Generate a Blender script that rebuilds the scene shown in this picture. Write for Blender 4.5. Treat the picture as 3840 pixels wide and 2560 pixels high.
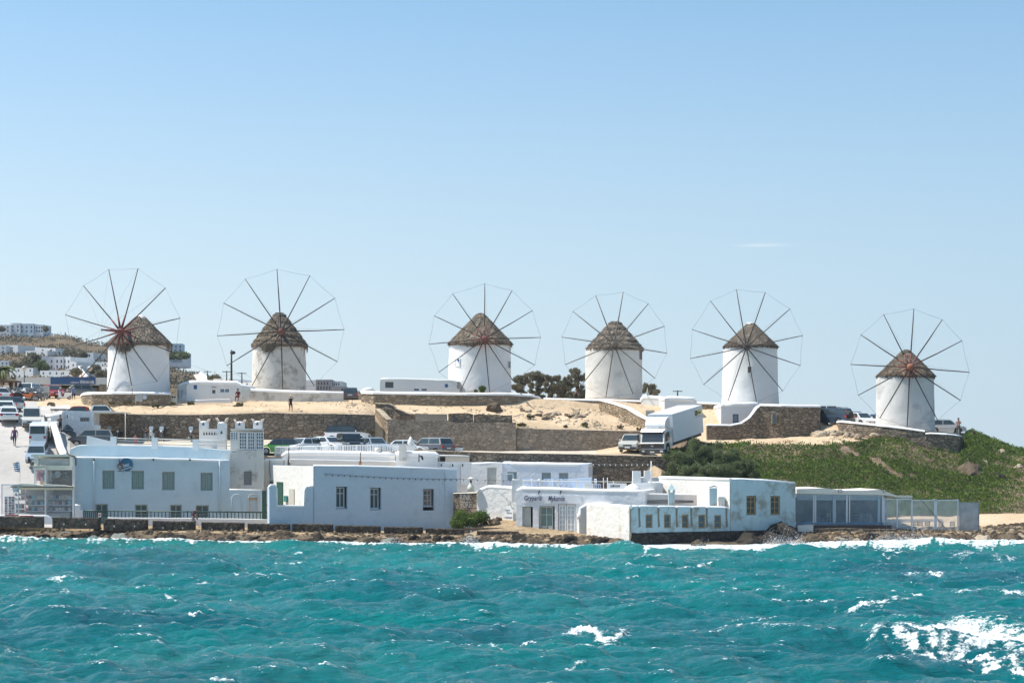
import bpy, math, random
import numpy as np
from mathutils import Vector, Matrix
for o in list(bpy.data.objects): bpy.data.objects.remove(o)
R = math.radians
SC = bpy.context.scene
COL = SC.collection
# ------------------------------------------------------------------ camera, world, sun, exposure
F, HZ, H = 6860.0, 1700.0, 7.0      # focal length and horizon row in photo pixels, camera height in metres
cam_d = bpy.data.cameras.new('camera'); cam = bpy.data.objects.new('camera', cam_d); COL.objects.link(cam)
cam.location = (0, 0, H); cam.rotation_euler = (R(90), 0, 0)
cam_d.sensor_width = 36.0; cam_d.lens = F/3840*36.0
cam_d.shift_y = (HZ-1280)/3840
cam_d.clip_start = 0.5; cam_d.clip_end = 20000
SC.camera = cam
SUN_EL = R(58); SUN_PHI = R(2)
SUN = Vector((-math.cos(SUN_PHI)*math.cos(SUN_EL), math.sin(SUN_PHI)*math.cos(SUN_EL), math.sin(SUN_EL)))
w = bpy.data.worlds.new('World'); SC.world = w; w.use_nodes = True
wn = w.node_tree; wn.nodes.clear()
sky = wn.nodes.new('ShaderNodeTexSky'); sky.sky_type = 'NISHITA'; sky.sun_disc = False
sky.sun_elevation = SUN_EL; sky.sun_rotation = math.atan2(SUN.x, SUN.y)
sky.altitude = 0; sky.air_density = 1.2; sky.dust_density = 0.6; sky.ozone_density = 3.0
stc = wn.nodes.new('ShaderNodeTexCoord'); smp = wn.nodes.new('ShaderNodeMapping'); smp.inputs['Location'].default_value = (0, 0, 0.10)   # hazy low sky: look a little above the true horizon band
wn.links.new(stc.outputs['Generated'], smp.inputs[0]); wn.links.new(smp.outputs[0], sky.inputs[0])
bg = wn.nodes.new('ShaderNodeBackground'); bg.inputs['Strength'].default_value = 0.138
wo = wn.nodes.new('ShaderNodeOutputWorld')
stn = wn.nodes.new('ShaderNodeMix'); stn.data_type = 'RGBA'; stn.blend_type = 'MULTIPLY'; stn.inputs[0].default_value = 1.0
stn.inputs[7].default_value = (0.84, 0.97, 0.93, 1)      # sea air: a touch less red than the clear sky model
wn.links.new(sky.outputs[0], stn.inputs[6])
# pale haze layer low over the horizon, thinning with height
ssp = wn.nodes.new('ShaderNodeSeparateXYZ'); wn.links.new(stc.outputs['Generated'], ssp.inputs[0])
shr = wn.nodes.new('ShaderNodeMapRange'); shr.interpolation_type = 'SMOOTHSTEP'; wn.links.new(ssp.outputs[2], shr.inputs[0])
for i_, v_ in ((1, -0.05), (2, 0.30), (3, 1.0), (4, 0.0)): shr.inputs[i_].default_value = v_
shx = wn.nodes.new('ShaderNodeMapRange'); wn.links.new(ssp.outputs[0], shx.inputs[0])
for i_, v_ in ((1, -0.3), (2, 0.3), (3, 0.0), (4, 1.0)): shx.inputs[i_].default_value = v_
shc = wn.nodes.new('ShaderNodeMix'); shc.data_type = 'RGBA'; wn.links.new(shx.outputs[0], shc.inputs[0])
shc.inputs[6].default_value = (4.1, 4.5, 4.6, 1); shc.inputs[7].default_value = (2.85, 3.5, 4.0, 1)
shm = wn.nodes.new('ShaderNodeMix'); shm.data_type = 'RGBA'; wn.links.new(shr.outputs[0], shm.inputs[0]); wn.links.new(stn.outputs[2], shm.inputs[6]); wn.links.new(shc.outputs[2], shm.inputs[7])
# one thin wisp of cloud low on the right
scs = wn.nodes.new('ShaderNodeVectorMath'); scs.operation = 'SUBTRACT'; scs.inputs[1].default_value = (0.1345, 0.985, 0.112); wn.links.new(stc.outputs['Generated'], scs.inputs[0])
scm = wn.nodes.new('ShaderNodeVectorMath'); scm.operation = 'MULTIPLY'; scm.inputs[1].default_value = (45, 0, 700); wn.links.new(scs.outputs[0], scm.inputs[0])
scl = wn.nodes.new('ShaderNodeVectorMath'); scl.operation = 'LENGTH'; wn.links.new(scm.outputs[0], scl.inputs[0])
scr = wn.nodes.new('ShaderNodeMapRange'); scr.interpolation_type = 'SMOOTHSTEP'; wn.links.new(scl.outputs['Value'], scr.inputs[0])
for i_, v_ in ((1, 0.0), (2, 1.0), (3, 0.42), (4, 0.0)): scr.inputs[i_].default_value = v_
scx = wn.nodes.new('ShaderNodeMix'); scx.data_type = 'RGBA'; wn.links.new(scr.outputs[0], scx.inputs[0]); wn.links.new(shm.outputs[2], scx.inputs[6]); scx.inputs[7].default_value = (4.6, 4.9, 5.1, 1)
wn.links.new(scx.outputs[2], bg.inputs[0]); wn.links.new(bg.outputs[0], wo.inputs[0])
sd = bpy.data.lights.new('sun', 'SUN'); sd.energy = 4.6; sd.angle = R(0.5); sd.color = (1.0, 0.955, 0.88)
so = bpy.data.objects.new('sun', sd); COL.objects.link(so); so.location = SUN*300
so.rotation_euler = SUN.to_track_quat('Z', 'Y').to_euler()
SC.view_settings.view_transform = 'Standard'; SC.view_settings.look = 'None'
SC.view_settings.exposure = 0.5; SC.view_settings.gamma = 1.0; SC.view_settings.use_curve_mapping = False

# ------------------------------------------------------------------ geometry helpers
def xat(px, Y): return (px-1920)*Y/F
def zat(py, Y): return H+(HZ-py)*Y/F
def P(px, py, Y): return Vector((xat(px, Y), Y, zat(py, Y)))
def ppm(Y): return F/Y
def pl(x, pts):                       # piecewise linear
    if x <= pts[0][0]: return pts[0][1]
    for (a, b), (c, d) in zip(pts, pts[1:]):
        if x <= c: return b+(d-b)*(x-a)/(c-a) if c > a else d
    return pts[-1][1]
OFF = {}
USED_LABELS = {}
class MB:
    def __init__(s): s.v = []; s.f = []; s.m = []; s.sm = []
    def add(s, vs, fs, mi=0, smooth=False):
        b = len(s.v); s.v += [tuple(p) for p in vs]
        for f in fs: s.f.append(tuple(b+i for i in f)); s.m.append(mi); s.sm.append(smooth)
        return s
    def quad(s, a, b, c, d, mi=0): return s.add([a, b, c, d], [(0, 1, 2, 3)], mi)
    def box(s, x0, x1, y0, y1, z0, z1, mi=0):
        v = [(x, y, z) for z in (z0, z1) for y in (y0, y1) for x in (x0, x1)]
        return s.add(v, [(0, 2, 3, 1), (4, 5, 7, 6), (0, 1, 5, 4), (2, 6, 7, 3), (0, 4, 6, 2), (1, 3, 7, 5)], mi)
    def obox(s, o, a, b, c, mi=0):      # corner + three edge vectors
        o, a, b, c = Vector(o), Vector(a), Vector(b), Vector(c)
        v = [o, o+a, o+b, o+a+b, o+c, o+c+a, o+c+b, o+c+a+b]
        return s.add(v, [(0, 2, 3, 1), (4, 5, 7, 6), (0, 1, 5, 4), (2, 6, 7, 3), (0, 4, 6, 2), (1, 3, 7, 5)], mi)
    def tube(s, pts, r, n=6, mi=0, caps=True, smooth=True, sq=(1, 1)):
        pts = [Vector(p) for p in pts]; N = len(pts)
        rs = r if isinstance(r, (list, tuple)) else [r]*N
        vs = []; up0 = None
        for i, p in enumerate(pts):
            t = (pts[min(i+1, N-1)]-pts[max(i-1, 0)])
            t = t.normalized() if t.length > 1e-9 else Vector((0, 0, 1))
            ref = Vector((0, 0, 1)) if abs(t.z) < 0.9 else Vector((0, 1, 0))
            a = t.cross(ref).normalized(); b = a.cross(t).normalized()
            if up0 is not None and a.dot(up0) < 0: a = -a; b = -b
            up0 = a
            for k in range(n):
                an = 2*math.pi*k/n
                vs.append(p+a*math.cos(an)*rs[i]*sq[0]+b*math.sin(an)*rs[i]*sq[1])
        fs = []
        for i in range(N-1):
            for k in range(n):
                k2 = (k+1) % n
                fs.append((i*n+k, i*n+k2, (i+1)*n+k2, (i+1)*n+k))
        s.add(vs, fs, mi, smooth)
        if caps:
            b = len(s.v)-len(vs)
            s.f.append(tuple(b+k for k in range(n))[::-1]); s.m.append(mi); s.sm.append(False)
            s.f.append(tuple(b+(N-1)*n+k for k in range(n))); s.m.append(mi); s.sm.append(False)
        return s
    def lathe(s, c, prof, n=32, mi=0, smooth=True, wob=0.0, rng=None, cap=True, sx=1, sy=1):
        c = Vector(c); vs = []
        rr = rng or random.Random(1)
        ph = [rr.uniform(0, 6.28) for _ in range(8)]
        for j, (r, z) in enumerate(prof):
            for k in range(n):
                a = 2*math.pi*k/n
                q = r
                if wob and r > 0.01:
                    q = r+wob*(math.sin(2*a+ph[0]+z*.5)+.6*math.sin(5*a+ph[1]+z*1.3)+.5*math.sin(9*a+ph[2]-z*2.1)+.4*math.sin(z*3+ph[3]))/2.5
                vs.append(c+Vector((q*math.cos(a)*sx, q*math.sin(a)*sy, z)))
        fs = []
        for j in range(len(prof)-1):
            for k in range(n):
                k2 = (k+1) % n
                fs.append((j*n+k, j*n+k2, (j+1)*n+k2, (j+1)*n+k))
        s.add(vs, fs, mi, smooth)
        if cap:
            b = len(s.v)-len(vs)
            s.f.append(tuple(b+k for k in range(n))[::-1]); s.m.append(mi); s.sm.append(False)
            s.f.append(tuple(b+(len(prof)-1)*n+k for k in range(n))); s.m.append(mi); s.sm.append(False)
        return s
    def prism(s, o, u, v, poly, dvec, mi=0):     # polygon in (u,v) from o, extruded by dvec
        o, u, v, d = Vector(o), Vector(u), Vector(v), Vector(dvec)
        n = len(poly)
        a = [o+u*x+v*y for x, y in poly]; b = [p+d for p in a]
        fs = [tuple(range(n)), tuple(range(2*n-1, n-1, -1))]
        fs += [(i, i+n, (i+1) % n+n, (i+1) % n) for i in range(n)]
        return s.add(a+b, fs, mi)
    def ico(s, c, r, rng=None, j=0.0, mi=0, seg=8, rings=5, smooth=True):
        c = Vector(c); rx, ry, rz = (r, r, r) if not isinstance(r, (tuple, list)) else r
        rng = rng or random.Random(3); vs = [c+Vector((0, 0, -rz))]
        for i in range(1, rings):
            t = math.pi*i/rings-math.pi/2
            for k in range(seg):
                a = 2*math.pi*k/seg; q = 1+rng.uniform(-j, j)
                vs.append(c+Vector((rx*math.cos(t)*math.cos(a)*q, ry*math.cos(t)*math.sin(a)*q, rz*math.sin(t)*q)))
        vs.append(c+Vector((0, 0, rz*(1+rng.uniform(-j, j)))))
        fs = [(0, 1+(k+1) % seg, 1+k) for k in range(seg)]
        for i in range(rings-2):
            for k in range(seg):
                a = 1+i*seg+k; b = 1+i*seg+(k+1) % seg
                fs.append((a, b, b+seg, a+seg))
        L = len(vs)-1; q0 = 1+(rings-2)*seg
        fs += [(q0+k, q0+(k+1) % seg, L) for k in range(seg)]
        return s.add(vs, fs, mi, smooth)
    def build(s, name, mat, parent=None, loc=None, data=None):
        off = OFF.get(parent.name, Vector((0, 0, 0))) if parent is not None else (Vector(loc) if loc is not None else Vector((0, 0, 0)))
        if data is None:
            me = bpy.data.meshes.new(name)
            me.from_pydata([(p[0]-off[0], p[1]-off[1], p[2]-off[2]) for p in s.v], [], s.f)
            mats = mat if isinstance(mat, (list, tuple)) else [mat]
            for m in mats: me.materials.append(m)
            me.polygons.foreach_set('material_index', s.m)
            me.polygons.foreach_set('use_smooth', s.sm)
            me.update()
        else: me = data
        o = bpy.data.objects.new(name, me); COL.objects.link(o)
        if parent is not None: o.parent = parent
        else: o.location = off
        OFF[o.name] = off
        return o
def np_obj(name, verts, faces, mat, parent=None, loc=None, smooth=False, attrs=None, mats_idx=None):
    off = OFF.get(parent.name, Vector((0, 0, 0))) if parent is not None else (Vector(loc) if loc is not None else Vector((0, 0, 0)))
    verts = np.asarray(verts, dtype=np.float32)-np.array(off, dtype=np.float32)
    faces = np.asarray(faces, dtype=np.int32); nf, k = faces.shape
    me = bpy.data.meshes.new(name)
    me.vertices.add(len(verts)); me.vertices.foreach_set('co', verts.ravel())
    me.loops.add(nf*k); me.loops.foreach_set('vertex_index', faces.ravel())
    me.polygons.add(nf); me.polygons.foreach_set('loop_start', np.arange(nf, dtype=np.int32)*k)
    me.polygons.foreach_set('loop_total', np.full(nf, k, dtype=np.int32))
    me.polygons.foreach_set('use_smooth', np.full(nf, smooth, dtype=bool))
    for m in (mat if isinstance(mat, (list, tuple)) else [mat]): me.materials.append(m)
    if mats_idx is not None: me.polygons.foreach_set('material_index', np.asarray(mats_idx, dtype=np.int32))
    me.update(calc_edges=True)
    for an, arr in (attrs or {}).items():
        at = me.attributes.new(an, 'FLOAT', 'POINT'); at.data.foreach_set('value', np.asarray(arr, dtype=np.float32).ravel())
    o = bpy.data.objects.new(name, me); COL.objects.link(o)
    if parent is not None: o.parent = parent
    else: o.location = off
    OFF[o.name] = off
    return o
def tag(o, label=None, cat=None, group=None, kind=None):
    if label: o['label'] = label
    if cat: o['category'] = cat
    if group: o['group'] = group
    if kind: o['kind'] = kind
    return o
def thing(name, label, cat, loc=(0, 0, 0), group=None, proto=False, rz=0):
    o = bpy.data.objects.new(name, None); COL.objects.link(o)
    o.empty_display_size = 0.2; o.location = loc; o.rotation_euler = (0, 0, rz)
    OFF[o.name] = Vector((0, 0, 0)) if proto else Vector(loc)
    return tag(o, label, cat, group)
def copy_tree(o, parent=None):
    c = o.copy(); COL.objects.link(c)
    if parent is not None: c.parent = parent
    OFF[c.name] = OFF.get(o.name, Vector((0, 0, 0)))
    for ch in [x for x in KIDS(o)]: copy_tree(ch, c)
    return c
def KIDS(o): return [x for x in bpy.data.objects if x.parent == o]
def struct(o): o['kind'] = 'structure'; return o

# ------------------------------------------------------------------ materials
MATS = {}
def newmat(name):
    m = bpy.data.materials.new(name); m.use_nodes = True
    nt = m.node_tree; b = nt.nodes['Principled BSDF']
    return m, nt, b
def N(nt, typ, **kw):
    n = nt.nodes.new(typ)
    for k, v in kw.items():
        if k.startswith('i_'):
            key = k[2:]; key = int(key) if key.isdigit() else key.replace('_', ' ')
            n.inputs[key].default_value = v
        else: setattr(n, k, v)
    return n
def L(nt, a, b): nt.links.new(a, b)
def c4(c): return (c[0], c[1], c[2], 1.0)
def coords(nt, scale=(1, 1, 1), kind='Object'):
    tc = N(nt, 'ShaderNodeTexCoord'); mp = N(nt, 'ShaderNodeMapping'); mp.inputs['Scale'].default_value = scale
    L(nt, tc.outputs[kind], mp.inputs['Vector']); return mp.outputs['Vector']
def noise(nt, vec, scale, detail=4, rough=0.55):
    n = N(nt, 'ShaderNodeTexNoise'); n.inputs['Scale'].default_value = scale; n.inputs['Detail'].default_value = detail
    n.inputs['Roughness'].default_value = rough; L(nt, vec, n.inputs['Vector']); return n.outputs['Fac']
def ramp(nt, fac, stops, interp='LINEAR'):
    r = N(nt, 'ShaderNodeValToRGB'); r.color_ramp.interpolation = interp
    e = r.color_ramp.elements
    while len(e) < len(stops): e.new(0.5)
    for i, (p, c) in enumerate(stops): e[i].position = p; e[i].color = c4(c) if len(c) == 3 else c
    L(nt, fac, r.inputs[0]); return r.outputs[0]
def mix(nt, fac, a, b, mode='MIX'):
    m = N(nt, 'ShaderNodeMix'); m.data_type = 'RGBA'; m.blend_type = mode
    if isinstance(fac, (int, float)): m.inputs['Factor'].default_value = fac
    else: L(nt, fac, m.inputs['Factor'])
    for s, x in (('A', a), ('B', b)):
        sock = [i for i in m.inputs if i.name == s and i.type == 'RGBA'][0]
        if isinstance(x, (tuple, list)): sock.default_value = c4(x)
        else: L(nt, x, sock)
    return [o for o in m.outputs if o.type == 'RGBA'][0]
def bump(nt, b, h, strength=0.5, dist=0.05):
    n = N(nt, 'ShaderNodeBump'); n.inputs['Strength'].default_value = strength; n.inputs['Distance'].default_value = dist
    L(nt, h, n.inputs['Height']); L(nt, n.outputs[0], b.inputs['Normal'])
def math_(nt, op, a, b=None, clamp=False):
    n = N(nt, 'ShaderNodeMath'); n.operation = op; n.use_clamp = clamp
    for i, x in enumerate((a, b)):
        if x is None: continue
        if isinstance(x, (int, float)): n.inputs[i].default_value = x
        else: L(nt, x, n.inputs[i])
    return n.outputs[0]
def plain(name, col, rough=0.6, metal=0.0, var=0.12, nscale=6.0, bmp=0.0, spec=0.5, coat=0.0):
    key = ('plain', name)
    if key in MATS: return MATS[key]
    m, nt, b = newmat(name)
    v = coords(nt); f = noise(nt, v, nscale)
    lo = [max(0, c*(1-var)) for c in col]; hi = [min(1, c*(1+var)) for c in col]
    L(nt, ramp(nt, f, [(0.3, lo), (0.7, hi)]), b.inputs['Base Color'])
    b.inputs['Roughness'].default_value = rough; b.inputs['Metallic'].default_value = metal
    b.inputs['Specular IOR Level'].default_value = spec
    if coat: b.inputs['Coat Weight'].default_value = coat; b.inputs['Coat Roughness'].default_value = 0.08
    if bmp: bump(nt, b, noise(nt, v, nscale*4), bmp, 0.02)
    MATS[key] = m; return m
def plaster(name, col, dirt=(0.42, 0.37, 0.30), damt=0.25, dscale=0.6, bmp=0.5, streak=True, thresh=0.56):
    key = ('plaster', name)
    if key in MATS: return MATS[key]
    m, nt, b = newmat(name)
    v = coords(nt); vs = coords(nt, (1.4, 1.4, 0.22))
    big = noise(nt, v, 0.45, 3); f1 = noise(nt, v, dscale, 6, 0.65); f2 = noise(nt, vs, 1.3, 5, 0.6)
    base = ramp(nt, big, [(0.3, [c*0.93 for c in col]), (0.7, col)])
    d1 = ramp(nt, f1, [(thresh, (0, 0, 0)), (thresh+0.14, (1, 1, 1))])
    d2 = ramp(nt, f2, [(0.57, (0, 0, 0)), (0.8, (1, 1, 1))])
    d = math_(nt, 'MULTIPLY', d1, damt)
    c = mix(nt, d, base, dirt)
    if streak: c = mix(nt, math_(nt, 'MULTIPLY', d2, damt*0.7), c, [x*1.2 for x in dirt])
    L(nt, c, b.inputs['Base Color']); b.inputs['Roughness'].default_value = 0.9
    b.inputs['Specular IOR Level'].default_value = 0.2
    hsum = math_(nt, 'ADD', math_(nt, 'MULTIPLY', noise(nt, v, 2.2, 6, 0.6), 1.0), math_(nt, 'MULTIPLY', noise(nt, v, 14, 3), 0.22))
    bump(nt, b, hsum, bmp, 0.09)
    MATS[key] = m; return m
def stone(name, c1, c2, mortar, scale=1.9, gap=0.05, flat=1.7, lime=None, bmp=0.9):
    key = ('stone', name)
    if key in MATS: return MATS[key]
    m, nt, b = newmat(name)
    v0 = coords(nt, (1, 1, flat))
    nn = N(nt, 'ShaderNodeTexNoise'); nn.inputs['Scale'].default_value = 2.5; L(nt, v0, nn.inputs['Vector'])
    vm = N(nt, 'ShaderNodeVectorMath'); vm.operation = 'MULTIPLY_ADD'
    L(nt, nn.outputs['Color'], vm.inputs[0]); vm.inputs[1].default_value = (0.22, 0.22, 0.22); L(nt, v0, vm.inputs[2])
    v = vm.outputs[0]
    vo = N(nt, 'ShaderNodeTexVoronoi'); vo.inputs['Scale'].default_value = scale; L(nt, v, vo.inputs['Vector'])
    ve = N(nt, 'ShaderNodeTexVoronoi'); ve.feature = 'DISTANCE_TO_EDGE'; ve.inputs['Scale'].default_value = scale; L(nt, v, ve.inputs['Vector'])
    sep = N(nt, 'ShaderNodeSeparateColor'); L(nt, vo.outputs['Color'], sep.inputs[0])
    c1 = [x*.8 for x in c1]; c2 = [x*1.02 for x in c2]; mortar = [x*.75 for x in mortar]
    cs = ramp(nt, sep.outputs[0], [(0.0, c1), (0.45, [a*.6+b_*.4 for a, b_ in zip(c1, c2)]), (0.8, c2), (1.0, [x*1.25 for x in c2])])
    fine = noise(nt, v0, 7, 5, 0.65)
    cs = mix(nt, 0.5, cs, ramp(nt, fine, [(0.3, [x*0.55 for x in c1]), (0.7, [x*1.25 for x in c2])]))
    eg = ramp(nt, ve.outputs['Distance'], [(gap*0.35, (1, 1, 1)), (gap*1.6, (0, 0, 0))])
    col = mix(nt, eg, cs, mortar)
    if lime:
        lf = ramp(nt, noise(nt, v0, 0.9, 5, 0.7), [(0.52, (0, 0, 0)), (0.6, (1, 1, 1))])
        col = mix(nt, math_(nt, 'MULTIPLY', lf, 0.85), col, lime)
    L(nt, col, b.inputs['Base Color']); b.inputs['Roughness'].default_value = 0.92; b.inputs['Specular IOR Level'].default_value = 0.2
    h = math_(nt, 'ADD', math_(nt, 'MINIMUM', math_(nt, 'MULTIPLY', ve.outputs['Distance'], 4.0), 0.5), math_(nt, 'MULTIPLY', fine, 0.4))
    bump(nt, b, h, bmp, 0.12)
    MATS[key] = m; return m
def ground_mat(name, c1, c2, c3, s1=0.25, s2=2.5, bmp=0.6, dist=0.1, spots=None):
    key = ('ground', name)
    if key in MATS: return MATS[key]
    m, nt, b = newmat(name); v = coords(nt)
    a = ramp(nt, noise(nt, v, s1, 5, 0.6), [(0.35, c1), (0.65, c2)])
    f = noise(nt, v, s2, 8, 0.7)
    c = mix(nt, ramp(nt, f, [(0.5, (0, 0, 0)), (0.68, (1, 1, 1))]), a, c3)
    if spots:
        c = mix(nt, ramp(nt, noise(nt, v, 5.5, 4, 0.6), [(0.63, (0, 0, 0)), (0.68, (1, 1, 1))]), c, spots)
    L(nt, c, b.inputs['Base Color']); b.inputs['Roughness'].default_value = 0.95; b.inputs['Specular IOR Level'].default_value = 0.15
    bump(nt, b, math_(nt, 'ADD', f, math_(nt, 'MULTIPLY', noise(nt, v, s2*5, 5), 0.4)), bmp, dist)
    MATS[key] = m; return m
def leaf_mat(name, c1, c2, s=1.2, tr=0.25):
    key = ('leaf', name)
    if key in MATS: return MATS[key]
    m, nt, b = newmat(name); v = coords(nt)
    f = noise(nt, v, s, 3); g = noise(nt, v, s*14, 2)
    c = mix(nt, 0.5, ramp(nt, f, [(0.3, c1), (0.7, c2)]), ramp(nt, g, [(0.3, [x*0.6 for x in c1]), (0.7, [x*1.5 for x in c2])]))
    L(nt, c, b.inputs['Base Color']); b.inputs['Roughness'].default_value = 0.6; b.inputs['Specular IOR Level'].default_value = 0.3
    t = N(nt, 'ShaderNodeBsdfTranslucent'); L(nt, c, t.inputs[0]); ms = N(nt, 'ShaderNodeMixShader'); ms.inputs[0].default_value = tr
    L(nt, b.outputs[0], ms.inputs[1]); L(nt, t.outputs[0], ms.inputs[2])
    L(nt, ms.outputs[0], nt.nodes['Material Output'].inputs[0])
    MATS[key] = m; return m
def glass(name, col=(0.02, 0.03, 0.035), rough=0.08, alpha=1.0):
    key = ('glass', name)
    if key in MATS: return MATS[key]
    m, nt, b = newmat(name)
    v = coords(nt)
    L(nt, ramp(nt, noise(nt, v, 1.5, 2), [(0.35, [c*0.85 for c in col]), (0.65, [c*1.2 for c in col])]), b.inputs['Base Color'])
    b.inputs['Roughness'].default_value = rough
    b.inputs['Specular IOR Level'].default_value = 0.8; b.inputs['Alpha'].default_value = alpha
    MATS[key] = m; return m
WHITE = plaster('white_limewash', (0.74, 0.73, 0.71), damt=0.16, thresh=0.6)
WHITE2 = plaster('weathered_white_limewash', (0.66, 0.63, 0.58), (0.30, 0.27, 0.23), 0.8, 0.9, thresh=0.51)
WHITE3 = plaster('aged_white_limewash', (0.68, 0.66, 0.62), (0.38, 0.36, 0.33), 0.5, 0.6, thresh=.53)
CAPW = plaster('white_coping_paint', (0.84, 0.83, 0.81), damt=0.1, bmp=0.3)
BLUEW = plaster('shade_blue_limewash', (0.52, 0.61, 0.68), (0.40, 0.46, 0.50), 0.45, 0.9, bmp=0.9, thresh=.53)  # blue of the shaded front is put into the limewash colour
BLUEW1 = plaster('shade_blue_smooth_wall', (0.55, 0.64, 0.68), (0.42, 0.48, 0.50), 0.4, 0.8, bmp=0.5, thresh=.54)  # bluish shade on the front walls is mixed into this colour
TEALW = plaster('shade_teal_limewash', (0.43, 0.55, 0.58), (0.24, 0.22, 0.17), 0.85, 0.75, bmp=0.9, thresh=0.50)  # teal wash with the front's blue shade painted in; the grime is dirt
STONE = stone('brown_rubble_stone', (0.19, 0.15, 0.105), (0.40, 0.32, 0.23), (0.26, 0.21, 0.15))
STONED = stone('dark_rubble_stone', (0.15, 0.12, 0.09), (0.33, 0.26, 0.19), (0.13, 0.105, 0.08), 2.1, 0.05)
STONEW = stone('warm_field_stone', (0.24, 0.18, 0.12), (0.44, 0.34, 0.23), (0.15, 0.12, 0.09), 2.6, 0.06)
STONEM = stone('mortared_grey_brown_stone', (0.22, 0.18, 0.14), (0.38, 0.31, 0.24), (0.20, 0.165, 0.125), 2.3, 0.05, lime=(0.30, 0.26, 0.21), bmp=0.6)
STONEB = stone('black_basalt_stone', (0.045, 0.039, 0.033), (0.11, 0.09, 0.07), (0.05, 0.042, 0.035), 2.4, 0.05, 1.3)
SAND = ground_mat('pale_sandy_earth', (0.50, 0.37, 0.235), (0.61, 0.47, 0.32), (0.40, 0.29, 0.185), spots=(0.25, 0.19, 0.13))
ASPH = ground_mat('grey_concrete_paving', (0.40, 0.375, 0.345), (0.48, 0.45, 0.42), (0.35, 0.33, 0.30), 0.2, 1.2, 0.25, 0.03)
QUAYM = ground_mat('ochre_quay_earth', (0.27, 0.195, 0.115), (0.42, 0.31, 0.19), (0.12, 0.09, 0.06), 0.4, 1.8, 0.8, 0.15)
ROCK = ground_mat('brown_shore_rock', (0.09, 0.066, 0.044), (0.23, 0.175, 0.12), (0.035, 0.028, 0.02), 0.8, 2.2, 1.0, 0.25)
ROCKD = ground_mat('wet_dark_rock', (0.03, 0.026, 0.022), (0.075, 0.062, 0.05), (0.015, 0.013, 0.011), 0.7, 1.8, 1.0, 0.3)
ROCKL = ground_mat('pale_tan_rock', (0.40, 0.32, 0.23), (0.55, 0.46, 0.34), (0.26, 0.20, 0.14), 0.8, 2.5, 1.0, 0.2)
ROCKG = ground_mat('grey_green_rock', (0.20, 0.21, 0.18), (0.32, 0.32, 0.28), (0.12, 0.12, 0.10), 0.8, 2.5, 1.0, 0.2)
SOIL = ground_mat('dry_brown_soil', (0.15, 0.11, 0.075), (0.30, 0.22, 0.15), (0.08, 0.06, 0.045), 0.5, 2.2, 0.9, 0.15)
THATCH = None
BLACKM = plain('matt_black', (0.02, 0.02, 0.02), 0.7)
CHROME = plain('grey_metal', (0.45, 0.46, 0.47), 0.35, 0.8)
WHITEP = plain('white_paint', (0.80, 0.80, 0.79), 0.45, var=0.05)
WOODD = plain('dark_weathered_wood', (0.055, 0.043, 0.038), 0.8, var=0.4, nscale=3)
WOODG = plain('grey_weathered_wood', (0.16, 0.135, 0.11), 0.85, var=0.3, nscale=3)
REDW = plain('red_oxide_paint', (0.17, 0.045, 0.035), 0.7, var=0.3)
DARKG = glass('dark_window_glass')
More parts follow.
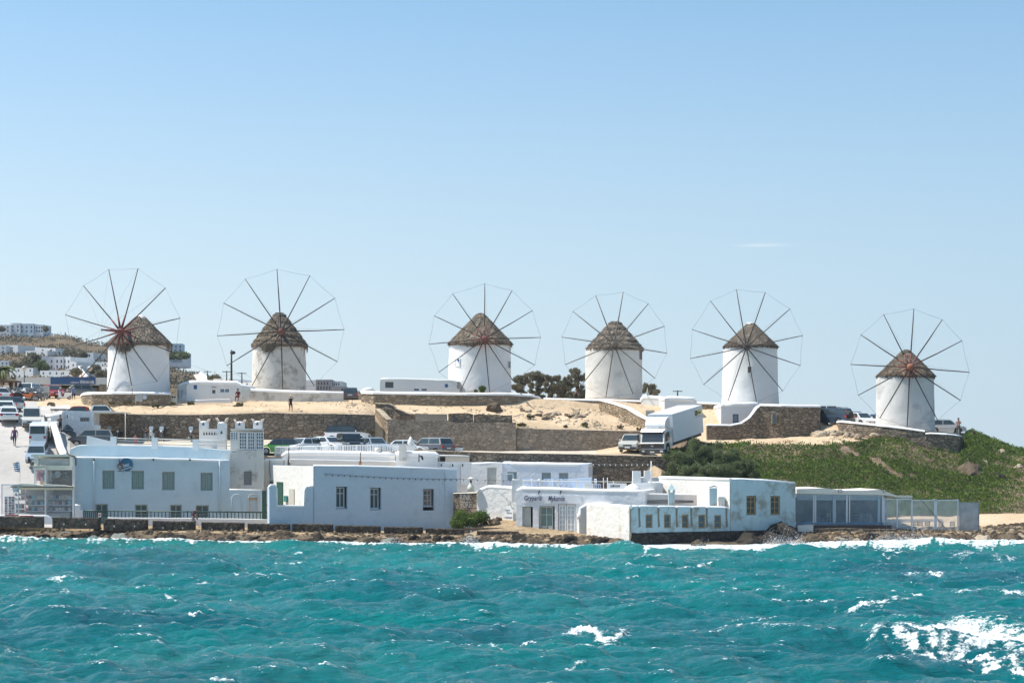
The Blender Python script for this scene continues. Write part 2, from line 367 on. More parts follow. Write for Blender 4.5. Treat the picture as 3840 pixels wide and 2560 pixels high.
# ------------------------------------------------------------------ terrain: ribbons (photo column, distance, photo row), lofted front to back
SHORE = [(-3000, 2015), (0, 2016), (700, 2027), (1750, 2039), (2350, 2047), (2420, 2053), (2900, 2052), (3050, 2043), (3600, 2035), (3840, 2033), (7000, 2030)]
def shoreY(px): return H*F/(pl(px, SHORE)-HZ)
def rib(pts): return lambda px: (pl(px, [(a, b) for a, b, c in pts]), zat(pl(px, [(a, c) for a, b, c in pts]), pl(px, [(a, b) for a, b, c in pts])))
def ribz(pts): return lambda px: (pl(px, [(a, b) for a, b, c in pts]), pl(px, [(a, c) for a, b, c in pts]))
KN = [
 ('toe', lambda px: (shoreY(px)-5, -2.2)),
 ('wl', lambda px: (shoreY(px), -0.25)),
 ('edge', lambda px: (shoreY(px)+pl(px, [(0, 1.6), (1800, 1.6), (2330, 1.2), (2380, 9), (2950, 9), (3020, 2.5), (3840, 5)]),
                      pl(px, [(-300, .62), (0, .62), (700, .62), (1000, .5), (1700, .3), (2000, .32), (2360, .3), (2400, .2), (2950, .2), (3040, .4), (3600, .5), (3840, .6)]))),
 ('quay', ribz([(-3000, 153, .8), (0, 153, .9), (700, 150, .8), (1100, 149, .68), (1750, 147.5, .42), (1900, 147, .5), (2330, 147, .45), (2400, 152, .3), (2950, 152, .3), (3030, 149.5, .85), (3700, 151, 1.0), (3840, 153, 1.2), (6000, 153, 1.2)])),
 ('base', ribz([(-3000, 154.8, 1.2), (0, 154.8, 1.2), (262, 154.8, 1.2), (290, 159, 1.1), (700, 158, 1.0), (1750, 156, .5), (1790, 154, 1.4), (1900, 152, 1.5), (2330, 153, .6), (2500, 156, 1.0), (3030, 155, 1.3), (3840, 158, 1.9), (6000, 158, 2)])),
 ('low', ribz([(-3000, 160, 4.2), (0, 160, 4.2), (262, 160, 4.2), (300, 165.7, 2.0), (1000, 165.8, 2.0), (1790, 166.0, 2.2), (2400, 166.2, 2.4), (2520, 160, 1.6), (2700, 160, 2.6), (3840, 162, 3.0), (6000, 162, 3)])),
 ('lip', rib([(-3000, 166, 1677), (0, 166, 1677), (262, 166, 1677), (290, 166, 1705), (960, 166, 1702), (1010, 166, 1712), (1700, 166, 1712), (1760, 166.2, 1697), (2400, 166.4, 1707), (2520, 165, 1790), (2700, 164, 1800), (3000, 164, 1810), (3600, 165, 1850), (3840, 167, 1790), (6000, 167, 1880)])),
 ('park', rib([(-3000, 176, 1585), (0, 176, 1585), (230, 176, 1585), (300, 175, 1652), (700, 175, 1655), (1000, 175.5, 1650), (1400, 175.5, 1662), (1450, 176, 1690), (1960, 176, 1692), (2230, 176, 1690), (2330, 176, 1672), (2420, 175, 1680), (2560, 176, 1664), (2640, 175, 1668), (2700, 170, 1714), (3000, 169, 1735), (3300, 170, 1710), (3600, 169, 1780), (3840, 172, 1740), (6000, 172, 1820)])),
 ('wallfoot', rib([(-3000, 177, 1575), (0, 177, 1575), (230, 177, 1575), (300, 177.25, 1652), (1000, 177.25, 1648), (1400, 177.25, 1648), (1450, 177, 1690), (1960, 177, 1690), (2230, 177, 1690), (2330, 177, 1672), (2420, 177, 1672), (2560, 177.5, 1650), (2700, 173, 1668), (2900, 173, 1668), (3150, 173, 1664), (3290, 174.5, 1638), (3400, 174.5, 1645), (3470, 173.5, 1680), (3600, 173, 1702), (3640, 174, 1668), (3700, 175, 1690), (3840, 177, 1712), (6000, 177, 1790)])),
 ('walltop', rib([(-3000, 178, 1565), (0, 178, 1565), (225, 178, 1575), (300, 177.5, 1578), (440, 177.5, 1574), (470, 177.5, 1552), (700, 177.5, 1554), (1000, 177.5, 1546), (1370, 177.5, 1553), (1450, 177.6, 1612), (1850, 177.6, 1608), (1940, 177.6, 1604), (2350, 177.6, 1615), (2470, 177.6, 1620), (2560, 178.5, 1645), (2700, 177, 1652), (3090, 177, 1637), (3160, 177, 1632), (3290, 176, 1632), (3400, 176, 1636), (3600, 176, 1664), (3640, 177, 1641), (3700, 178, 1664), (3760, 179, 1679), (3840, 180, 1700), (6000, 180, 1760)])),
 ('upper', rib([(-3000, 188, 1530), (0, 188, 1530), (160, 188, 1522), (300, 187, 1515), (640, 187, 1512), (950, 187, 1505), (1300, 187, 1508), (1400, 187, 1515), (1980, 187, 1518), (2050, 187, 1525), (2230, 187, 1532), (2330, 186, 1560), (2420, 183, 1600), (2560, 180, 1640), (2700, 179.5, 1650), (3060, 179.5, 1634), (3100, 180, 1600), (3160, 180, 1590), (3300, 180.5, 1600), (3500, 181, 1618), (3600, 181, 1622), (3640, 181, 1624), (3700, 181.5, 1640), (3760, 182, 1668), (3800, 183, 1684), (3840, 184, 1694), (6000, 184, 1760)])),
 ('plat', ribz([(-3000, 190, 12.4), (0, 190, 12.4), (1990, 188, 12.6), (2250, 188, 12.6), (2420, 187, 12.0), (2560, 187, 11.5), (3060, 185, 11.6), (3100, 184, 10.0), (3300, 183.5, 9.6), (3500, 184, 9.1), (3640, 184, 8.9), (3700, 184.5, 8.4), (3760, 185, 7.6), (3840, 186, 6.8), (6000, 186, 5)])),
 ('back', ribz([(-3000, 236, 15.0), (330, 236, 14.9), (460, 236, 12.8), (800, 236, 12.6), (2000, 222, 12.2), (2600, 215, 11), (3060, 212, 10.2), (3500, 200, 8.7), (3640, 196, 8.0), (3840, 194, 5), (6000, 194, 3)])),
 ('rear', ribz([(-3000, 330, 17), (-100, 330, 17.2), (640, 330, 14), (900, 330, 12), (1300, 320, 10), (1500, 300, -2), (2600, 290, -2), (6000, 250, -2)])),
]
SUBS = [2, 3, 5, 5, 5, 5, 2, 12, 3, 3, 14, 4, 8, 6]
def cover_noise(x, y):
    return (math.sin(x*.83+1.7*math.sin(y*.41))+math.sin(y*1.13+1.3*math.sin(x*.57+2))+.6*math.sin(x*2.3+y*1.9)+.4*math.sin(x*4.1-y*3.3))/3.0
def terr_pt(px, k, t, pxs=None):
    a = KN[k][1](px); b = KN[k+1][1](px)
    Y = a[0]+(b[0]-a[0])*t; z = a[1]+(b[1]-a[1])*t
    return Y, z
def ground_z(px, Y):
    prev = KN[1][1](px)
    for n, fn in KN[2:]:
        c = fn(px)
        if Y <= c[0] and c[0] > prev[0]:
            t = (Y-prev[0])/(c[0]-prev[0]); return prev[1]+(c[1]-prev[1])*max(0, t)
        prev = c
    return prev[1]
def G(px, Y, dz=0.0): return Vector((xat(px, Y), Y, ground_z(px, Y)+dz))
pxl = sorted(set([-3000, -2000, -1200, -700, -400, -200]+list(range(-100, 4000, 20))+[4100, 4300, 4700, 5300, 6000]
    +[262, 263, 2235, 2465]))
rowsv = []; rowk = []
for k in range(len(KN)-1):
    n = SUBS[k]
    for i in range(n):
        t = i/n; row = []
        for px in pxl:
            Y, z = terr_pt(px, k, t)
            nm = KN[k][0]; X = xat(px, Y)
            amp = {'wl': .15, 'edge': .05, 'lip': .1, 'park': .05, 'wallfoot': .02, 'walltop': .22, 'upper': .08}.get(nm, 0.03)
            if px > 2520 and nm in ('base', 'low', 'lip', 'park', 'wallfoot'): amp = 0.35
            if px < 262 or (nm == 'lip' and px < 2500): amp = 0.02
            if i == 0: amp *= 0.3
            if px < 2450 and nm in ('low', 'wallfoot', 'base'): amp = 0.0
            row.append((X, Y, z+amp*cover_noise(X*1.1, Y*1.3)))
        rowsv.append(row); rowk.append(k)
rowsv.append([(xat(px, KN[-1][1](px)[0]), KN[-1][1](px)[0], KN[-1][1](px)[1]) for px in pxl]); rowk.append(len(KN)-1)
def terr_obj(name, cond, mat):
    used = {}; vs = []; fs = []
    def vid(r, c):
        if (r, c) not in used: used[(r, c)] = len(vs); vs.append(rowsv[r][c])
        return used[(r, c)]
    for r in range(len(rowsv)-1):
        for c in range(len(pxl)-1):
            if cond(KN[rowk[r]][0], (pxl[c]+pxl[c+1])/2): fs.append((vid(r, c), vid(r, c+1), vid(r+1, c+1), vid(r+1, c)))
    o = np_obj(name, vs, fs, mat, smooth=True); struct(o); return o
def reg(n, px):
    if n in ('toe', 'wl'): return 'rock'
    if n == 'edge': return 'quay'
    if px < 262: return 'street' if n in ('quay', 'base', 'low', 'lip', 'park', 'wallfoot', 'walltop', 'upper') and px < (262 if n != 'upper' else 150) else 'ground'
    if n == 'quay' and px < 2370: return 'quay'
    if n in ('lip', 'park') and px < 2235: return 'parking'
    if px > 2475 and n in ('base', 'low', 'lip'): return 'hillside'
    if px > 2475 and n in ('park', 'wallfoot') : return 'hillside' if (px > 3290 or n == 'park') else 'ground'
    if px > 3600 and n in ('walltop', 'upper', 'plat'): return 'hillside'
    return 'ground'
terr_obj('shore_bed', lambda n, px: reg(n, px) == 'rock', ROCK)
terr_obj('quay', lambda n, px: reg(n, px) == 'quay', QUAYM)
terr_obj('street', lambda n, px: reg(n, px) == 'street', ASPH)
terr_obj('parking_lot', lambda n, px: reg(n, px) == 'parking', ground_mat('dusty_lot', (0.50, 0.42, 0.33), (0.58, 0.50, 0.40), (0.40, 0.34, 0.27), 0.2, 1.5, 0.3, 0.05))
terr_obj('hillside', lambda n, px: reg(n, px) == 'hillside', SOIL)
terr_obj('ground', lambda n, px: reg(n, px) == 'ground', SAND)
# far hill on the left
HCR = [(-3000, 1200), (-700, 1225), (0, 1258), (110, 1262), (190, 1262), (240, 1255), (270, 1262), (330, 1285), (400, 1289), (440, 1296), (560, 1340), (640, 1382), (700, 1396), (760, 1408), (830, 1440), (1000, 1462), (1300, 1475), (1500, 1485)]
def hill_pt(px, t):      # t 0..1 front..crest
    Y = 300+300*t
    pyc = pl(px, HCR); zc = zat(pyc, 600)
    if t <= 0: zz = 13.0
    else:
        py = 1462+(pyc-1462)*min(1, t)**0.9 if pyc < 1462 else pyc+8*(1-t)
        zz = zat(py, Y)
    return Y, zz
vs = []; fs = []; hp = list(range(-3000, -200, 200))+list(range(-200, 1520, 12))
rows = 46
for i in range(rows+4):
    for px in hp:
        if i <= rows: Y, z = hill_pt(px, i/rows)
        else: Y = 600+40*(i-rows); z = hill_pt(px, 1)[1]-12*(i-rows)
        X = xat(px, Y); z += (0.9*cover_noise(X*.23, Y*.2)+.4*cover_noise(X*.7, Y*.7))*(min(1, i/8))
        vs.append((X, Y, z))
for i in range(rows+3):
    for c in range(len(hp)-1):
        a = i*len(hp)+c; fs.append((a, a+1, a+1+len(hp), a+len(hp)))
HILLM = ground_mat('brown_scrub_hillside', (0.165, 0.11, 0.07), (0.13, 0.105, 0.06), (0.065, 0.06, 0.035), 0.05, 0.33, 0.9, 0.6)
struct(np_obj('hill', vs, fs, HILLM, smooth=True))
def hill_z(px, Y): return hill_pt(px, (Y-300)/300)[1]

# ------------------------------------------------------------------ water: spectrum sea
rs = np.random.RandomState(11)
NN, LL = 1024, 118.0
k1 = 2*np.pi*np.fft.fftfreq(NN, LL/NN); KX, KY = np.meshgrid(k1, k1, indexing='xy')
KK = np.sqrt(KX**2+KY**2); KK[0, 0] = 1e-6
wd = np.array([0.42, 0.907])
cosf = (KX*wd[0]+KY*wd[1])/KK
Lw = 1.5
Ph = np.exp(-1/(KK*Lw)**2)/KK**3.6*(0.08+cosf**2)*np.exp(-(KK*0.05)**2); Ph[0, 0] = 0
Ph[KK < 2*np.pi/24] *= 0.3
h0 = (rs.normal(size=(NN, NN))+1j*rs.normal(size=(NN, NN)))*np.sqrt(Ph)
hf = np.real(np.fft.ifft2(h0)); sc = 0.215/hf.std(); hf *= sc
h0 = h0*sc
dxf = np.real(np.fft.ifft2(1j*KX/KK*h0)); dyf = np.real(np.fft.ifft2(1j*KY/KK*h0))
# crests: where the horizontal field converges
jac = -np.real(np.fft.ifft2(KK*h0)); jac = -jac/jac.std()
def samp(A, X, Y):
    u = (X/LL % 1.0)*NN; v = (Y/LL % 1.0)*NN
    i = np.floor(u).astype(int); j = np.floor(v).astype(int); fu = u-i; fv = v-j
    i0 = i % NN; i1 = (i+1) % NN; j0 = j % NN; j1 = (j+1) % NN
    return (A[j0, i0]*(1-fu)*(1-fv)+A[j0, i1]*fu*(1-fv)+A[j1, i0]*(1-fu)*fv+A[j1, i1]*fu*fv)
NR, NC = 640, 1180
pyr = np.concatenate([np.linspace(2760, 2565, 40, endpoint=False), np.linspace(2565, 2016, NR-40)])
pxc = np.concatenate([np.linspace(-1700, -420, 90, endpoint=False), np.linspace(-420, 4260, 1000), np.linspace(4275, 5600, 90)])
PY, PX = np.meshgrid(pyr, pxc, indexing='ij')
WY = H*F/(PY-HZ); WX = (PX-1920)*WY/F
Z = samp(hf, WX, WY); DX = samp(dxf, WX, WY); DY = samp(dyf, WX, WY); J = samp(jac, WX, WY)
SP = np.interp(PX, [a for a, b in SHORE], [b for a, b in SHORE]); SY = H*F/(SP-HZ)
dsh = SY-WY                                       # metres of open water between a point and the shore
calm = np.clip(dsh/9, 0.12, 1.0)
foam = np.zeros_like(Z); crest = np.clip((J-1.0)*.55, 0, 1)*np.clip(dsh/9, .12, 1)
# natural crests
foam = np.maximum(foam, np.clip((J-2.5)*0.7, 0, 0.8)*calm)
# white caps seen in the photograph: (column, row, half width, half depth in rows, strength, lift in metres)
CAPS = [(2235, 2402, 135, 17, 1.0, .34), (2010, 2408, 120, 6, .7, .3), (1830, 2430, 70, 9, .62, .2), (2020, 2452, 60, 14, .55, .05), (2160, 2492, 55, 9, .8, .06), (2755, 2376, 48, 12, .95, .28), (2590, 2382, 60, 9, .55, .25),
 (2990, 2262, 165, 8, .95, .38), (3290, 2280, 115, 19, .85, .25), (3430, 2242, 42, 8, .9, .1), (3360, 2158, 160, 8, .9, .3), (3520, 2168, 60, 7, .8, .2), (3790, 2226, 70, 12, .8, .25), (3650, 2232, 100, 7, .55, .2),
 (3450, 2080, 180, 9, 1.0, .2), (3220, 2078, 90, 11, .8, .2), (3700, 2150, 90, 6, .7, .1), (2405, 2071, 42, 7, .95, .2), (2455, 2113, 40, 10, .9, .25), (2590, 2128, 68, 8, .95, .25), (2340, 2130, 60, 4, .55, .1), (2230, 2166, 90, 5, .5, .1),
 (1090, 2128, 50, 4, .8, .15), (1230, 2138, 45, 4, .75, .15), (1440, 2158, 85, 5, .75, .25), (1560, 2150, 40, 4, .5, .1), (550, 2082, 50, 5, .8, .2), (270, 2097, 45, 3, .7, .1), (370, 2070, 25, 5, .75, .1), (800, 2090, 25, 3, .8, .1), (240, 2196, 60, 5, .8, .2), (260, 2240, 45, 6, .7, .15), (560, 2186, 50, 4, .75, .15), (770, 2186, 50, 5, .7, .1), (880, 2165, 22, 4, .8, .1), (620, 2234, 35, 4, .7, .1), (140, 2055, 60, 5, .7, .1), (30, 2052, 60, 5, .7, .1),
 (950, 2535, 60, 8, .5, .2), (680, 2535, 40, 8, .5, .1), (2590, 2430, 40, 5, .4, 0), (2960, 2382, 28, 6, .8, .1), (3170, 2386, 40, 6, .8, .15), (2885, 2385, 24, 7, .7, .1), (3430, 2120, 60, 4, .5, .1), (2900, 2195, 60, 5, .5, .1), (3660, 2106, 120, 12, .5, .2), (3770, 2106, 40, 6, .7, .1)]
rr = random.Random(5)
for _ in range(46):
    py = 2065+(rr.random()**1.4)*440; CAPS.append((rr.uniform(-100, 3950), py, rr.uniform(14, 46), rr.uniform(2.2, 4.5)+(py-2050)*.006, rr.uniform(.4, .7), .06))
for (cx, cy, hw, hh, st, lift) in CAPS:
    ph = cx*.7
    hh = hh*0.62; u = (PX-cx)/hw; wig = hh*0.8*np.sin(u*2.1+ph)+hh*.5*np.sin(u*5.3+ph*2)
    v = (PY-cy-wig)/hh
    body = np.exp(-(np.abs(u)**3))*np.exp(-np.where(v < 0, (v*2.2)**2, (v*0.95)**2))
    foam = np.maximum(foam, body*st*1.3)
    if lift:
        hq = hh*3.4; v2 = (PY-cy-wig*.6)/hq
        Z += lift*0.55*np.exp(-(np.abs(u/1.25)**2.5))*np.exp(-np.where(v2 < 0, (v2*1.4)**2, (v2*.9)**2))
# the big breaker at the right: crest line and streaks trailing down to the right
cr = np.interp(PX, [3240, 3290, 3340, 3460, 3600, 3700, 3840, 4100, 4300], [2420, 2392, 2382, 2392, 2378, 2386, 2402, 2410, 2420])
front = np.interp(PX, [3230, 3290, 3400, 3560, 3700, 3840, 4300], [2430, 2432, 2470, 2512, 2530, 2545, 2560])
inn = np.clip((PX-3240)/60, 0, 1)
up = np.clip((PY-cr)/7, 0, 1)*np.clip((front-PY)/16, 0, 1)*inn
sx = (PX-3240); sy = (PY-2380)
st1 = 0.5+0.5*np.sin((sy-0.33*sx)*.13+2.2*np.sin(sx*.013)+1.1*np.sin(sx*.05+sy*.09))
st2 = 0.5+0.5*np.sin((sy-0.28*sx)*.31+1.8*np.sin(sx*.031+1)+1.6*np.sin(sy*.17))
crestb = np.exp(-((PY-cr-12)/16)**2)*inn
big = up*np.clip(0.0+.85*st1+.5*st2, 0, 1.35)
foam = np.maximum(foam, np.maximum(big, crestb*1.5))
Z += 0.42*np.exp(-np.where(PY < cr, ((PY-cr)/22)**2, ((PY-cr)/75)**2))*inn
# shore wash
wsh = np.interp(PX, [-400, 0, 600, 900, 1300, 1750, 2300, 2700, 2950, 3200, 3500, 3840, 4200], [18, 17, 12, 8, 10, 18, 11, 11, 24, 30, 27, 24, 24])
wv = wsh*(0.85+.25*np.sin(PX*.021)+.22*np.sin(PX*.053+1)+.2*np.sin(PX*.13+2)+.2*np.sin(PX*.31+PY*.2))
b2 = np.clip(1.25-(PY-SP)/np.maximum(wv, 3), 0, 1)
foam = np.maximum(foam, np.clip(b2*1.4, 0, 1.08))
Z = Z*calm
surge = np.interp(PX, [2340, 2400, 2850, 2950], [1, .15, .15, 1])*np.exp(-((PY-SP-4)/7)**2)*(.75)*(0.12+.16*np.clip(np.sin(PX*.011+1)+.6*np.sin(PX*.031), 0, 2)+np.interp(PX, [0, 2900, 3150, 3500, 3840], [0, .0, .38, .32, .2]))
Z += surge
brk = (0.10*np.sin(PX*.17+PY*.35)+.07*np.sin(PX*.39-PY*.5)+.05*rs.normal(size=Z.shape))*np.clip(foam, 0, 1)*np.clip(dsh*.2+.35, 0, .8)
Z += brk*0.4
X3 = WX-DX*0.5*calm; Y3 = WY-DY*0.5*calm
idx = np.arange(NR*NC).reshape(NR, NC)
q = np.stack([idx[:-1, :-1], idx[:-1, 1:], idx[1:, 1:], idx[1:, :-1]], -1).reshape(-1, 4)
vv = np.stack([X3, Y3, Z], -1).reshape(-1, 3)
# plain skirts: sea around and behind, and the open sea beyond the land
ex = []; ef = []; b0 = len(vv)
def skirt(x0, x1, y0, y1, z=-0.05):
    b = b0+len(ex); ex.extend([(x0, y0, z), (x1, y0, z), (x1, y1, z), (x0, y1, z)]); ef.append((b, b+1, b+2, b+3))
skirt(-3000, 3000, -2000, 44.6, -.12); skirt(-9000, 9000, 215, 14000, -1.2)
b = b0+len(ex)
for sgn in (-1, 1):
    pc = -1700 if sgn < 0 else 5600
    b = b0+len(ex); ys = [44.5, 60, 90, 120, 156]
    for y in ys: ex.extend([((pc-1920)*y/F, y, -.1), (sgn*3000, y, -.1)])
    for i in range(len(ys)-1): ef.append((b+2*i, b+2*i+1, b+2*i+3, b+2*i+2))
vv = np.concatenate([vv, np.array(ex)]); q = np.concatenate([q, np.array(ef)])
ff = np.concatenate([foam.ravel(), np.zeros(len(ex))])
shal = np.concatenate([np.clip(1-dsh/30, 0, 1).ravel(), np.zeros(len(ex))])
m, nt, b = newmat('turquoise_sea_water')
at = N(nt, 'ShaderNodeAttribute'); at.attribute_name = 'foam'
ash = N(nt, 'ShaderNodeAttribute'); ash.attribute_name = 'shallow'
v = coords(nt); vst = coords(nt, (0.35, 1.0, 1.0))
lowf = noise(nt, v, 0.06, 4)
c = ramp(nt, lowf, [(0.35, (0.0, 0.092, 0.115)), (0.65, (0.0, 0.165, 0.165))])
c = mix(nt, math_(nt, 'MULTIPLY', ash.outputs['Fac'], 0.8), c, (0.008, 0.185, 0.16))
acr = N(nt, 'ShaderNodeAttribute'); acr.attribute_name = 'crest'
L(nt, c, b.inputs['Base Color']); b.inputs['Roughness'].default_value = 0.08; b.inputs['IOR'].default_value = 1.33; b.inputs['Specular IOR Level'].default_value = 0.3
vst2 = coords(nt, (0.28, 1.0, 1.0))
hh_ = math_(nt, 'ADD', math_(nt, 'MULTIPLY', noise(nt, vst2, 1.3, 5, 0.6), .8), math_(nt, 'MULTIPLY', noise(nt, coords(nt, (.16, 1, 1)), 5.0, 6, 0.7), 0.5))
bump(nt, b, hh_, 1.0, 0.42)
gust = ramp(nt, noise(nt, coords(nt, (.5, 1, 1)), 0.11, 5, .6), [(.42, (.1, .1, .1)), (.66, (.75, .75, .75))]); L(nt, gust, b.inputs['Specular IOR Level'])
fm = N(nt, 'ShaderNodeBsdfPrincipled'); fm.inputs['Base Color'].default_value = (0.86, 0.88, 0.88, 1); fm.inputs['Roughness'].default_value = 0.8
fm.inputs['Specular IOR Level'].default_value = 0.1
bn = N(nt, 'ShaderNodeBump'); bn.inputs['Strength'].default_value = 0.8; bn.inputs['Distance'].default_value = 0.15
L(nt, noise(nt, v, 5, 5, 0.7), bn.inputs['Height']); L(nt, bn.outputs[0], fm.inputs['Normal'])
vf = coords(nt, (0.55, 1.3, 1.3))
fn = math_(nt, 'ADD', math_(nt, 'MULTIPLY', noise(nt, vf, 2.2, 9, 0.78), 1.6), math_(nt, 'MULTIPLY', noise(nt, vf, 9, 5, 0.75), 0.6))
th = math_(nt, 'SUBTRACT', math_(nt, 'ADD', at.outputs['Fac'], math_(nt, 'MULTIPLY', math_(nt, 'SUBTRACT', fn, 1.1), 3.0)), 0.70)
fac = math_(nt, 'MULTIPLY', th, 2.2, True)
fac = math_(nt, 'MULTIPLY', fac, math_(nt, 'GREATER_THAN', at.outputs['Fac'], 0.02))
gl_ = math_(nt, 'MULTIPLY', math_(nt, 'SUBTRACT', math_(nt, 'ADD', noise(nt, coords(nt, (.8, 1.6, 1.6)), 7, 3, .6), math_(nt, 'MULTIPLY', acr.outputs['Fac'], .22)), 0.735), 14, True)  # sun glints on the crests, painted as white specks with the foam shader
fac = math_(nt, 'MAXIMUM', fac, math_(nt, 'MULTIPLY', gl_, .8))
ms = N(nt, 'ShaderNodeMixShader'); L(nt, fac, ms.inputs[0]); L(nt, b.outputs[0], ms.inputs[1]); L(nt, fm.outputs[0], ms.inputs[2])
L(nt, ms.outputs[0], nt.nodes['Material Output'].inputs[0])
struct(np_obj('water', vv, q, m, smooth=True, attrs={'foam': ff, 'shallow': shal, 'crest': np.concatenate([crest.ravel(), np.zeros(len(ex))])}))
del PY, PX, WY, WX, Z, DX, DY, J, foam, vv, q
# ------------------------------------------------------------------ windmills
def thatch_mat(name, c1, c2, c3):
    m, nt, b = newmat(name)
    v = coords(nt); vs = coords(nt, (1, 1, 0.35))
    f = noise(nt, vs, 5.0, 8, 0.75); g = noise(nt, v, 0.9, 3)
    c = ramp(nt, f, [(0.32, c1), (0.5, c2), (0.68, c3)])
    c = mix(nt, ramp(nt, g, [(0.35, (0.0, 0, 0)), (0.65, (.55, .55, .55))]), c, [x*0.55 for x in c1])
    L(nt, c, b.inputs['Base Color']); b.inputs['Roughness'].default_value = 0.95; b.inputs['Specular IOR Level'].default_value = 0.1
    bump(nt, b, f, 1.0, 0.12); return m
TH_G = thatch_mat('grey_brown_thatch', (0.08, 0.064, 0.049), (0.25, 0.205, 0.16), (0.55, 0.47, 0.38))
TH_T = thatch_mat('tan_thatch', (0.10, 0.08, 0.058), (0.27, 0.22, 0.165), (0.50, 0.42, 0.32))
TH_D = thatch_mat('dark_brown_thatch', (0.075, 0.058, 0.043), (0.22, 0.175, 0.13), (0.52, 0.43, 0.33))
WIRE = plain('grey_steel_wire', (0.16, 0.18, 0.20), 0.5, 0.6)
def strands(c, prof, n, ln, wd, rng, layers, fray=0.0, front=None):
    # many thin straw blades lying on the cone, in courses
    V = []; Fc = []
    for _ in range(n):
        a = rng.uniform(0, 2*math.pi); t = rng.random()**0.75
        if layers: t = (math.floor(t*layers)+rng.uniform(0.0, .35))/layers
        t2 = min(1.12, t+ln*rng.uniform(.6, 1.2))
        def at(tt):
            q = tt*(len(prof)-1); i = min(int(q), len(prof)-2); f = q-i
            r = prof[i][0]+(prof[i+1][0]-prof[i][0])*f; z = prof[i][1]+(prof[i+1][1]-prof[i][1])*f
            return r, z
        r1, z1 = at(t); r2, z2 = at(t2)
        lift = rng.uniform(.03, .14); a2 = a+rng.uniform(-.09, .09)*ln*3
        dw = wd*rng.uniform(.5, 1.3)/max(r2, .5)
        b = len(V)
        V += [(c[0]+(r1+.02)*math.cos(a-dw), c[1]+(r1+.02)*math.sin(a-dw), c[2]+z1+.02), (c[0]+(r1+.02)*math.cos(a+dw), c[1]+(r1+.02)*math.sin(a+dw), c[2]+z1+.02),
              (c[0]+(r2+lift)*math.cos(a2+dw*.4), c[1]+(r2+lift)*math.sin(a2+dw*.4), c[2]+z2+lift*.6), (c[0]+(r2+lift)*math.cos(a2-dw*.4), c[1]+(r2+lift)*math.sin(a2-dw*.4), c[2]+z2+lift*.6)]
        Fc.append((b, b+1, b+2, b+3))
    # hanging tufts at the eave
    R0, Z0 = prof[-1]
    k = int(260*(1+fray))
    for i in range(k):
        a = 2*math.pi*i/k+rng.uniform(-.01, .01)
        drop = .18+.22*rng.random()+fray*max(0, math.sin(a*3.0+1)+.6*math.sin(a*7+2)+rng.uniform(-.3, .4))*.55
        dw = .06*rng.uniform(.6, 1.4)/R0*1.8; r = R0+rng.uniform(-.08, .06)
        b = len(V); zt = Z0+.12
        V += [(c[0]+r*math.cos(a-dw), c[1]+r*math.sin(a-dw), c[2]+zt), (c[0]+r*math.cos(a+dw), c[1]+r*math.sin(a+dw), c[2]+zt),
              (c[0]+(r+.02)*math.cos(a+dw*.3), c[1]+(r+.02)*math.sin(a+dw*.3), c[2]+zt-drop), (c[0]+(r+.02)*math.cos(a-dw*.3), c[1]+(r+.02)*math.sin(a-dw*.3), c[2]+zt-drop)]
        Fc.append((b, b+1, b+2, b+3))
    return V, Fc
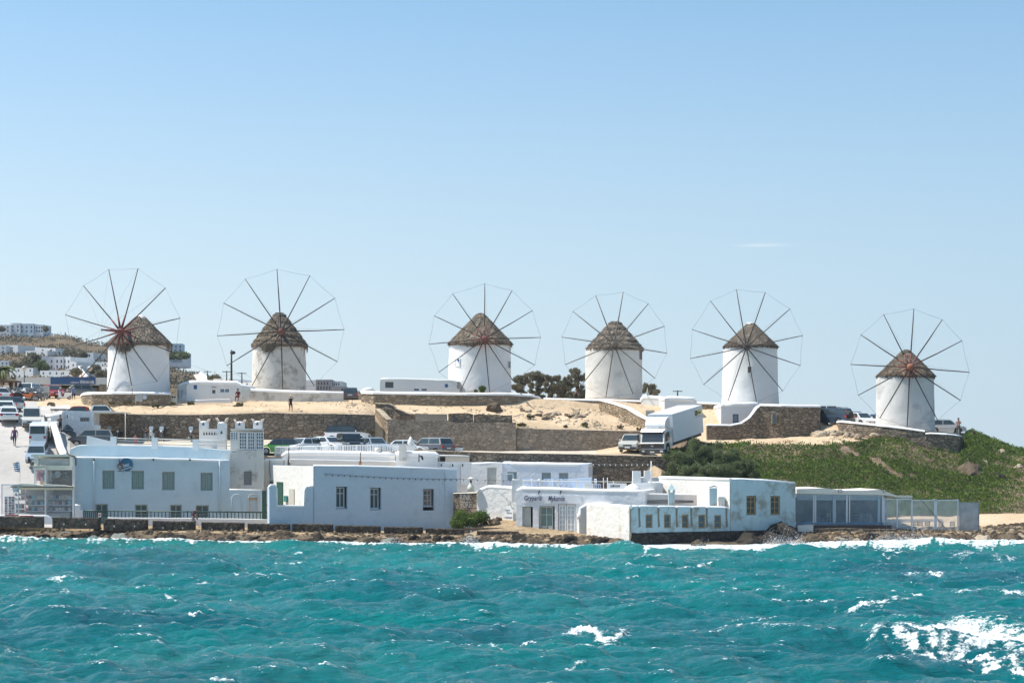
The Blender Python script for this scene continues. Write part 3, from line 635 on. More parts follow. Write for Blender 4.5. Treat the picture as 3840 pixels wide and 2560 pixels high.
def windmill(i, label, Y, bl, br, bpy_, tl, tr, tpy, el, er, epy, ax, apy, hub, tips, d, mat, thm, style, spm, hubm, windows=(), fray=.3, sw=.06, capmat=None):
    rng = random.Random(100+i)
    cx = xat((bl+br)/2, Y); rb = (br-bl)/2*Y/F; rt = (tr-tl)/2*Y/F
    z0 = zat(bpy_, Y-rb)-0.15; zt = zat(tpy, Y)
    t = thing('windmill', label, 'windmill', (cx, Y, z0), group='windmills in a row along the hilltop')
    c = Vector((cx, Y, z0)); hgt = zt-z0
    prof = [(rb+(rt-rb)*(j/22)**0.8, hgt*j/22) for j in range(23)]
    mb = MB(); mb.lathe(c, prof, 72, wob=.05, rng=rng); mb.build('tower', mat, t)
    # thatched cap
    re_ = (er-el)/2*Y/F; ze = zat(epy, Y); za = zat(apy, Y); hh = za-ze
    ccx = xat((el+er)/2, Y); cc = Vector((ccx, Y, ze))
    apx = xat(ax, Y)-ccx
    if style == 'cone': pr = [(0, 1), (.07, .985), (.2, .86), (.42, .62), (.65, .38), (.85, .17), (.96, .05), (1.0, 0)]
    else: pr = [(0, 1), (.13, .985), (.22, .91), (.40, .70), (.60, .47), (.80, .25), (.93, .09), (1.0, 0)]
    rp = [(a*re_, b_*hh) for a, b_ in pr]
    fine = []
    for a, b_ in zip(rp, rp[1:]):
        for s_ in range(4): fine.append((a[0]+(b_[0]-a[0])*s_/4, a[1]+(b_[1]-a[1])*s_/4))
    fine.append(rp[-1]); fine.append((re_-.05, -.22)); fine.append((rt*.9, -.18))
    mb = MB(); mb.lathe(cc, fine[::-1], 64, wob=.1, rng=rng)
    lay = {'cone': 0, 'layer': 7}[style]
    V, Fc = strands(cc, rp, 5200, .16 if style == 'cone' else .11, .085, rng, lay, fray)
    nb = len(mb.v); mb.v += V; mb.f += [tuple(nb+q for q in f) for f in Fc]; mb.m += [0]*len(Fc); mb.sm += [False]*len(Fc)
    # lean the apex the way it sits in the photo
    mb.v = [(x+apx*max(0, min(1, (z-cc.z)/hh))**1.2, y, z) for x, y, z in mb.v]
    cap = mb.build('thatched_roof', thm, t)
    if capmat:
        mc = MB(); q0 = capmat
        prc = [(re_*(0.03+q0*.95)+.1, hh*(1-q0*.95)), (re_*q0*.8+.08, hh*(1-q0*.55)), (re_*.12, hh*1.01), (.02, hh*1.03)]
        mc.lathe(cc+Vector((apx*.93, 0, 0)), prc, 30, wob=.07, rng=rng); mc.build('roof_crown', WHITE3 if i != 5 else WHITE2, cap)
    # wheel
    hp_ = P(hub[0], hub[1], Y-d); ctr = Vector((ccx, Y, hp_.z))
    axd = (hp_-ctr); axd.z = 0; axd.normalize(); axd = (axd+Vector((0, 0, .05))).normalized()
    mb = MB(); mb.tube([ctr, hp_+axd*.5], [.22, .17], 10); mb.build('axle', hubm, t)
    tipw = []
    for (tx, ty) in tips:
        ray = Vector(((tx-1920)/F, 1, (HZ-ty)/F)); o = Vector((0, 0, H))
        s_ = (hp_-o).dot(axd)/ray.dot(axd); tipw.append(o+ray*s_)
    hb = MB(); hb.tube([hp_-axd*.28, hp_-axd*.15, hp_+axd*.3, hp_+axd*.42], [.2, .34, .32, .14], 12)
    hubo = hb.build('hub', hubm, t)
    for k, tp in enumerate(tipw):
        mb = MB(); dr = (tp-hp_); st = hp_+dr.normalized()*.2
        mid = st+(tp-st)*.5+Vector((0, 0, -.03))
        mb.tube([st, st+(tp-st)*.25, mid, tp], [sw*1.2, sw*1.1, sw, sw*.72], 6)
        s = mb.build('spoke', spm, t)
        if hubm is not WOODG and i in (1, 3, 6):
            rr_ = MB(); rr_.tube([hp_+axd*.28, st+(tp-st)*(.2 if i != 1 else .24)+axd*.05], [sw*1.5, sw*1.25], 6); rr_.build('spoke_brace', REDW, s)
    # bowsprit and rigging
    bl_ = 5.0 if i == 1 else 3.6
    bt = hp_+axd*bl_
    if i == 1: bt = P(380, 1236, hp_.y-4.6)
    mb = MB(); mb.tube([hp_+axd*.3, bt], [.16 if i == 1 else .1, .07 if i == 1 else .045], 8); mb.build('bowsprit', hubm, t)
    mb = MB(); n = len(tipw)
    for k in range(n):
        a, b_ = tipw[k], tipw[(k+1) % n]
        mb.tube([a, (a+b_)/2+(hp_-(a+b_)/2)*.01, b_], .0105, 4)
    mb.build('rim_wire', WIRE, t)
    mb = MB()
    for a in tipw: mb.tube([a, (a+bt)/2-Vector((0, 0, .06)), bt], .008, 3, caps=False)
    mb.build('stay_wires', WIRE, t)
    # small windows sunk in dark recess frames
    for (x0, y0, x1, y1, kind) in windows:
        aL = math.asin(max(-.99, min(.99, (xat((x0+x1)/2, Y-rt*.7)-cx)/rt)))
        wdt = (x1-x0)*Y/F/max(.35, math.cos(aL)); zc = zat((y0+y1)/2, Y-rt*.7); hw = (y1-y0)*Y/F
        fr = (zc-z0)/hgt; rloc = rb+(rt-rb)*fr**.8
        nrm = Vector((math.sin(aL), -math.cos(aL), 0)); u = Vector((math.cos(aL), math.sin(aL), 0))
        o = Vector((cx, Y, zc))+nrm*(rloc-.1)
        wb = MB()
        for (du0, du1, dz0, dz1) in ((-wdt/2-.07, -wdt/2, -hw/2-.07, hw/2+.07), (wdt/2, wdt/2+.07, -hw/2-.07, hw/2+.07), (-wdt/2, wdt/2, hw/2, hw/2+.07), (-wdt/2, wdt/2, -hw/2-.07, -hw/2)):
            wb.obox(o+u*du0+Vector((0, 0, dz0)), u*(du1-du0), nrm*.17, Vector((0, 0, dz1-dz0)))
        wo_ = wb.build('window', mat if kind != 'wood' else WOODG, t)
        pb = MB(); pb.obox(o+u*(-wdt/2)+Vector((0, 0, -hw/2)), u*wdt, nrm*.12, Vector((0, 0, hw)))
        pb.build('shutter', {'blue': SHB, 'dark': DARKG, 'grey': SHG, 'wood': SHW}[kind], wo_)
        if kind == 'blue':
            pb = MB(); pb.obox(o+u*(-wdt/2)+Vector((0, 0, -hw/2)), u*wdt*.38, nrm*.135, Vector((0, 0, hw))); pb.build('reveal', WHITEP, wo_)
    return t
SHB = plain('blue_painted_shutter', (0.03, 0.13, 0.30), 0.5)
SHG = plain('grey_blue_shutter', (0.14, 0.19, 0.24), 0.6)
SHW = plain('brown_wood_shutter', (0.20, 0.13, 0.09), 0.7)
windmill(1, 'leftmost windmill, bright white tower with red hub wheel turned sideways', 190, 402, 637, 1471, 408, 631, 1288, 402, 642, 1292, 527, 1183, (455, 1243),
 [(407.6, 1009.7), (517.8, 1006.7), (620.8, 1079.4), (675.5, 1192.7), (660, 1325.5), (589.4, 1430), (493.7, 1446), (402, 1461), (300, 1421), (264, 1300), (245, 1180), (313, 1071)],
 4.0, plaster('bright_white_tower', (0.78, 0.775, 0.765), damt=.06), TH_G, 'cone', WOODD, REDW, (), fray=1.0, capmat=.22)
windmill(2, 'second windmill from the left, stained peeling tower under tall layered thatch', 196, 945, 1148, 1463, 950, 1147, 1292, 944, 1153, 1296, 1048, 1174, (1054, 1243),
 [(1038.7, 1009), (1162, 1033.5), (1256, 1117.7), (1291, 1235.5), (1265.6, 1356), (1179, 1447), (1060, 1459), (943, 1450), (850, 1371), (814, 1259), (838.5, 1136), (919.3, 1046)],
 4.0, WHITE2, TH_D, 'layer', WOODD, REDW, (), fray=.8)
windmill(3, 'third windmill from the left, white tower with blue windows and tan thatch', 193, 1679, 1919, 1467, 1687, 1915, 1290, 1682, 1920, 1290, 1802, 1174, (1817, 1270),
 [(1818, 1063), (1920.5, 1089), (1997, 1164), (2028, 1265), (2005.8, 1368.5), (1926, 1430), (1836, 1470), (1728, 1462), (1646, 1395), (1608, 1290), (1628, 1184), (1697, 1101)],
 4.0, plaster('clean_white_tower', (0.77, 0.765, 0.755), damt=.05), TH_T, 'cone', WOODD, REDW,
 [(1711, 1347, 1726, 1372, 'blue'), (1902, 1353, 1911, 1377, 'grey'), (1907, 1300, 1913, 1317, 'blue')], fray=.35, sw=.052)
windmill(4, 'fourth windmill from the left with bare grey spokes, standing beside the dark trees', 195, 2195, 2408, 1492, 2199, 2410, 1305, 2197, 2413, 1309, 2307, 1206, (2303, 1290),
 [(2337, 1095), (2431.5, 1138), (2492, 1222.6), (2501, 1324), (2456, 1418), (2374, 1477), (2272, 1489), (2180, 1444), (2119, 1367), (2106, 1263.6), (2148, 1167), (2233.7, 1108)],
 4.0, WHITE3, TH_G, 'layer', WOODG, WOODG, [(2400, 1316, 2408, 1343, 'wood')], fray=.1, capmat=.1)
windmill(5, 'fifth windmill from the left, tall tapering tower with one small dark window', 188, 2705, 2921, 1514, 2714, 2913, 1300, 2714, 2915, 1301, 2816, 1210, (2799, 1301),
 [(2761.6, 1085), (2870, 1096), (2962.5, 1158), (3010, 1258), (3001.6, 1370), (2935.4, 1465.6), (2837, 1508), (2730, 1502), (2638, 1442), (2588, 1344), (2595, 1235), (2664, 1128)],
 4.0, WHITE, TH_G, 'cone', WOODD, WOODD, [(2801, 1376, 2814, 1399, 'dark')], fray=.1, sw=.052, capmat=.2)
windmill(6, 'rightmost windmill near the hill edge, grey stained tower under a pointed cap and orange hub', 181, 3283, 3505, 1612, 3291, 3502, 1413, 3290, 3504, 1411, 3398, 1311, (3412, 1376),
 [(3427, 1157.5), (3533.7, 1197.7), (3607.5, 1277), (3635.5, 1395.5), (3601.8, 1500.8), (3516, 1575), (3402, 1600), (3299, 1568), (3218, 1481.7), (3190, 1366), (3227.5, 1254.7), (3313.6, 1179)],
 3.8, plaster('grey_stained_tower', (0.66, 0.65, 0.63), (0.27, 0.27, 0.25), 0.75, 0.32, thresh=.54), TH_D, 'cone', WOODD, plain('orange_rust_paint', (0.36, 0.13, 0.06), .7), (), fray=.05)

# ------------------------------------------------------------------ walls that follow a polyline: points (column, top row, bottom row, distance)
def wall(name, label, cat, pts, thick, mat, cap=None, capr=.22, jit=.04, rounded_cap=True, group=None, seg=1.0, capmat=None, depth_vec=None):
    rng = random.Random(hash(label) % 999 if False else len(label)*7+int(pts[0][0]))
    W = [(P(a, b, d), P(a, c, d)) for a, b, c, d in pts]
    top = []; bot = []
    for (t0, b0), (t1, b1) in zip(W, W[1:]):
        n = max(1, int((t1-t0).length/seg))
        for i in range(n): top.append(t0.lerp(t1, i/n)); bot.append(b0.lerp(b1, i/n))
    top.append(W[-1][0]); bot.append(W[-1][1])
    N_ = len(top); nr = []
    for i in range(N_):
        d = top[min(i+1, N_-1)]-top[max(i-1, 0)]; d.z = 0; d.normalize(); nr.append(Vector((-d.y, d.x, 0)))
    mb = MB(); vs = []; H_ = 5
    tj = [Vector((0, 0, rng.uniform(-jit, jit))) for _ in range(N_)]
    for i in range(N_):
        bt = Vector((top[i].x, top[i].y, min(bot[i].z, top[i].z)-.3))
        for h in range(H_):
            p = bt.lerp(top[i]+tj[i], h/(H_-1)); vs.append(p+nr[i]*(-.0+rng.uniform(-jit, jit)*.6))
        vs.append(top[i]+tj[i]+nr[i]*thick); vs.append(bt+nr[i]*thick)
    K_ = H_+2; fs = []
    for i in range(N_-1):
        for h in range(K_-1): fs.append((i*K_+h, (i+1)*K_+h, (i+1)*K_+h+1, i*K_+h+1))
    fs.append(tuple(range(K_))[::-1]); fs.append(tuple((N_-1)*K_+h for h in range(K_)))
    mb.add(vs, fs)
    base = Vector((bot[N_//2].x, bot[N_//2].y, bot[N_//2].z))
    t = thing(name, label, cat, base, group); mb.build('masonry', mat, t)
    if cap:
        cb = MB(); cen = [top[i]+nr[i]*thick*.5+Vector((0, 0, capr*.15)) for i in range(N_)]
        n = 10; vs = []
        for i in range(N_):
            hw = thick*.5+.07; hh_ = cap*rng.uniform(.93, 1.07)
            for k in range(n):
                a = math.pi*k/(n-1)
                vs.append(cen[i]-nr[i]*hw*math.cos(a)*1.0+Vector((0, 0, -capr*.3+hh_*math.sin(a)**.6)))
        fs = []
        for i in range(N_-1):
            for k in range(n): k2 = (k+1) % n; fs.append((i*n+k, (i+1)*n+k, (i+1)*n+k2, i*n+k2))
        fs.append(tuple(range(n))); fs.append(tuple((N_-1)*n+k for k in range(n))[::-1])
        cb.add(vs, fs, smooth=False); cb.build('coping', capmat or CAPW, t)
    return t
wall('stone_wall', 'curved stone wall with thick white top below the leftmost windmill', 'wall', [(322, 1480, 1515, 196), (304, 1484, 1510, 190), (312, 1480, 1514, 187), (345, 1478, 1516, 185.6), (420, 1477, 1516, 185), (520, 1477, 1518, 185), (640, 1479, 1518, 185.5)], .5, STONE, .28)
wall('parapet_wall', 'long peeling white wall running in front of the second windmill', 'wall', [(938, 1465, 1506, 188), (1100, 1472, 1508, 187.5), (1200, 1474, 1508, 187.5), (1288, 1476, 1506, 188)], .5, WHITE2, .28)
wall('stone_wall', 'long stone wall with white rounded top below the third windmill', 'wall', [(1355, 1475, 1510, 188), (1400, 1476, 1516, 187), (1560, 1479, 1519, 186.6), (1750, 1481, 1519, 186.5), (1900, 1481, 1519, 187), (1990, 1486, 1519, 188), (2026, 1496, 1519, 190), (2030, 1500, 1522, 193)], .55, STONE, .3)
wall('stone_wall', 'low stone wall with flat white top in front of the fourth windmill', 'wall', [(2038, 1497, 1524, 188.5), (2120, 1499, 1528, 188), (2246, 1502, 1536, 187.5)], .5, STONEW, .2)
wall('stone_wall', 'sloping stone wall with white top running down from the fourth windmill to the truck', 'wall', [(2246, 1500, 1540, 187), (2300, 1514, 1560, 185), (2352, 1532, 1580, 183), (2390, 1556, 1600, 181), (2440, 1580, 1612, 179), (2470, 1598, 1618, 178)], .5, STONEW, .2)
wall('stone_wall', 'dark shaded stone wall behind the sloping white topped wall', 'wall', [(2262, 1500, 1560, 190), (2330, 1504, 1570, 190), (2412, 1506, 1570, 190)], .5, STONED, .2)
wall('stone_wall', 'stone wall with a white top between the small white house and the fifth windmill', 'wall', [(2600, 1513, 1570, 191), (2700, 1516, 1570, 191)], .5, STONE, .22)
wall('stone_wall', 'tall dark stone terrace wall with white top right of the fifth windmill', 'wall', [(2848, 1521, 1655, 179.5), (2930, 1523, 1654, 179), (3000, 1525, 1648, 179.3), (3075, 1526, 1640, 180), (3076, 1527, 1638, 186)], .6, STONED, .25)
wall('stone_wall', 'lower stone wall with white ledge below the house at the fifth windmill', 'wall', [(2652, 1594, 1655, 178.6), (2740, 1595, 1656, 178.8), (2780, 1588, 1656, 179), (2812, 1566, 1656, 179.2), (2838, 1532, 1656, 179.4), (2850, 1523, 1656, 179.6)], .5, STONED, .16, seg=.5)
wall('stone_wall', 'stone wall with cracked white top curving below the rightmost windmill', 'wall', [(3150, 1590, 1604, 184), (3138, 1583, 1606, 180), (3150, 1581, 1608, 178), (3200, 1586, 1622, 176.5), (3300, 1596, 1642, 175), (3400, 1608, 1660, 174), (3468, 1618, 1690, 173.6)], .5, STONED, .17, jit=.08)
wall('stone_wall', 'tall stone retaining wall with broken white top right of the rightmost windmill', 'wall', [(3470, 1626, 1696, 173.5), (3490, 1625, 1700, 173.4), (3550, 1628, 1712, 173.2), (3598, 1634, 1714, 173.6), (3604, 1636, 1710, 178)], .55, STONED, .14, jit=.06)
wall('retaining_wall', 'long dark stone retaining wall behind the parked cars on the left', 'wall', [(352, 1551, 1660, 177.2), (500, 1552, 1662, 177), (700, 1554, 1662, 177), (850, 1552, 1662, 177), (990, 1546, 1662, 177), (1100, 1549, 1662, 177), (1250, 1550, 1662, 177), (1405, 1554, 1662, 177)], .5, STONED, .05, capmat=plain('dusty_concrete', (.42, .36, .29), .9), jit=.03)
wall('retaining_wall', 'brown stone retaining wall below the ruined enclosure, behind the parked cars', 'wall', [(1455, 1573, 1705, 176.4), (1500, 1574, 1705, 176.4), (1680, 1578, 1705, 176.6), (1700, 1583, 1705, 176.6), (1935, 1584, 1705, 176.6)], .5, STONEM, None, jit=.05, seg=.6)
wall('retaining_wall', 'brown plastered stone retaining wall left of the white truck', 'wall', [(1937, 1603, 1705, 176.9), (2000, 1606, 1705, 176.9), (2200, 1611, 1705, 177), (2340, 1614, 1690, 177), (2420, 1615, 1680, 177)], .5, STONEM, .04, capmat=plain('dusty_concrete', (.42, .36, .29), .9))
wall('ruined_wall', 'sunlit end wall of the ruined enclosure stepping down towards the cars', 'wall', [(1408, 1532, 1640, 180), (1425, 1545, 1655, 178.4), (1440, 1562, 1670, 177.2), (1454, 1573, 1705, 176.5)], .5, STONEW, .08, capmat=ROCKL, seg=.4, jit=.05)
wall('ruined_wall', 'back wall of the ruined enclosure with a blue grey doorway and broken slope', 'wall', [(1407, 1512, 1575, 181), (1460, 1514, 1575, 180.6), (1474, 1520, 1575, 180.5), (1486, 1532, 1575, 180.4), (1510, 1541, 1575, 180.3), (1530, 1550, 1575, 180.2), (1557, 1552, 1575, 180)], .5, STONED, .1, capmat=ROCKL, seg=.4, jit=.08)
wall('ruined_wall', 'low plastered wall stub with a grey panel in the ruined enclosure', 'wall', [(1558, 1549, 1577, 179.4), (1600, 1551, 1577, 179.3), (1676, 1552, 1577, 179.2)], .4, plaster('tan_render', (.42, .35, .27), damt=.4), None, jit=.02)
wall('ruined_wall', 'dark brick wall block on top of the ruined enclosure, left one of two', 'wall', [(1681, 1550, 1588, 177.3), (1762, 1549, 1588, 177.2), (1774, 1552, 1588, 177.2)], .5, STONED, None, jit=.04, seg=.5)
wall('ruined_wall', 'dark brick wall block on top of the ruined enclosure, right one of two', 'wall', [(1776, 1556, 1586, 177.2), (1800, 1552, 1586, 177.1), (1921, 1556, 1586, 177.1)], .5, STONED, None, jit=.04, seg=.5)
wall('retaining_wall', 'long low stone wall with pale top edge above the white restaurant roofs', 'wall', [(1440, 1692, 1720, 165.6), (1550, 1683, 1740, 165.6), (1700, 1691, 1800, 165.6), (1900, 1697, 1840, 165.6), (2150, 1701, 1850, 165.6), (2250, 1704, 1850, 165.7), (2480, 1709, 1850, 165.9), (2540, 1709, 1850, 166)], .45, STONED, .05, capmat=plain('dusty_concrete', (.42, .36, .29), .9))
# ------------------------------------------------------------------ facades
class Fac:
    def __init__(s, pa, Ya, ang):      # start column/distance, angle: + means the right end runs away from the camera
        s.a = Vector((xat(pa, Ya), Ya, 0)); s.u = Vector((math.cos(R(ang)), math.sin(R(ang)), 0)); s.n = Vector((s.u.y, -s.u.x, 0)); s.z = Vector((0, 0, 1))
    def s_(s, px):
        k = (px-1920)/F
        den = s.u.x-k*s.u.y
        return (k*s.a.y-s.a.x)/den
    def Y(s, px): return s.a.y+s.u.y*s.s_(px)
    def sz(s, px, py):
        t = s.s_(px); return t, zat(py, s.a.y+s.u.y*t)
    def p(s, t, z, d=0): return s.a+s.u*t+s.n*d+s.z*z
    def pp(s, px, py, d=0): t, z = s.sz(px, py); return s.p(t, z, d)
    def back(s, px, dist, Yb=None): return s.p(s.s_(px), 0, -dist)
def block(name, label, cat, fac, top, zb, depth, mat, ops=(), par=None, reveal=.22, group=None, parent=None, loc=None, roofm=None, thick_par=None, wallname='wall', side_par=True, rj=.0):
    # top: [(px,py)...] left to right outline of the front wall's top edge; ops: openings (x0,y0,x1,y1)
    st = [fac.sz(x, y) for x, y in top]
    S0, S1 = st[0][0], st[-1][0]
    def zt(s): return pl(s, st)
    O = []
    for (x0, y0, x1, y1) in ops:
        a = fac.sz((x0+x1)/2, y0); b = fac.sz((x0+x1)/2, y1)
        O.append((fac.s_(x0), b[1], fac.s_(x1), a[1]))
    if zb is not None and callable(zb): zb = zb()
    cen = fac.p((S0+S1)/2, zb, -depth/2)
    if parent is None: t = thing(name, label, cat, cen, group)
    else: t = parent
    ss = sorted(set([round(x, 4) for x in [q[0] for q in st]+[o[0] for o in O]+[o[2] for o in O]]))
    s2 = []
    for a, b in zip(ss, ss[1:]):
        n = max(1, int((b-a)/2.5)); s2 += [a+(b-a)*i/n for i in range(n)]
    ss = s2+[ss[-1]]
    mb = MB()
    for a, b in zip(ss, ss[1:]):
        m_ = (a+b)/2; oo = [o for o in O if o[0]-1e-3 < m_ < o[2]+1e-3]
        zz = sorted(set([zb]+[o[1] for o in oo]+[o[3] for o in oo]))
        for c, d in zip(zz, zz[1:]):
            if any(o[1]-1e-4 < (c+d)/2 < o[3]+1e-4 for o in oo): continue
            mb.quad(fac.p(a, c), fac.p(b, c), fac.p(b, d), fac.p(a, d))
        c = zz[-1]; mb.quad(fac.p(a, c), fac.p(b, c), fac.p(b, zt(b)), fac.p(a, zt(a)))
        # roof strip and back
        mb.quad(fac.p(a, zt(a)), fac.p(b, zt(b)), fac.p(b, zt(b), -depth), fac.p(a, zt(a), -depth), 1)
        mb.quad(fac.p(b, zb, -depth), fac.p(a, zb, -depth), fac.p(a, zt(a), -depth), fac.p(b, zt(b), -depth))
    for x, y, X2, Y2 in O:
        r = -reveal
        mb.quad(fac.p(x, y), fac.p(x, y, r), fac.p(x, Y2, r), fac.p(x, Y2)); mb.quad(fac.p(X2, y, r), fac.p(X2, y), fac.p(X2, Y2), fac.p(X2, Y2, r))
        mb.quad(fac.p(x, y), fac.p(X2, y), fac.p(X2, y, r), fac.p(x, y, r)); mb.quad(fac.p(x, Y2, r), fac.p(X2, Y2, r), fac.p(X2, Y2), fac.p(x, Y2))
    for s in (S0, S1): mb.quad(fac.p(s, zb), fac.p(s, zt(s)), fac.p(s, zt(s), -depth), fac.p(s, zb, -depth))
    mb.build(wallname, [mat, roofm or mat], t)
    if par:
        pb = MB(); rr_ = random.Random(int(top[0][0])+int(top[0][1]))
        pts = []
        for (a, b), (c, d) in zip(st, st[1:]):
            n = max(1, int(abs(c-a)/.7)) if abs(c-a) > .3 else 2
            pts += [(a+(c-a)*i/n, b+(d-b)*i/n) for i in range(n)]
        pts.append(st[-1]); cor = par*1.0
        q = [fac.p(a, b-par*.25+rr_.uniform(-.02, .02), -cor*.8) for a, b in pts]
        if side_par:
            q = [fac.p(S0+cor*.8, zt(S0)-par*.25, -depth+.1), fac.p(S0+cor*.8, zt(S0)-par*.25, -depth*.5)]+[q[0]+fac.u*cor*.8]+q[1:-1]+[q[-1]-fac.u*cor*.8]+[fac.p(S1-cor*.8, zt(S1)-par*.25, -depth*.5), fac.p(S1-cor*.8, zt(S1)-par*.25, -depth+.1)]
        pb.tube(q, par, 10); pb.build('parapet', thick_par or CAPW, t)
    return t
SAGE = plain('sage_green_paint', (0.26, 0.33, 0.31), 0.6, var=.06)
SAGEP = plain('sage_shutter_panel', (0.21, 0.285, 0.27), 0.6, var=.08)
SAGEF = plain('sage_grey_frame', (0.34, 0.36, 0.32), 0.6, var=.08)
CREAMF = plain('cream_grey_frame', (0.55, 0.55, 0.50), 0.6, var=.06)
CREAMP = plain('cream_grey_panel', (0.48, 0.49, 0.45), 0.6, var=.06)
OCHF = plain('ochre_wood_frame', (0.27, 0.18, 0.075), 0.7, var=.2)
WGREY = plain('pale_grey_frame', (0.58, 0.62, 0.66), 0.6, var=.05)
GREEND = plain('dark_green_paint', (0.025, 0.085, 0.06), 0.5, var=.15)
GLG = glass('greenish_glass', (0.16, 0.22, 0.20), .12)
GLB = glass('blue_grey_glass', (0.07, 0.10, 0.13), .1)
CURT = plain('white_curtained_glass', (0.5, 0.55, 0.58), 0.25, var=.08)
def window(fac, rect, t, name='window', fm=WHITEP, pm=DARKG, nx=2, rows=(), d=-.14, bw=.055, panel=False, label=None, mull=True, sill=None, inner=None):
    x0, y0, x1, y1 = rect
    xa, xb = fac.s_(x0), fac.s_(x1); za = fac.sz((x0+x1)/2, y1)[1]; zb = fac.sz((x0+x1)/2, y0)[1]
    mb = MB(); n = fac.n*.05; Z = Vector((0, 0, 1))
    def bar(a, b, c, e): mb.obox(fac.p(a, c, d), fac.u*(b-a), n, Z*(e-c))
    bar(xa, xa+bw, za, zb); bar(xb-bw, xb, za, zb); bar(xa+bw, xb-bw, za, za+bw); bar(xa+bw, xb-bw, zb-bw, zb)
    cols = [xa+bw+(xb-xa-2*bw)*i/nx for i in range(nx+1)]
    for c in cols[1:-1]: bar(c-bw*.4, c+bw*.4, za+bw, zb-bw)
    for rfr in rows:
        zz = zb-(zb-za)*rfr
        for a, b in zip(cols, cols[1:]): bar(a+bw*.4, b-bw*.4, zz-bw*.35, zz+bw*.35)
    w_ = mb.build(name, fm, t)
    if label: w_['label'] = label
    pb = MB()
    pb.obox(fac.p(xa+bw*.5, za+bw*.5, d-.035), fac.u*(xb-xa-bw), fac.n*.03, Z*(zb-za-bw))
    if panel:
        for a, b in zip(cols, cols[1:]):
            pb.obox(fac.p(a+bw, za+bw*1.8, d-.004), fac.u*(b-a-2*bw), fac.n*.02, Z*(zb-za-3.6*bw))
    pb.build('panel' if panel else 'pane', pm, w_)
    if sill:
        sb = MB(); sb.obox(fac.p(xa-.03, za-.06, d), fac.u*(xb-xa+.06), fac.n*(-d+.05), Z*.055); sb.build('sill', sill, w_)
    return w_

# ---- 1. long blue souvenir building, left
fB1 = Fac(280, 156.0, 13)
B1W = [(384, 1763, 430, 1833), (493, 1764, 540, 1834), (608, 1768, 655, 1837), (752, 1771, 798, 1839)]
B1D = [(358, 1889, 405, 1940), (506, 1891, 553, 1940), (638, 1892, 682, 1940), (735, 1893, 783, 1940)]
b1 = block('building', 'long pale blue two storey building with sage shutters and a round blue shop sign', 'building', fB1, [(281, 1715), (570, 1719), (862, 1727)], .6, 9.0, BLUEW1, B1W+B1D, par=.14)
for r_ in B1W: window(fB1, r_, b1, 'shuttered_window', SAGEF, SAGEP, 2, d=-.16, bw=.07, panel=True)
for r_ in B1D: window(fB1, r_, b1, 'glazed_door', SAGEF, glass('dull_door_glass', (.07, .085, .08), .12), 2, (0.75,), d=-.18, bw=.09)
for px in (352, 823):
    a = fB1.pp(px, 1728, .05); b_ = fB1.pp(px, 1925, .05)
    MB().tube([a, b_], .07, 8).build('drainpipe', BLUEW1, b1)
for px in (352, 575, 712):
    MB().tube([fB1.pp(px, 1718, .1), fB1.pp(px, 1722, .22), fB1.pp(px, 1726, .22)], [.03, .07, .1], 8).build('spotlight', BLACKM, b1)
# upper set-back storey wall with terrace railing (a second, deeper wall)
fB1b = Fac(262, 161.5, 3)
b1u = block('building', 'set back upper storey wall and roof terrace above the blue souvenir building', 'building', fB1b, [(262, 1684), (300, 1668), (560, 1670), (700, 1675), (862, 1687), (898, 1690)], 4.2, 8.0, BLUEW1, (), par=.06, roofm=WHITE3)
for (x0, x1, y0, y1) in ((414, 436, 1636, 1672), (569, 591, 1640, 1682), (722, 745, 1646, 1687), (872, 896, 1650, 1690)):
    mb = MB(); a = fB1b.pp(x0, y1, .05); mb.obox(a, fB1b.u*(fB1b.s_(x1)-fB1b.s_(x0)), -fB1b.n*.35, Vector((0, 0, zat(y0, 161.7)-a.z))); mb.build('terrace_post', WHITE, b1u)
mb = MB(); q = [(322, 1632, 1668), (414, 1650, 1668)]
mb = MB(); o = fB1b.pp(322, 1668, .02)
mb.prism(fB1b.p(0, 0, .02), fB1b.u, Vector((0, 0, 1)), [fB1b.sz(324, 1668), fB1b.sz(414, 1670), fB1b.sz(414, 1654), fB1b.sz(326, 1633)], -fB1b.n*.2); mb.build('terrace_parapet', WHITE, b1u)
for (x0, x1) in ((436, 569), (591, 722), (745, 872)):
    for k_, py in enumerate((1642, 1650, 1662)):
        dy = (x0-436)*.022
        MB().tube([fB1b.pp(x0, py+dy, -.1), fB1b.pp(x1, py+dy+3, -.1)], .035 if k_ else .05, 6).build('terrace_rail', CREAMF, b1u)
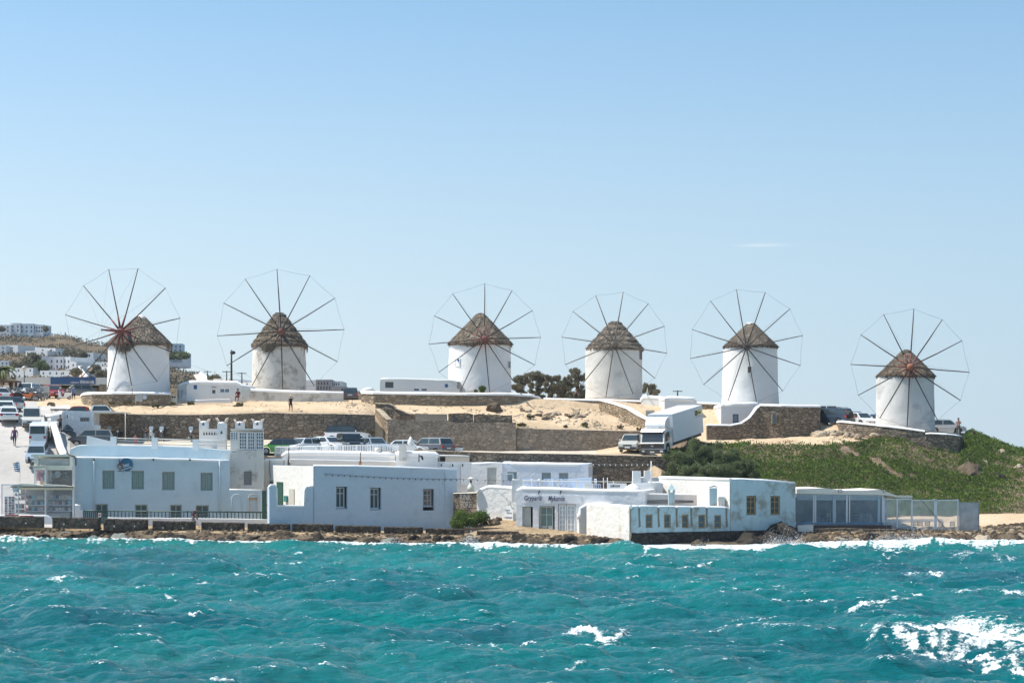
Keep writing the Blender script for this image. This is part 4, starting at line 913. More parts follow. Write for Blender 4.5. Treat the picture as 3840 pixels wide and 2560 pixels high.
# sign: round blue disc, donkey head with upright ears, lettering
def textobj(txt, size, mat, parent, name='lettering', font_bold=False, shear=0.0, ext=.006):
    cu = bpy.data.curves.new('txt', 'FONT'); cu.body = txt; cu.size = size; cu.extrude = ext; cu.shear = shear; cu.resolution_u = 3
    if font_bold: cu.offset = size*.014
    to = bpy.data.objects.new('txt', cu); COL.objects.link(to)
    bpy.context.view_layer.update()
    me = bpy.data.meshes.new_from_object(to.evaluated_get(bpy.context.evaluated_depsgraph_get()))
    bpy.data.objects.remove(to); me.materials.clear(); me.materials.append(mat)
    o = bpy.data.objects.new(name, me); COL.objects.link(o); o.parent = parent; OFF[o.name] = OFF[parent.name]
    return o, me
def fit_text(txt, fac, x0, y0, x1, y1, mat, parent, d=.02, name='lettering', bold=False, shear=0.0, rot=0.0):
    # put the text in the pixel box of the facade
    o, me = textobj(txt, 1.0, mat, parent, name, bold, shear)
    xs = [v.co.x for v in me.vertices]; ys = [v.co.y for v in me.vertices]
    mx, Mx, my, My = min(xs), max(xs), min(ys), max(ys)
    A = fac.sz(x0, y1); B = fac.sz(x1, y0)
    off = OFF[parent.name]
    cx_, cy_ = (A[0]+B[0])/2, (A[1]+B[1])/2
    for v in me.vertices:
        u = A[0]+(v.co.x-mx)/(Mx-mx)*(B[0]-A[0]); z = A[1]+(v.co.y-my)/(My-my)*(B[1]-A[1]); dd = d+v.co.z
        if rot:
            du, dz = u-cx_, z-cy_; u = cx_+du*math.cos(rot)-dz*math.sin(rot); z = cy_+du*math.sin(rot)+dz*math.cos(rot)
        v.co = fac.p(u, z, dd)-off
    return o
def disc(mb, fac, px, py, r, d0, d1, n=28, mi=0, sx=1.0):
    c = fac.sz(px, py)
    poly = [(c[0]+r*sx*math.cos(2*math.pi*k/n), c[1]+r*math.sin(2*math.pi*k/n)) for k in range(n)]
    mb.prism(fac.p(0, 0, d0), fac.u, Vector((0, 0, 1)), poly, fac.n*(d1-d0), mi)
sg = thing('shop_sign', 'round blue shop sign with a brown donkey head above the shuttered windows', 'sign', fB1.pp(468, 1740, .1))
mb = MB(); disc(mb, fB1, 474, 1741, .55, .06, .12); mb.build('disc', plain('sign_blue', (0.02, 0.13, 0.24), .5), sg)
mb = MB(); disc(mb, fB1, 452, 1738, .2, .13, .2, sx=.8); disc(mb, fB1, 450, 1748, .27, .14, .23, sx=.9)
mb.prism(fB1.p(0, 0, .13), fB1.u, Vector((0, 0, 1)), [fB1.sz(444, 1714), fB1.sz(451, 1732), fB1.sz(447, 1735)], fB1.n*.06)
mb.prism(fB1.p(0, 0, .13), fB1.u, Vector((0, 0, 1)), [fB1.sz(468, 1714), fB1.sz(459, 1735), fB1.sz(455, 1732)], fB1.n*.06)
mb.build('donkey_head', plain('donkey_brown', (0.10, 0.075, 0.085), .7), sg)
mb = MB(); disc(mb, fB1, 449, 1750, .16, .235, .25, sx=1.1); mb.build('muzzle', plain('muzzle_grey', (0.32, 0.27, 0.25), .7), sg)
fit_text('best', fB1, 461, 1735, 484, 1749, WHITEP, sg, .13, bold=True, rot=R(12)); fit_text('memories', fB1, 457, 1751, 493, 1758, WHITEP, sg, .13, bold=True, rot=R(16))
fit_text('greek souvenirs', fB1, 441, 1763, 488, 1768, plain('sign_navy', (.02, .03, .08), .6), sg, .03, bold=True)
# glazed roof room and crenellated chimneys behind the terrace
fRR = Fac(850, 163.5, 8)
rr_t = block('building', 'grey weathered tower house with a glazed roof room and horned white chimney tops', 'building', Fac(862, 160.5, 8), [(862, 1700), (896, 1693), (896, 1688), (990, 1686)], 1.5, 8, WHITE2, [(914, 1766, 944, 1818)], par=.0)
fTW = Fac(862, 160.5, 8)
window(fTW, (914, 1766, 944, 1818), rr_t, 'shuttered_window', plain('grey_frame', (.3, .29, .28), .8), plain('grey_louvre', (.24, .23, .23), .8), 1, [i/7 for i in range(1, 7)], d=-.12)
fGR = Fac(864, 161.2, 8)
mb = MB(); s0, s1 = fGR.s_(864), fGR.s_(990); zb_, zt_ = zat(1686, 162), zat(1612, 162)
mb.obox(fGR.p(s0, zt_, .12), fGR.u*(s1-s0), -fGR.n*3.4, Vector((0, 0, .12))); mb.obox(fGR.p(s0, zb_-.1, 0), fGR.u*(s1-s0), -fGR.n*3.2, Vector((0, 0, .1)))
mb.obox(fGR.p(s0+.05, zb_, -2.9), fGR.u*(s1-s0-.1), -fGR.n*.1, Vector((0, 0, zt_-zb_))); mb.obox(fGR.p(s1-.1, zb_, -.15), fGR.u*.08, -fGR.n*2.6, Vector((0, 0, zt_-zb_)))
mb.build('roof_room', WHITE3, rr_t)
for (x0, x1, y0, y1) in ((864, 893, 1618, 1652), (896, 926, 1620, 1684), (928, 956, 1620, 1685), (959, 989, 1620, 1685)):
    window(fGR, (x0, y0, x1, y1), rr_t, 'glazed_panel', WHITEP, GLB, 3, (.2, .4, .6, .8), d=0, bw=.06)
mb = MB(); mb.obox(fGR.p(fGR.s_(864), zb_, -.05), fGR.u*(fGR.s_(896)-fGR.s_(864)), -fGR.n*.1, Vector((0, 0, zat(1652, 162)-zb_))); mb.build('apron', WHITE3, rr_t)
HORN = plain('terracotta_horn', (.62, .5, .42), .9)
for (xc, yt, yb, Yc) in ((765, 1581, 1610, 166), (833, 1577, 1685, 164.2), (900, 1583, 1608, 166.2), (967, 1581, 1608, 162.6)):
    c = P(xc, yb, Yc); h_ = zat(yt, Yc)-c.z; wd_ = 16*Yc/F
    mb = MB(); mb.box(c.x-wd_, c.x+wd_, Yc-wd_, Yc+wd_, c.z, c.z+h_*.9)
    mb.ico((c.x, Yc, c.z+h_*.9), (wd_, wd_, .16), seg=12)
    ch = mb.build('chimney_block', WHITE, rr_t)
    for sx_ in (-1, 1):
        for sy_ in (-1, 1): mb = MB(); mb.tube([(c.x+sx_*wd_*.8, Yc+sy_*wd_*.8, c.z+h_*.93), (c.x+sx_*wd_*1.1, Yc+sy_*wd_*.9, c.z+h_+.12), (c.x+sx_*wd_*1.35, Yc+sy_*wd_, c.z+h_+.28)], [.09, .07, .02], 6).build('horn', HORN, ch)
    mb = MB(); mb.prism(Vector((c.x, Yc-wd_-.006, c.z+h_*.55)), (1, 0, 0), (0, 0, 1), [(-.12, 0), (.12, 0), (0, .3)], (0, -.004, 0)); mb.build('vent_hole', BLACKM, ch)
mb = MB(); c = P(748, 1684, 166.4); mb.box(c.x, xat(815, 166.4), 166.2, 166.6, c.z, zat(1607, 166.4)); sw_ = mb.build('pierced_screen_wall', WHITE, rr_t)
for k in range(6):
    px = 765+k*10; mb = MB(); mb.prism(P(px, 1630, 166.19), (1, 0, 0), (0, 0, 1), [(-.09, 0), (.09, 0), (0, .32)], (0, -.006, 0)); mb.build('vent_hole', BLACKM, sw_)

# ---- 2. blue building in the middle, turned so its sunny side shows
fB2 = Fac(1178, 151.0, 25)
W2 = [(1260, 1824, 1303, 1907), (1388, 1828, 1430, 1911), (1586, 1833, 1628, 1913)]
b2 = block('building', 'big pale blue rough plastered building with three small windows near the quay', 'building', fB2, [(1178, 1746), (1340, 1749), (1520, 1754), (1712, 1761)], .1, 13.5, BLUEW, W2, par=.0, reveal=.34, roofm=WHITE3)
window(fB2, (1262, 1827, 1295, 1902), b2, 'window', WGREY, DARKG, 2, (.3,), d=-.3, bw=.07, sill=BLUEW)
window(fB2, (1390, 1831, 1423, 1906), b2, 'window', WGREY, DARKG, 2, (.3,), d=-.3, bw=.07, sill=BLUEW)
window(fB2, (1588, 1836, 1620, 1897), b2, 'window', plain('pinkish_worn_frame', (.42, .37, .36), .8), DARKG, 2, (.33, .66), d=-.2, bw=.08, sill=BLUEW, label='small shuttered window with worn pinkish frame')
mb = MB(); a = fB2.s_(1668); mb.obox(fB2.p(a, .1, -.3), fB2.u*(fB2.s_(1712)-a), fB2.n*.36, Vector((0, 0, zat(1762, 156.3)-.1))); mb.build('buttress', BLUEW, b2)
pb = MB(); pb.tube([fB2.pp(1178, 1747, -.15), fB2.pp(1340, 1749, -.15), fB2.pp(1520, 1754, -.15), fB2.pp(1712, 1761, -.15)], .13, 8); pb.build('parapet', CAPW, b2)
# low walls left of it on the same line
wl = block('garden_wall', 'low pale blue wall with a rounded gate pillar left of the blue building', 'wall', fB2, [(1010, 1828), (1016, 1818), (1030, 1818), (1037, 1828), (1039, 1896), (1141, 1898), (1143, 1838), (1150, 1825), (1177, 1822)], .3, .55, BLUEW, (), par=.1, side_par=False)
fB2s = Fac(1178, 151.0, 115)   # the sunny side wall seen obliquely, columns run right to left
sk_ = MB(); sk_.obox(fB2s.p(0, .1, -.03), fB2s.u*13.4, -fB2s.n*.04, Vector((0, 0, zat(1746, 151)-.1))); sk_.build('side_wall', plaster('sunny_cream_white', (.74, .71, .66), (.42, .37, .32), .3, bmp=.8), b2)  # sunlit copy of the wall colour, against the shade-blue front
def side_block(name, parent, px0, px1, y0, y1, mat, d=.05, th=.1):
    a = fB2s.s_(px0); b_ = fB2s.s_(px1); Ym = fB2s.a.y+fB2s.u.y*(a+b_)/2
    mb = MB(); mb.obox(fB2s.p(a, zat(y1, Ym), -d), fB2s.u*(b_-a), -fB2s.n*th, Vector((0, 0, zat(y0, Ym)-zat(y1, Ym)))); return mb.build(name, mat, parent)
side_block('door', b2, 1065, 1043, 1806, 1895, GREEND); side_block('door', b2, 1108, 1090, 1832, 1898, plain('cream_door', (.5, .47, .4), .7))
side_block('meter_box', b2, 1084, 1074, 1858, 1880, plain('teal_box', (.03, .2, .17), .5), .1, .15)
side_block('small_window', b2, 1028, 1014, 1803, 1814, DARKG)
# upper storeys behind: pinkish cream parapet, rounded white roof
fB2u = Fac(1088, 162, 12)
b2u = block('building', 'cream walled roof storey with a rust streak behind the blue building', 'building', fB2u, [(1088, 1721), (1350, 1726), (1620, 1733), (1622, 1757)], 1.5, 5, plaster('pinkish_cream_render', (.62, .56, .50), (.45, .36, .28), .25), (), par=.05, side_par=False)
fB2w = Fac(986, 161.5, 6)
b2w = block('building', 'narrow cream house front with cables left of the blue building', 'building', fB2w, [(986, 1727), (1000, 1722), (1078, 1721)], 1.2, 3, plaster('cream_lime_render', (.66, .62, .55), (.42, .36, .3), .3), (), par=.12, side_par=False)
for px, y0, y1 in ((1066, 1725, 1800), (1012, 1724, 1790)):
    MB().tube([fB2w.pp(px, y0, .04), fB2w.pp(px-3, (y0+y1)/2, .04), fB2w.pp(px+2, y1, .04)], .02, 5).build('cable', BLACKM, b2w)
fB2v = Fac(1060, 164.0, 2)
b2v = block('building', 'white flat roofed house with soft rounded parapets behind the cream storey', 'building', fB2v, [(1060, 1712), (1075, 1698), (1200, 1696), (1450, 1702), (1482, 1708)], 2.5, 1.6, WHITE, (), par=.3, side_par=False)
fB2x = Fac(1484, 163.4, 3)
b2x = block('building', 'rounded white roof block with a wall lamp left of the white double gates', 'building', fB2x, [(1484, 1704), (1500, 1698), (1630, 1700), (1642, 1712)], 2.0, 2, WHITE, (), par=.3, side_par=False)
# rust streak and masts
rm = MB(); rm.prism(fB2u.p(0, 0, .012), fB2u.u, Vector((0, 0, 1)), [fB2u.sz(1346, 1728), fB2u.sz(1355, 1728), fB2u.sz(1357, 1748), fB2u.sz(1350, 1752), fB2u.sz(1345, 1748)], fB2u.n*.01)
rm.build('rust_streak', plain('rust_stain', (.42, .2, .07), .9), b2u)
def mast(label, px, y0, y1, Y, r=.04, head=None, cat='mast', mat=None, name='mast'):
    a = P(px, y1, Y); b_ = P(px, y0, Y); t = thing(name, label, cat, a)
    MB().tube([a, b_], [r, r*.8], 6).build('pole', mat or BLACKM, t)
    if head == 'aerial':
        mb = MB()
        for k in range(5): mb.tube([b_+Vector((-.45+k*.22, -.12, -.08)), b_+Vector((-.45+k*.22, .12, -.08))], .015, 4)
        mb.tube([b_+Vector((-.5, 0, -.08)), b_+Vector((.5, 0, -.08))], .018, 4); mb.build('aerial', CHROME, t)
    if head == 'horn': MB().tube([b_+Vector((0, 0, -.15)), b_+Vector((.25, -.1, -.2)), b_+Vector((.35, -.15, -.5))], [.07, .1, .08], 6).build('lamp_head', BLACKM, t)
    return t
mast('thin dark aerial mast against the cream wall left of the blue building', 1083, 1678, 1782, 160.8, .05, 'aerial')
mast('short rusty mast on the cream roof storey above the blue building', 1352, 1694, 1735, 161.5, .05, None, mat=plain('rusty_iron', (.14, .08, .05), .8))
mast('short dark post with a small lamp on the rounded white roof', 1571, 1702, 1731, 160.5, .05, 'horn')
# stepped white chimney pillars and finial
for lab, xc, wd_, yt, yb, Yc, fin in (('square white chimney pillar beside the picket fence', 1510, 13, 1668, 1726, 163.2, 0), ('white chimney block topped by a pointed white finial', 1540, 14, 1672, 1694, 164.4, 1), ('squat cream chimney pot behind the white parapet', 1417, 12, 1678, 1700, 164.6, 2)):
    c = P(xc, yb, Yc); h_ = zat(yt, Yc)-c.z; w2 = wd_*Yc/F
    t = thing('chimney', lab, 'chimney', c)
    if fin == 2: MB().lathe(c, [(w2*.7, 0), (w2*.9, h_*.5), (w2, h_*.9), (w2*.6, h_)], 16).build('pot', plaster('cream_pot', (.7, .66, .58)), t)
    else:
        MB().box(c.x-w2, c.x+w2, Yc-w2, Yc+w2, c.z, c.z+h_).box(c.x-w2-.05, c.x+w2+.05, Yc-w2-.05, Yc+w2+.05, c.z+h_, c.z+h_+.1).build('shaft', WHITE2 if fin == 0 else WHITE, t)
    if fin == 1: MB().lathe(c+Vector((0, 0, h_+.1)), [(.26, 0), (.3, .2), (.2, .45), (.14, .6), (.1, .68), (.0, .8)], 14).build('finial', WHITE, t)
# string of bulbs on the blue wall and on to the white chimney
def bulbs(label, pts, n, r=.012, br=.04, mat=BLACKM, bm=BLACKM):
    t = thing('string_lights', label, 'string lights', pts[0])
    MB().tube(pts, r, 5).build('cable', mat, t)
    for k in range(n):
        f = (k+.5)/n*(len(pts)-1); i = min(int(f), len(pts)-2); p = pts[i].lerp(pts[i+1], f-i)
        MB().tube([p, p-Vector((0, 0, .05)), p-Vector((0, 0, .13))], [.02, br, br*.5], 6).build('bulb', bm, t)
    return t
q = [fB2.pp(1212+i*(1712-1212)/12, 1774+20*math.sin(min(1, i/12*1.0)*math.pi/2)+2, .1) for i in range(13)]
bulbs('dark festoon string of bulbs crossing the blue wall of the middle building', q+[P(1760, 1796, 155), P(1810, 1798, 154), P(1880, 1801, 152), P(1925, 1800, 150.6)], 30)

# ---- 3. white double gates and terrace house behind
fT = Fac(1640, 163.8, 0)
tg = block('gate_wall', 'white wall of tall double utility doors behind the blue building', 'wall', fT, [(1640, 1730), (1768, 1732), (1824, 1733)], 1.8, 3, WHITE, (), par=.0)
for x0, x1 in ((1648, 1686), (1690, 1724), (1728, 1762)):
    window(fT, (x0, 1738, x1, 1818), tg, 'door', WHITEP, WHITEP, 1, (.55,), d=.03, bw=.12)
    MB().obox(fT.pp(x0+5, 1748, .09), fT.u*.1, fT.n*.03, Vector((0, 0, .22))).build('hinge', BLACKM, tg)
ca = block('shed', 'low cane screened roof shed behind the white double doors', 'shed', Fac(1640, 164.6, 0), [(1644, 1706), (1760, 1708)], 5.5, 1.2, plain('cane_screen', (.42, .37, .30), .9, nscale=30), [(1650, 1712, 1670, 1730)], par=.05, side_par=False)
MB().obox(Fac(1640, 164.6, 0).pp(1650, 1730, -.3), Vector((20*164/F, 0, 0)), Vector((0, .05, 0)), Vector((0, 0, .45))).build('opening', BLACKM, ca)
fT2 = Fac(1768, 161.4, -14)
TW = [(1826, 1752, 1862, 1820)]
t2 = block('building', 'sunlit white terrace house front with a tall cream panelled door', 'building', fT2, [(1768, 1738), (1830, 1734), (1884, 1736)], 2.2, 4, WHITE, TW, par=.12)
window(fT2, TW[0], t2, 'door', CREAMF, CREAMP, 2, (.5,), d=-.12, bw=.07, panel=True)
fT3 = Fac(1884, 160.8, -8)
T3W = [(1903, 1768, 1938, 1800), (2031, 1771, 2066, 1800), (2096, 1772, 2131, 1800)]
t3 = block('building', 'bluish white terrace house with three small grey shuttered windows behind the chairs', 'building', fT3, [(1884, 1736), (2000, 1738), (2120, 1740), (2206, 1742)], 2.2, 4, plaster('bluish_white_rough', (.66, .71, .77), damt=.1, bmp=1.0), T3W, par=.22)
for r_ in T3W: window(fT3, r_, t3, 'window', plain('grey_green_frame', (.30, .36, .37), .7), plain('grey_green_panel', (.24, .3, .31), .7), 2, (.5,), d=-.12, bw=.07, panel=True)

# ---- 4. shop with handwriting above its doors
fG = Fac(1936, 150.2, -14)
GW = [(1958, 1899, 1998, 2006), (2022, 1897, 2080, 2006), (2092, 1890, 2158, 2004)]
g = block('building', 'white quayside shop with blue handwriting above three tall cream doors', 'building', fG, [(1936, 1838), (1960, 1830), (2030, 1832), (2200, 1838), (2420, 1842)], .2, 7.5, plaster('shop_white', (.72, .73, .75), damt=.12, bmp=.7), GW, par=.2, reveal=.3)
window(fG, (1958, 1901, 1988, 2006), g, 'door', CREAMF, CREAMP, 1, (.22, .6), d=-.24, bw=.07, panel=False, label='single cream panelled door')
window(fG, (2024, 1899, 2072, 2006), g, 'door', CREAMF, GLG, 2, (.28, .68), d=-.24, bw=.07, label='cream double door with green tinted panes')
mb = MB(); mb.obox(fG.pp(2030, 2003, -.2), fG.u*.45, fG.n*.03, Vector((0, 0, .65))); mb.obox(fG.pp(2053, 2003, -.2), fG.u*.35, fG.n*.03, Vector((0, 0, .65))); mb.build('lower_panel', CREAMP, g)
window(fG, (2094, 1892, 2122, 2003), g, 'door', WHITEP, CURT, 2, (.17, .34, .5, .67, .84), d=-.16, bw=.1, label='left white gridded door leaf')
window(fG, (2124, 1892, 2156, 2003), g, 'door', WHITEP, CURT, 2, (.17, .34, .5, .67, .84), d=-.16, bw=.1, label='right white gridded door leaf')
mb = MB(); mb.obox(fG.pp(1964, 1886, .01), fG.u*(fG.s_(2180)-fG.s_(1964)), fG.n*.04, Vector((0, 0, .66))); mb.build('sign_board', plaster('board_white', (.72, .73, .75), damt=.05, bmp=.1), g)
NAVY = plain('navy_paint', (.02, .025, .10), .5)
fit_text('Gryparis', fG, 1967, 1857, 2032, 1881, NAVY, g, .09, bold=True, shear=.25); fit_text('Mykonos', fG, 2057, 1859, 2119, 1883, NAVY, g, .09, bold=True, shear=.25)
for px in (2021, 2102):
    MB().tube([fG.pp(px, 1853, .08), fG.pp(px, 1842, .1), fG.pp(px+4, 1840, .35), fG.pp(px+6, 1842, .45)], [.03, .03, .03, .08], 6).build('lamp_arm', BLACKM, g)
MB().tube([fG.pp(2021, 1908, .12), fG.pp(2025, 1998, .25)], .025, 5).build('leaning_stick', WOODG, g)
# white ramped side wall at its left, with a hanging sign
fGl = Fac(1786, 154.3, -33)
gl = block('building', 'sloping sunlit white annex wall with dark pits left of the handwriting shop', 'building', fGl, [(1788, 1846), (1800, 1836), (1830, 1824), (1925, 1829), (1936, 1838), (1942, 1846)], .3, 5, plaster('pitted_white', (.74, .72, .69), (.22, .2, .18), .8, 1.5, bmp=1.0, thresh=.62), (), par=.2, side_par=False)
hs = thing('hanging_sign', 'small white board with grey handwriting at the annex corner', 'sign', fGl.pp(1908, 1950, .3))
mb = MB(); mb.obox(fGl.pp(1896, 1950, .12), fGl.u*(fGl.s_(1928)-fGl.s_(1896)), fGl.n*.05, Vector((0, 0, 1.0))); mb.build('board', WHITEP, hs)
for tx, y0, y1, xx0, xx1 in (('Gryparis', 1907, 1916, 1898, 1916), ('Mykonos', 1918, 1926, 1904, 1924), ('restaurant', 1935, 1943, 1896, 1925)): fit_text(tx, fGl, xx0, y0, xx1, y1, plain('grey_script', (.3, .3, .33), .6), hs, .18, shear=.25)
MB().tube([fGl.pp(1925, 1905, .2), fGl.pp(1916, 1876, .2), fGl.pp(1908, 1875, .2)], .025, 6).build('bracket', CHROME, hs)
# end pillar of the annex
MB().box(0, 0, 0, 0, 0, 0)
pil = block('pillar', 'white square pillar standing on the annex roof beside the terrace', 'pillar', Fac(1920, 150.6, 0), [(1920, 1797), (1952, 1798)], 3.0, .5, WHITE, (), par=.05, side_par=False)
# rounded white building right of the doors
fG2 = Fac(2165, 147.8, 6)
g2 = block('building', 'blank white rounded block right of the gridded doors', 'building', fG2, [(2172, 1945), (2180, 1905), (2205, 1892), (2300, 1888)], .25, 4, plaster('lime_white_rough', (.74, .71, .66), (.45, .38, .30), .35, .9, bmp=.9), (), par=.2, side_par=False)
g3 = block('building', 'white raised block with a blind framed niche above the rounded block', 'building', Fac(2188, 149.0, 3), [(2188, 1855), (2200, 1850), (2305, 1852)], 1, 4, WHITE, [(2208, 1860, 2252, 1885)], par=.1, side_par=False, reveal=.08)
MB().obox(Fac(2188, 149.0, 3).pp(2208, 1885, -.07), Vector((44*149/F, 0, 0)), Vector((0, -.02, 0)), Vector((0, 0, 25*149/F))).build('blind_panel', WHITE, g3)

# ---- 5. ochre windowed house on the sea rock
fY = Fac(2740, 144.0, 24.5)
YW = [(2799, 1858, 2836, 1930), (2889, 1859, 2926, 1930)]
y1_ = block('building', 'teal washed tall house with two ochre framed windows above the sea rock', 'building', fY, [(2740, 1797), (2780, 1795), (2860, 1801), (2983, 1812)], .9, 11.5, TEALW, YW, par=.0, reveal=.2, roofm=WHITE3)
for r_ in YW: window(fY, (r_[0]+1, r_[1]+2, r_[2]-2, r_[3]-2), y1_, 'window', OCHF, DARKG, 2, (.3, .64), d=-.15, bw=.1)
MB().tube([fY.pp(2741, 1797, -.15), fY.pp(2860, 1801, -.15), fY.pp(2983, 1812, -.15)], .13, 8).build('parapet', CAPW, y1_)
# its left wall gets a skin whose lighter colour stands for the sun on it
fYs = Fac(2740, 144.0, 114.5)
mb = MB(); L_ = 11.4; mb.obox(fYs.p(0, .9, -.04), fYs.u*L_, -fYs.n*.05, Vector((0, 0, zat(1797, 144)-.92))); mb.build('side_wall', plaster('side_cream_white', (.72, .69, .64), (.42, .37, .32), .3, bmp=.8), y1_)
MB().tube([fYs.p(0, zat(1797, 144), .0)+Vector((0, 0, -.03)), fYs.p(L_*.5, zat(1797, 144), 0), fYs.p(L_, zat(1797, 144), 0)], .15, 8).build('side_parapet', CAPW, y1_)
YL = [(2421, 1928, 2447, 1978), (2490, 1928, 2516, 1979), (2557, 1929, 2582, 1979), (2619, 1929, 2645, 1980), (2679, 1931, 2704, 1980)]
yt = [(2366, 1900), (2395, 1898), (2398, 1901), (2402, 1898), (2466, 1899), (2470, 1903), (2474, 1899), (2532, 1900), (2537, 1904), (2542, 1900), (2590, 1901), (2594, 1904), (2600, 1901), (2646, 1901), (2650, 1905), (2655, 1901), (2718, 1903), (2738, 1908)]
y2_ = block('building', 'low weathered teal house with five small ochre windows over the dark sea wall', 'building', fY, yt, .9, 5.2, TEALW, YL, par=.0, reveal=.2, roofm=plaster('pinkish_roof', (.60, .52, .46), damt=.3))
pt = [fY.pp(a, b+1, -.12) for a, b in yt]; MB().tube(pt, .12, 8).build('parapet', CAPW, y2_)
for r_ in YL: window(fY, (r_[0]+1, r_[1]+1, r_[2]-1, r_[3]-1), y2_, 'window', OCHF, GLB, 1, (.56,), d=-.12, bw=.09)
GR = plaster('grime_streak', (.2, .19, .15), (.1, .1, .08), .6, 2.5)
for px in (2397, 2469, 2537, 2592, 2650, 2724):
    mb = MB(); mb.prism(fY.p(0, 0, .004), fY.u, Vector((0, 0, 1)), [fY.sz(px-4, 1904), fY.sz(px+4, 1904), fY.sz(px+3, 1935), fY.sz(px+6, 1972), fY.sz(px-2, 1978), fY.sz(px-3, 1940)], fY.n*.006); mb.build('grime_streak', GR, y2_)
# left white flank
fYf = Fac(2366, fY.Y(2366), 114.5); flz = zat(1900, fY.Y(2366))
fl = thing('building', 'white flank wall with a rusty brown foot at the end of the low teal house', 'building', fYf.p(3, 0, 0))
mb = MB(); n_ = 8
for k_ in range(n_):
    mb.obox(fYf.p(-.1+7.2*k_/n_, -.4, -.12), fYf.u*(7.2/n_), -fYf.n*.1, Vector((0, 0, flz+.38)))
mb.build('wall', plaster('flank_white', (.74, .71, .66), (.40, .27, .13), .6, .8, bmp=.9, thresh=.55), fl)
MB().obox(fYf.p(-.12, -.5, -.08), fYf.u*1.3, -fYf.n*.1, Vector((0, 0, 1.35))).build('stained_foot', plaster('rusty_foot', (.50, .40, .26), (.26, .17, .08), .8, 1.6, thresh=.45), fl)
MB().tube([fYf.p(-.1, flz, -.05), fYf.p(3.5, flz+.03, -.05), fYf.p(7, flz, -.05)], .15, 8).build('parapet', CAPW, fl)
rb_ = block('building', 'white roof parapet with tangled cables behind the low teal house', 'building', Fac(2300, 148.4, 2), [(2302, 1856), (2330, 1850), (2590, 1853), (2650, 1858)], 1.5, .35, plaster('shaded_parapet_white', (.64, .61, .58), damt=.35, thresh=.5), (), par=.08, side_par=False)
for k in range(4):
    fq = Fac(2300, 148.4, 2); MB().tube([fq.pp(2320+10*k, 1872+3*k, .05), fq.pp(2420, 1876+3*k, .05), fq.pp(2500, 1873+4*k, .05), fq.pp(2600, 1877+2*k, .05)], .015, 4).build('cable', BLACKM, rb_)
def chim(label, px, w_, yt_, yb_, Y, kind):
    c = P(px, yb_, Y); a = w_/2*Y/F; h_ = zat(yt_, Y)-c.z
    t = thing('chimney', label, 'chimney', c)
    if kind == 'lantern':
        MB().box(c.x-a, c.x+a, Y-a, Y+a, c.z, c.z+h_*.58).build('shaft', TEALW, t)
        mb = MB()
        for sx_ in (-1, 1):
            for sy_ in (-1, 1): mb.box(c.x+sx_*a*.8-.07, c.x+sx_*a*.8+.07, Y+sy_*a*.8-.07, Y+sy_*a*.8+.07, c.z+h_*.58, c.z+h_*.7)
        mb.build('lantern_posts', TEALW, t)
        z1 = c.z+h_*.7
        MB().add([(c.x-a*1.3, Y-a*1.3, z1), (c.x+a*1.3, Y-a*1.3, z1), (c.x+a*1.3, Y+a*1.3, z1), (c.x-a*1.3, Y+a*1.3, z1), (c.x, Y, c.z+h_)], [(0, 1, 4), (1, 2, 4), (2, 3, 4), (3, 0, 4), (3, 2, 1, 0)]).build('pyramid_cap', TEALW, t)
    elif kind == 'hood':
        MB().box(c.x-a, c.x+a, Y-a*.7, Y+a*.7, c.z, c.z+h_*.95).build('shaft', TEALW, t)
        MB().prism((c.x-a*1.0, Y-a*.8, c.z+h_*.97), (1, 0, 0), (0, 0, 1), [(0, 0), (a*1.5, .1), (a*2.1, 0.02), (a*2.1, .06), (a*1.4, .2), (0, .06)], (0, a*1.6, 0)).build('metal_hood', CHROME, t)
    elif kind == 'mush':
        MB().lathe(c, [(a*1.3, 0), (a*1.25, h_*.35), (a*.6, h_*.5), (a*.55, h_*.75), (a*.65, h_*.82)], 10).build('shaft', plaster('cream_pot', (.7, .66, .58)), t)
        MB().lathe(c+Vector((0, 0, h_*.86)), [(a*1.3, 0), (a*1.2, .05), (.03, h_*.14)], 16).build('cap', plaster('cream_pot', (.7, .66, .58)), t)
        MB().box(c.x-a*.3, c.x+a*.3, Y-a*.58, Y-a*.5, c.z+h_*.6, c.z+h_*.78).build('vent_hole', BLACKM, t)
    elif kind == 'slab':
        MB().obox((c.x-a, Y-a*1.2, c.z), (a*2, 0, 0), (0, a*2.4, 0), (0, 0, h_)).build('shaft', WHITE, t)
    elif kind == 'box':
        MB().box(c.x-a, c.x+a, Y-a, Y+a, c.z, c.z+h_).build('shaft', WHITE3, t)
        MB().tube([(c.x-.2, Y-a-.02, c.z+h_*.7), (c.x-.2, Y-a-.25, c.z+h_*.7)], [.14, .16], 10).build('vent_pipe', plaster('cream_pot', (.7, .66, .58)), t)
    return t
chim('teal lantern chimney with a pyramid cap on the low house roof', 2518, 23, 1812, 1893, 143.8, 'lantern')
chim('square teal chimney with a bent metal hood on the low house roof', 2674, 28, 1826, 1896, 144.35, 'hood')
chim('small weathered vent box beside the hooded chimney', 2706, 22, 1862, 1897, 144.45, 'box')
chim('cream mushroom capped chimney on the annex left of the handwriting shop', 1766, 20, 1788, 1842, 154, 'mush')
chim('tall white slab chimney, left of the pair beside the tamarisk', 2387, 30, 1765, 1810, 152.6, 'slab')
chim('tall white slab chimney, right of the pair beside the tamarisk', 2430, 29, 1764, 1812, 152.8, 'slab')
blk = block('building', 'white rooftop block with rounded shoulders below the two slab chimneys', 'building', Fac(2360, 152.2, 0), [(2362, 1822), (2385, 1811), (2420, 1809), (2470, 1808), (2486, 1816)], 2, 3, WHITE, (), par=.12, side_par=False)
MB().lathe(P(2372, 1850, 150.4), [(.75, 0), (.72, .35), (.5, .62), (.1, .75)], 16).build('dome', WHITE, blk)
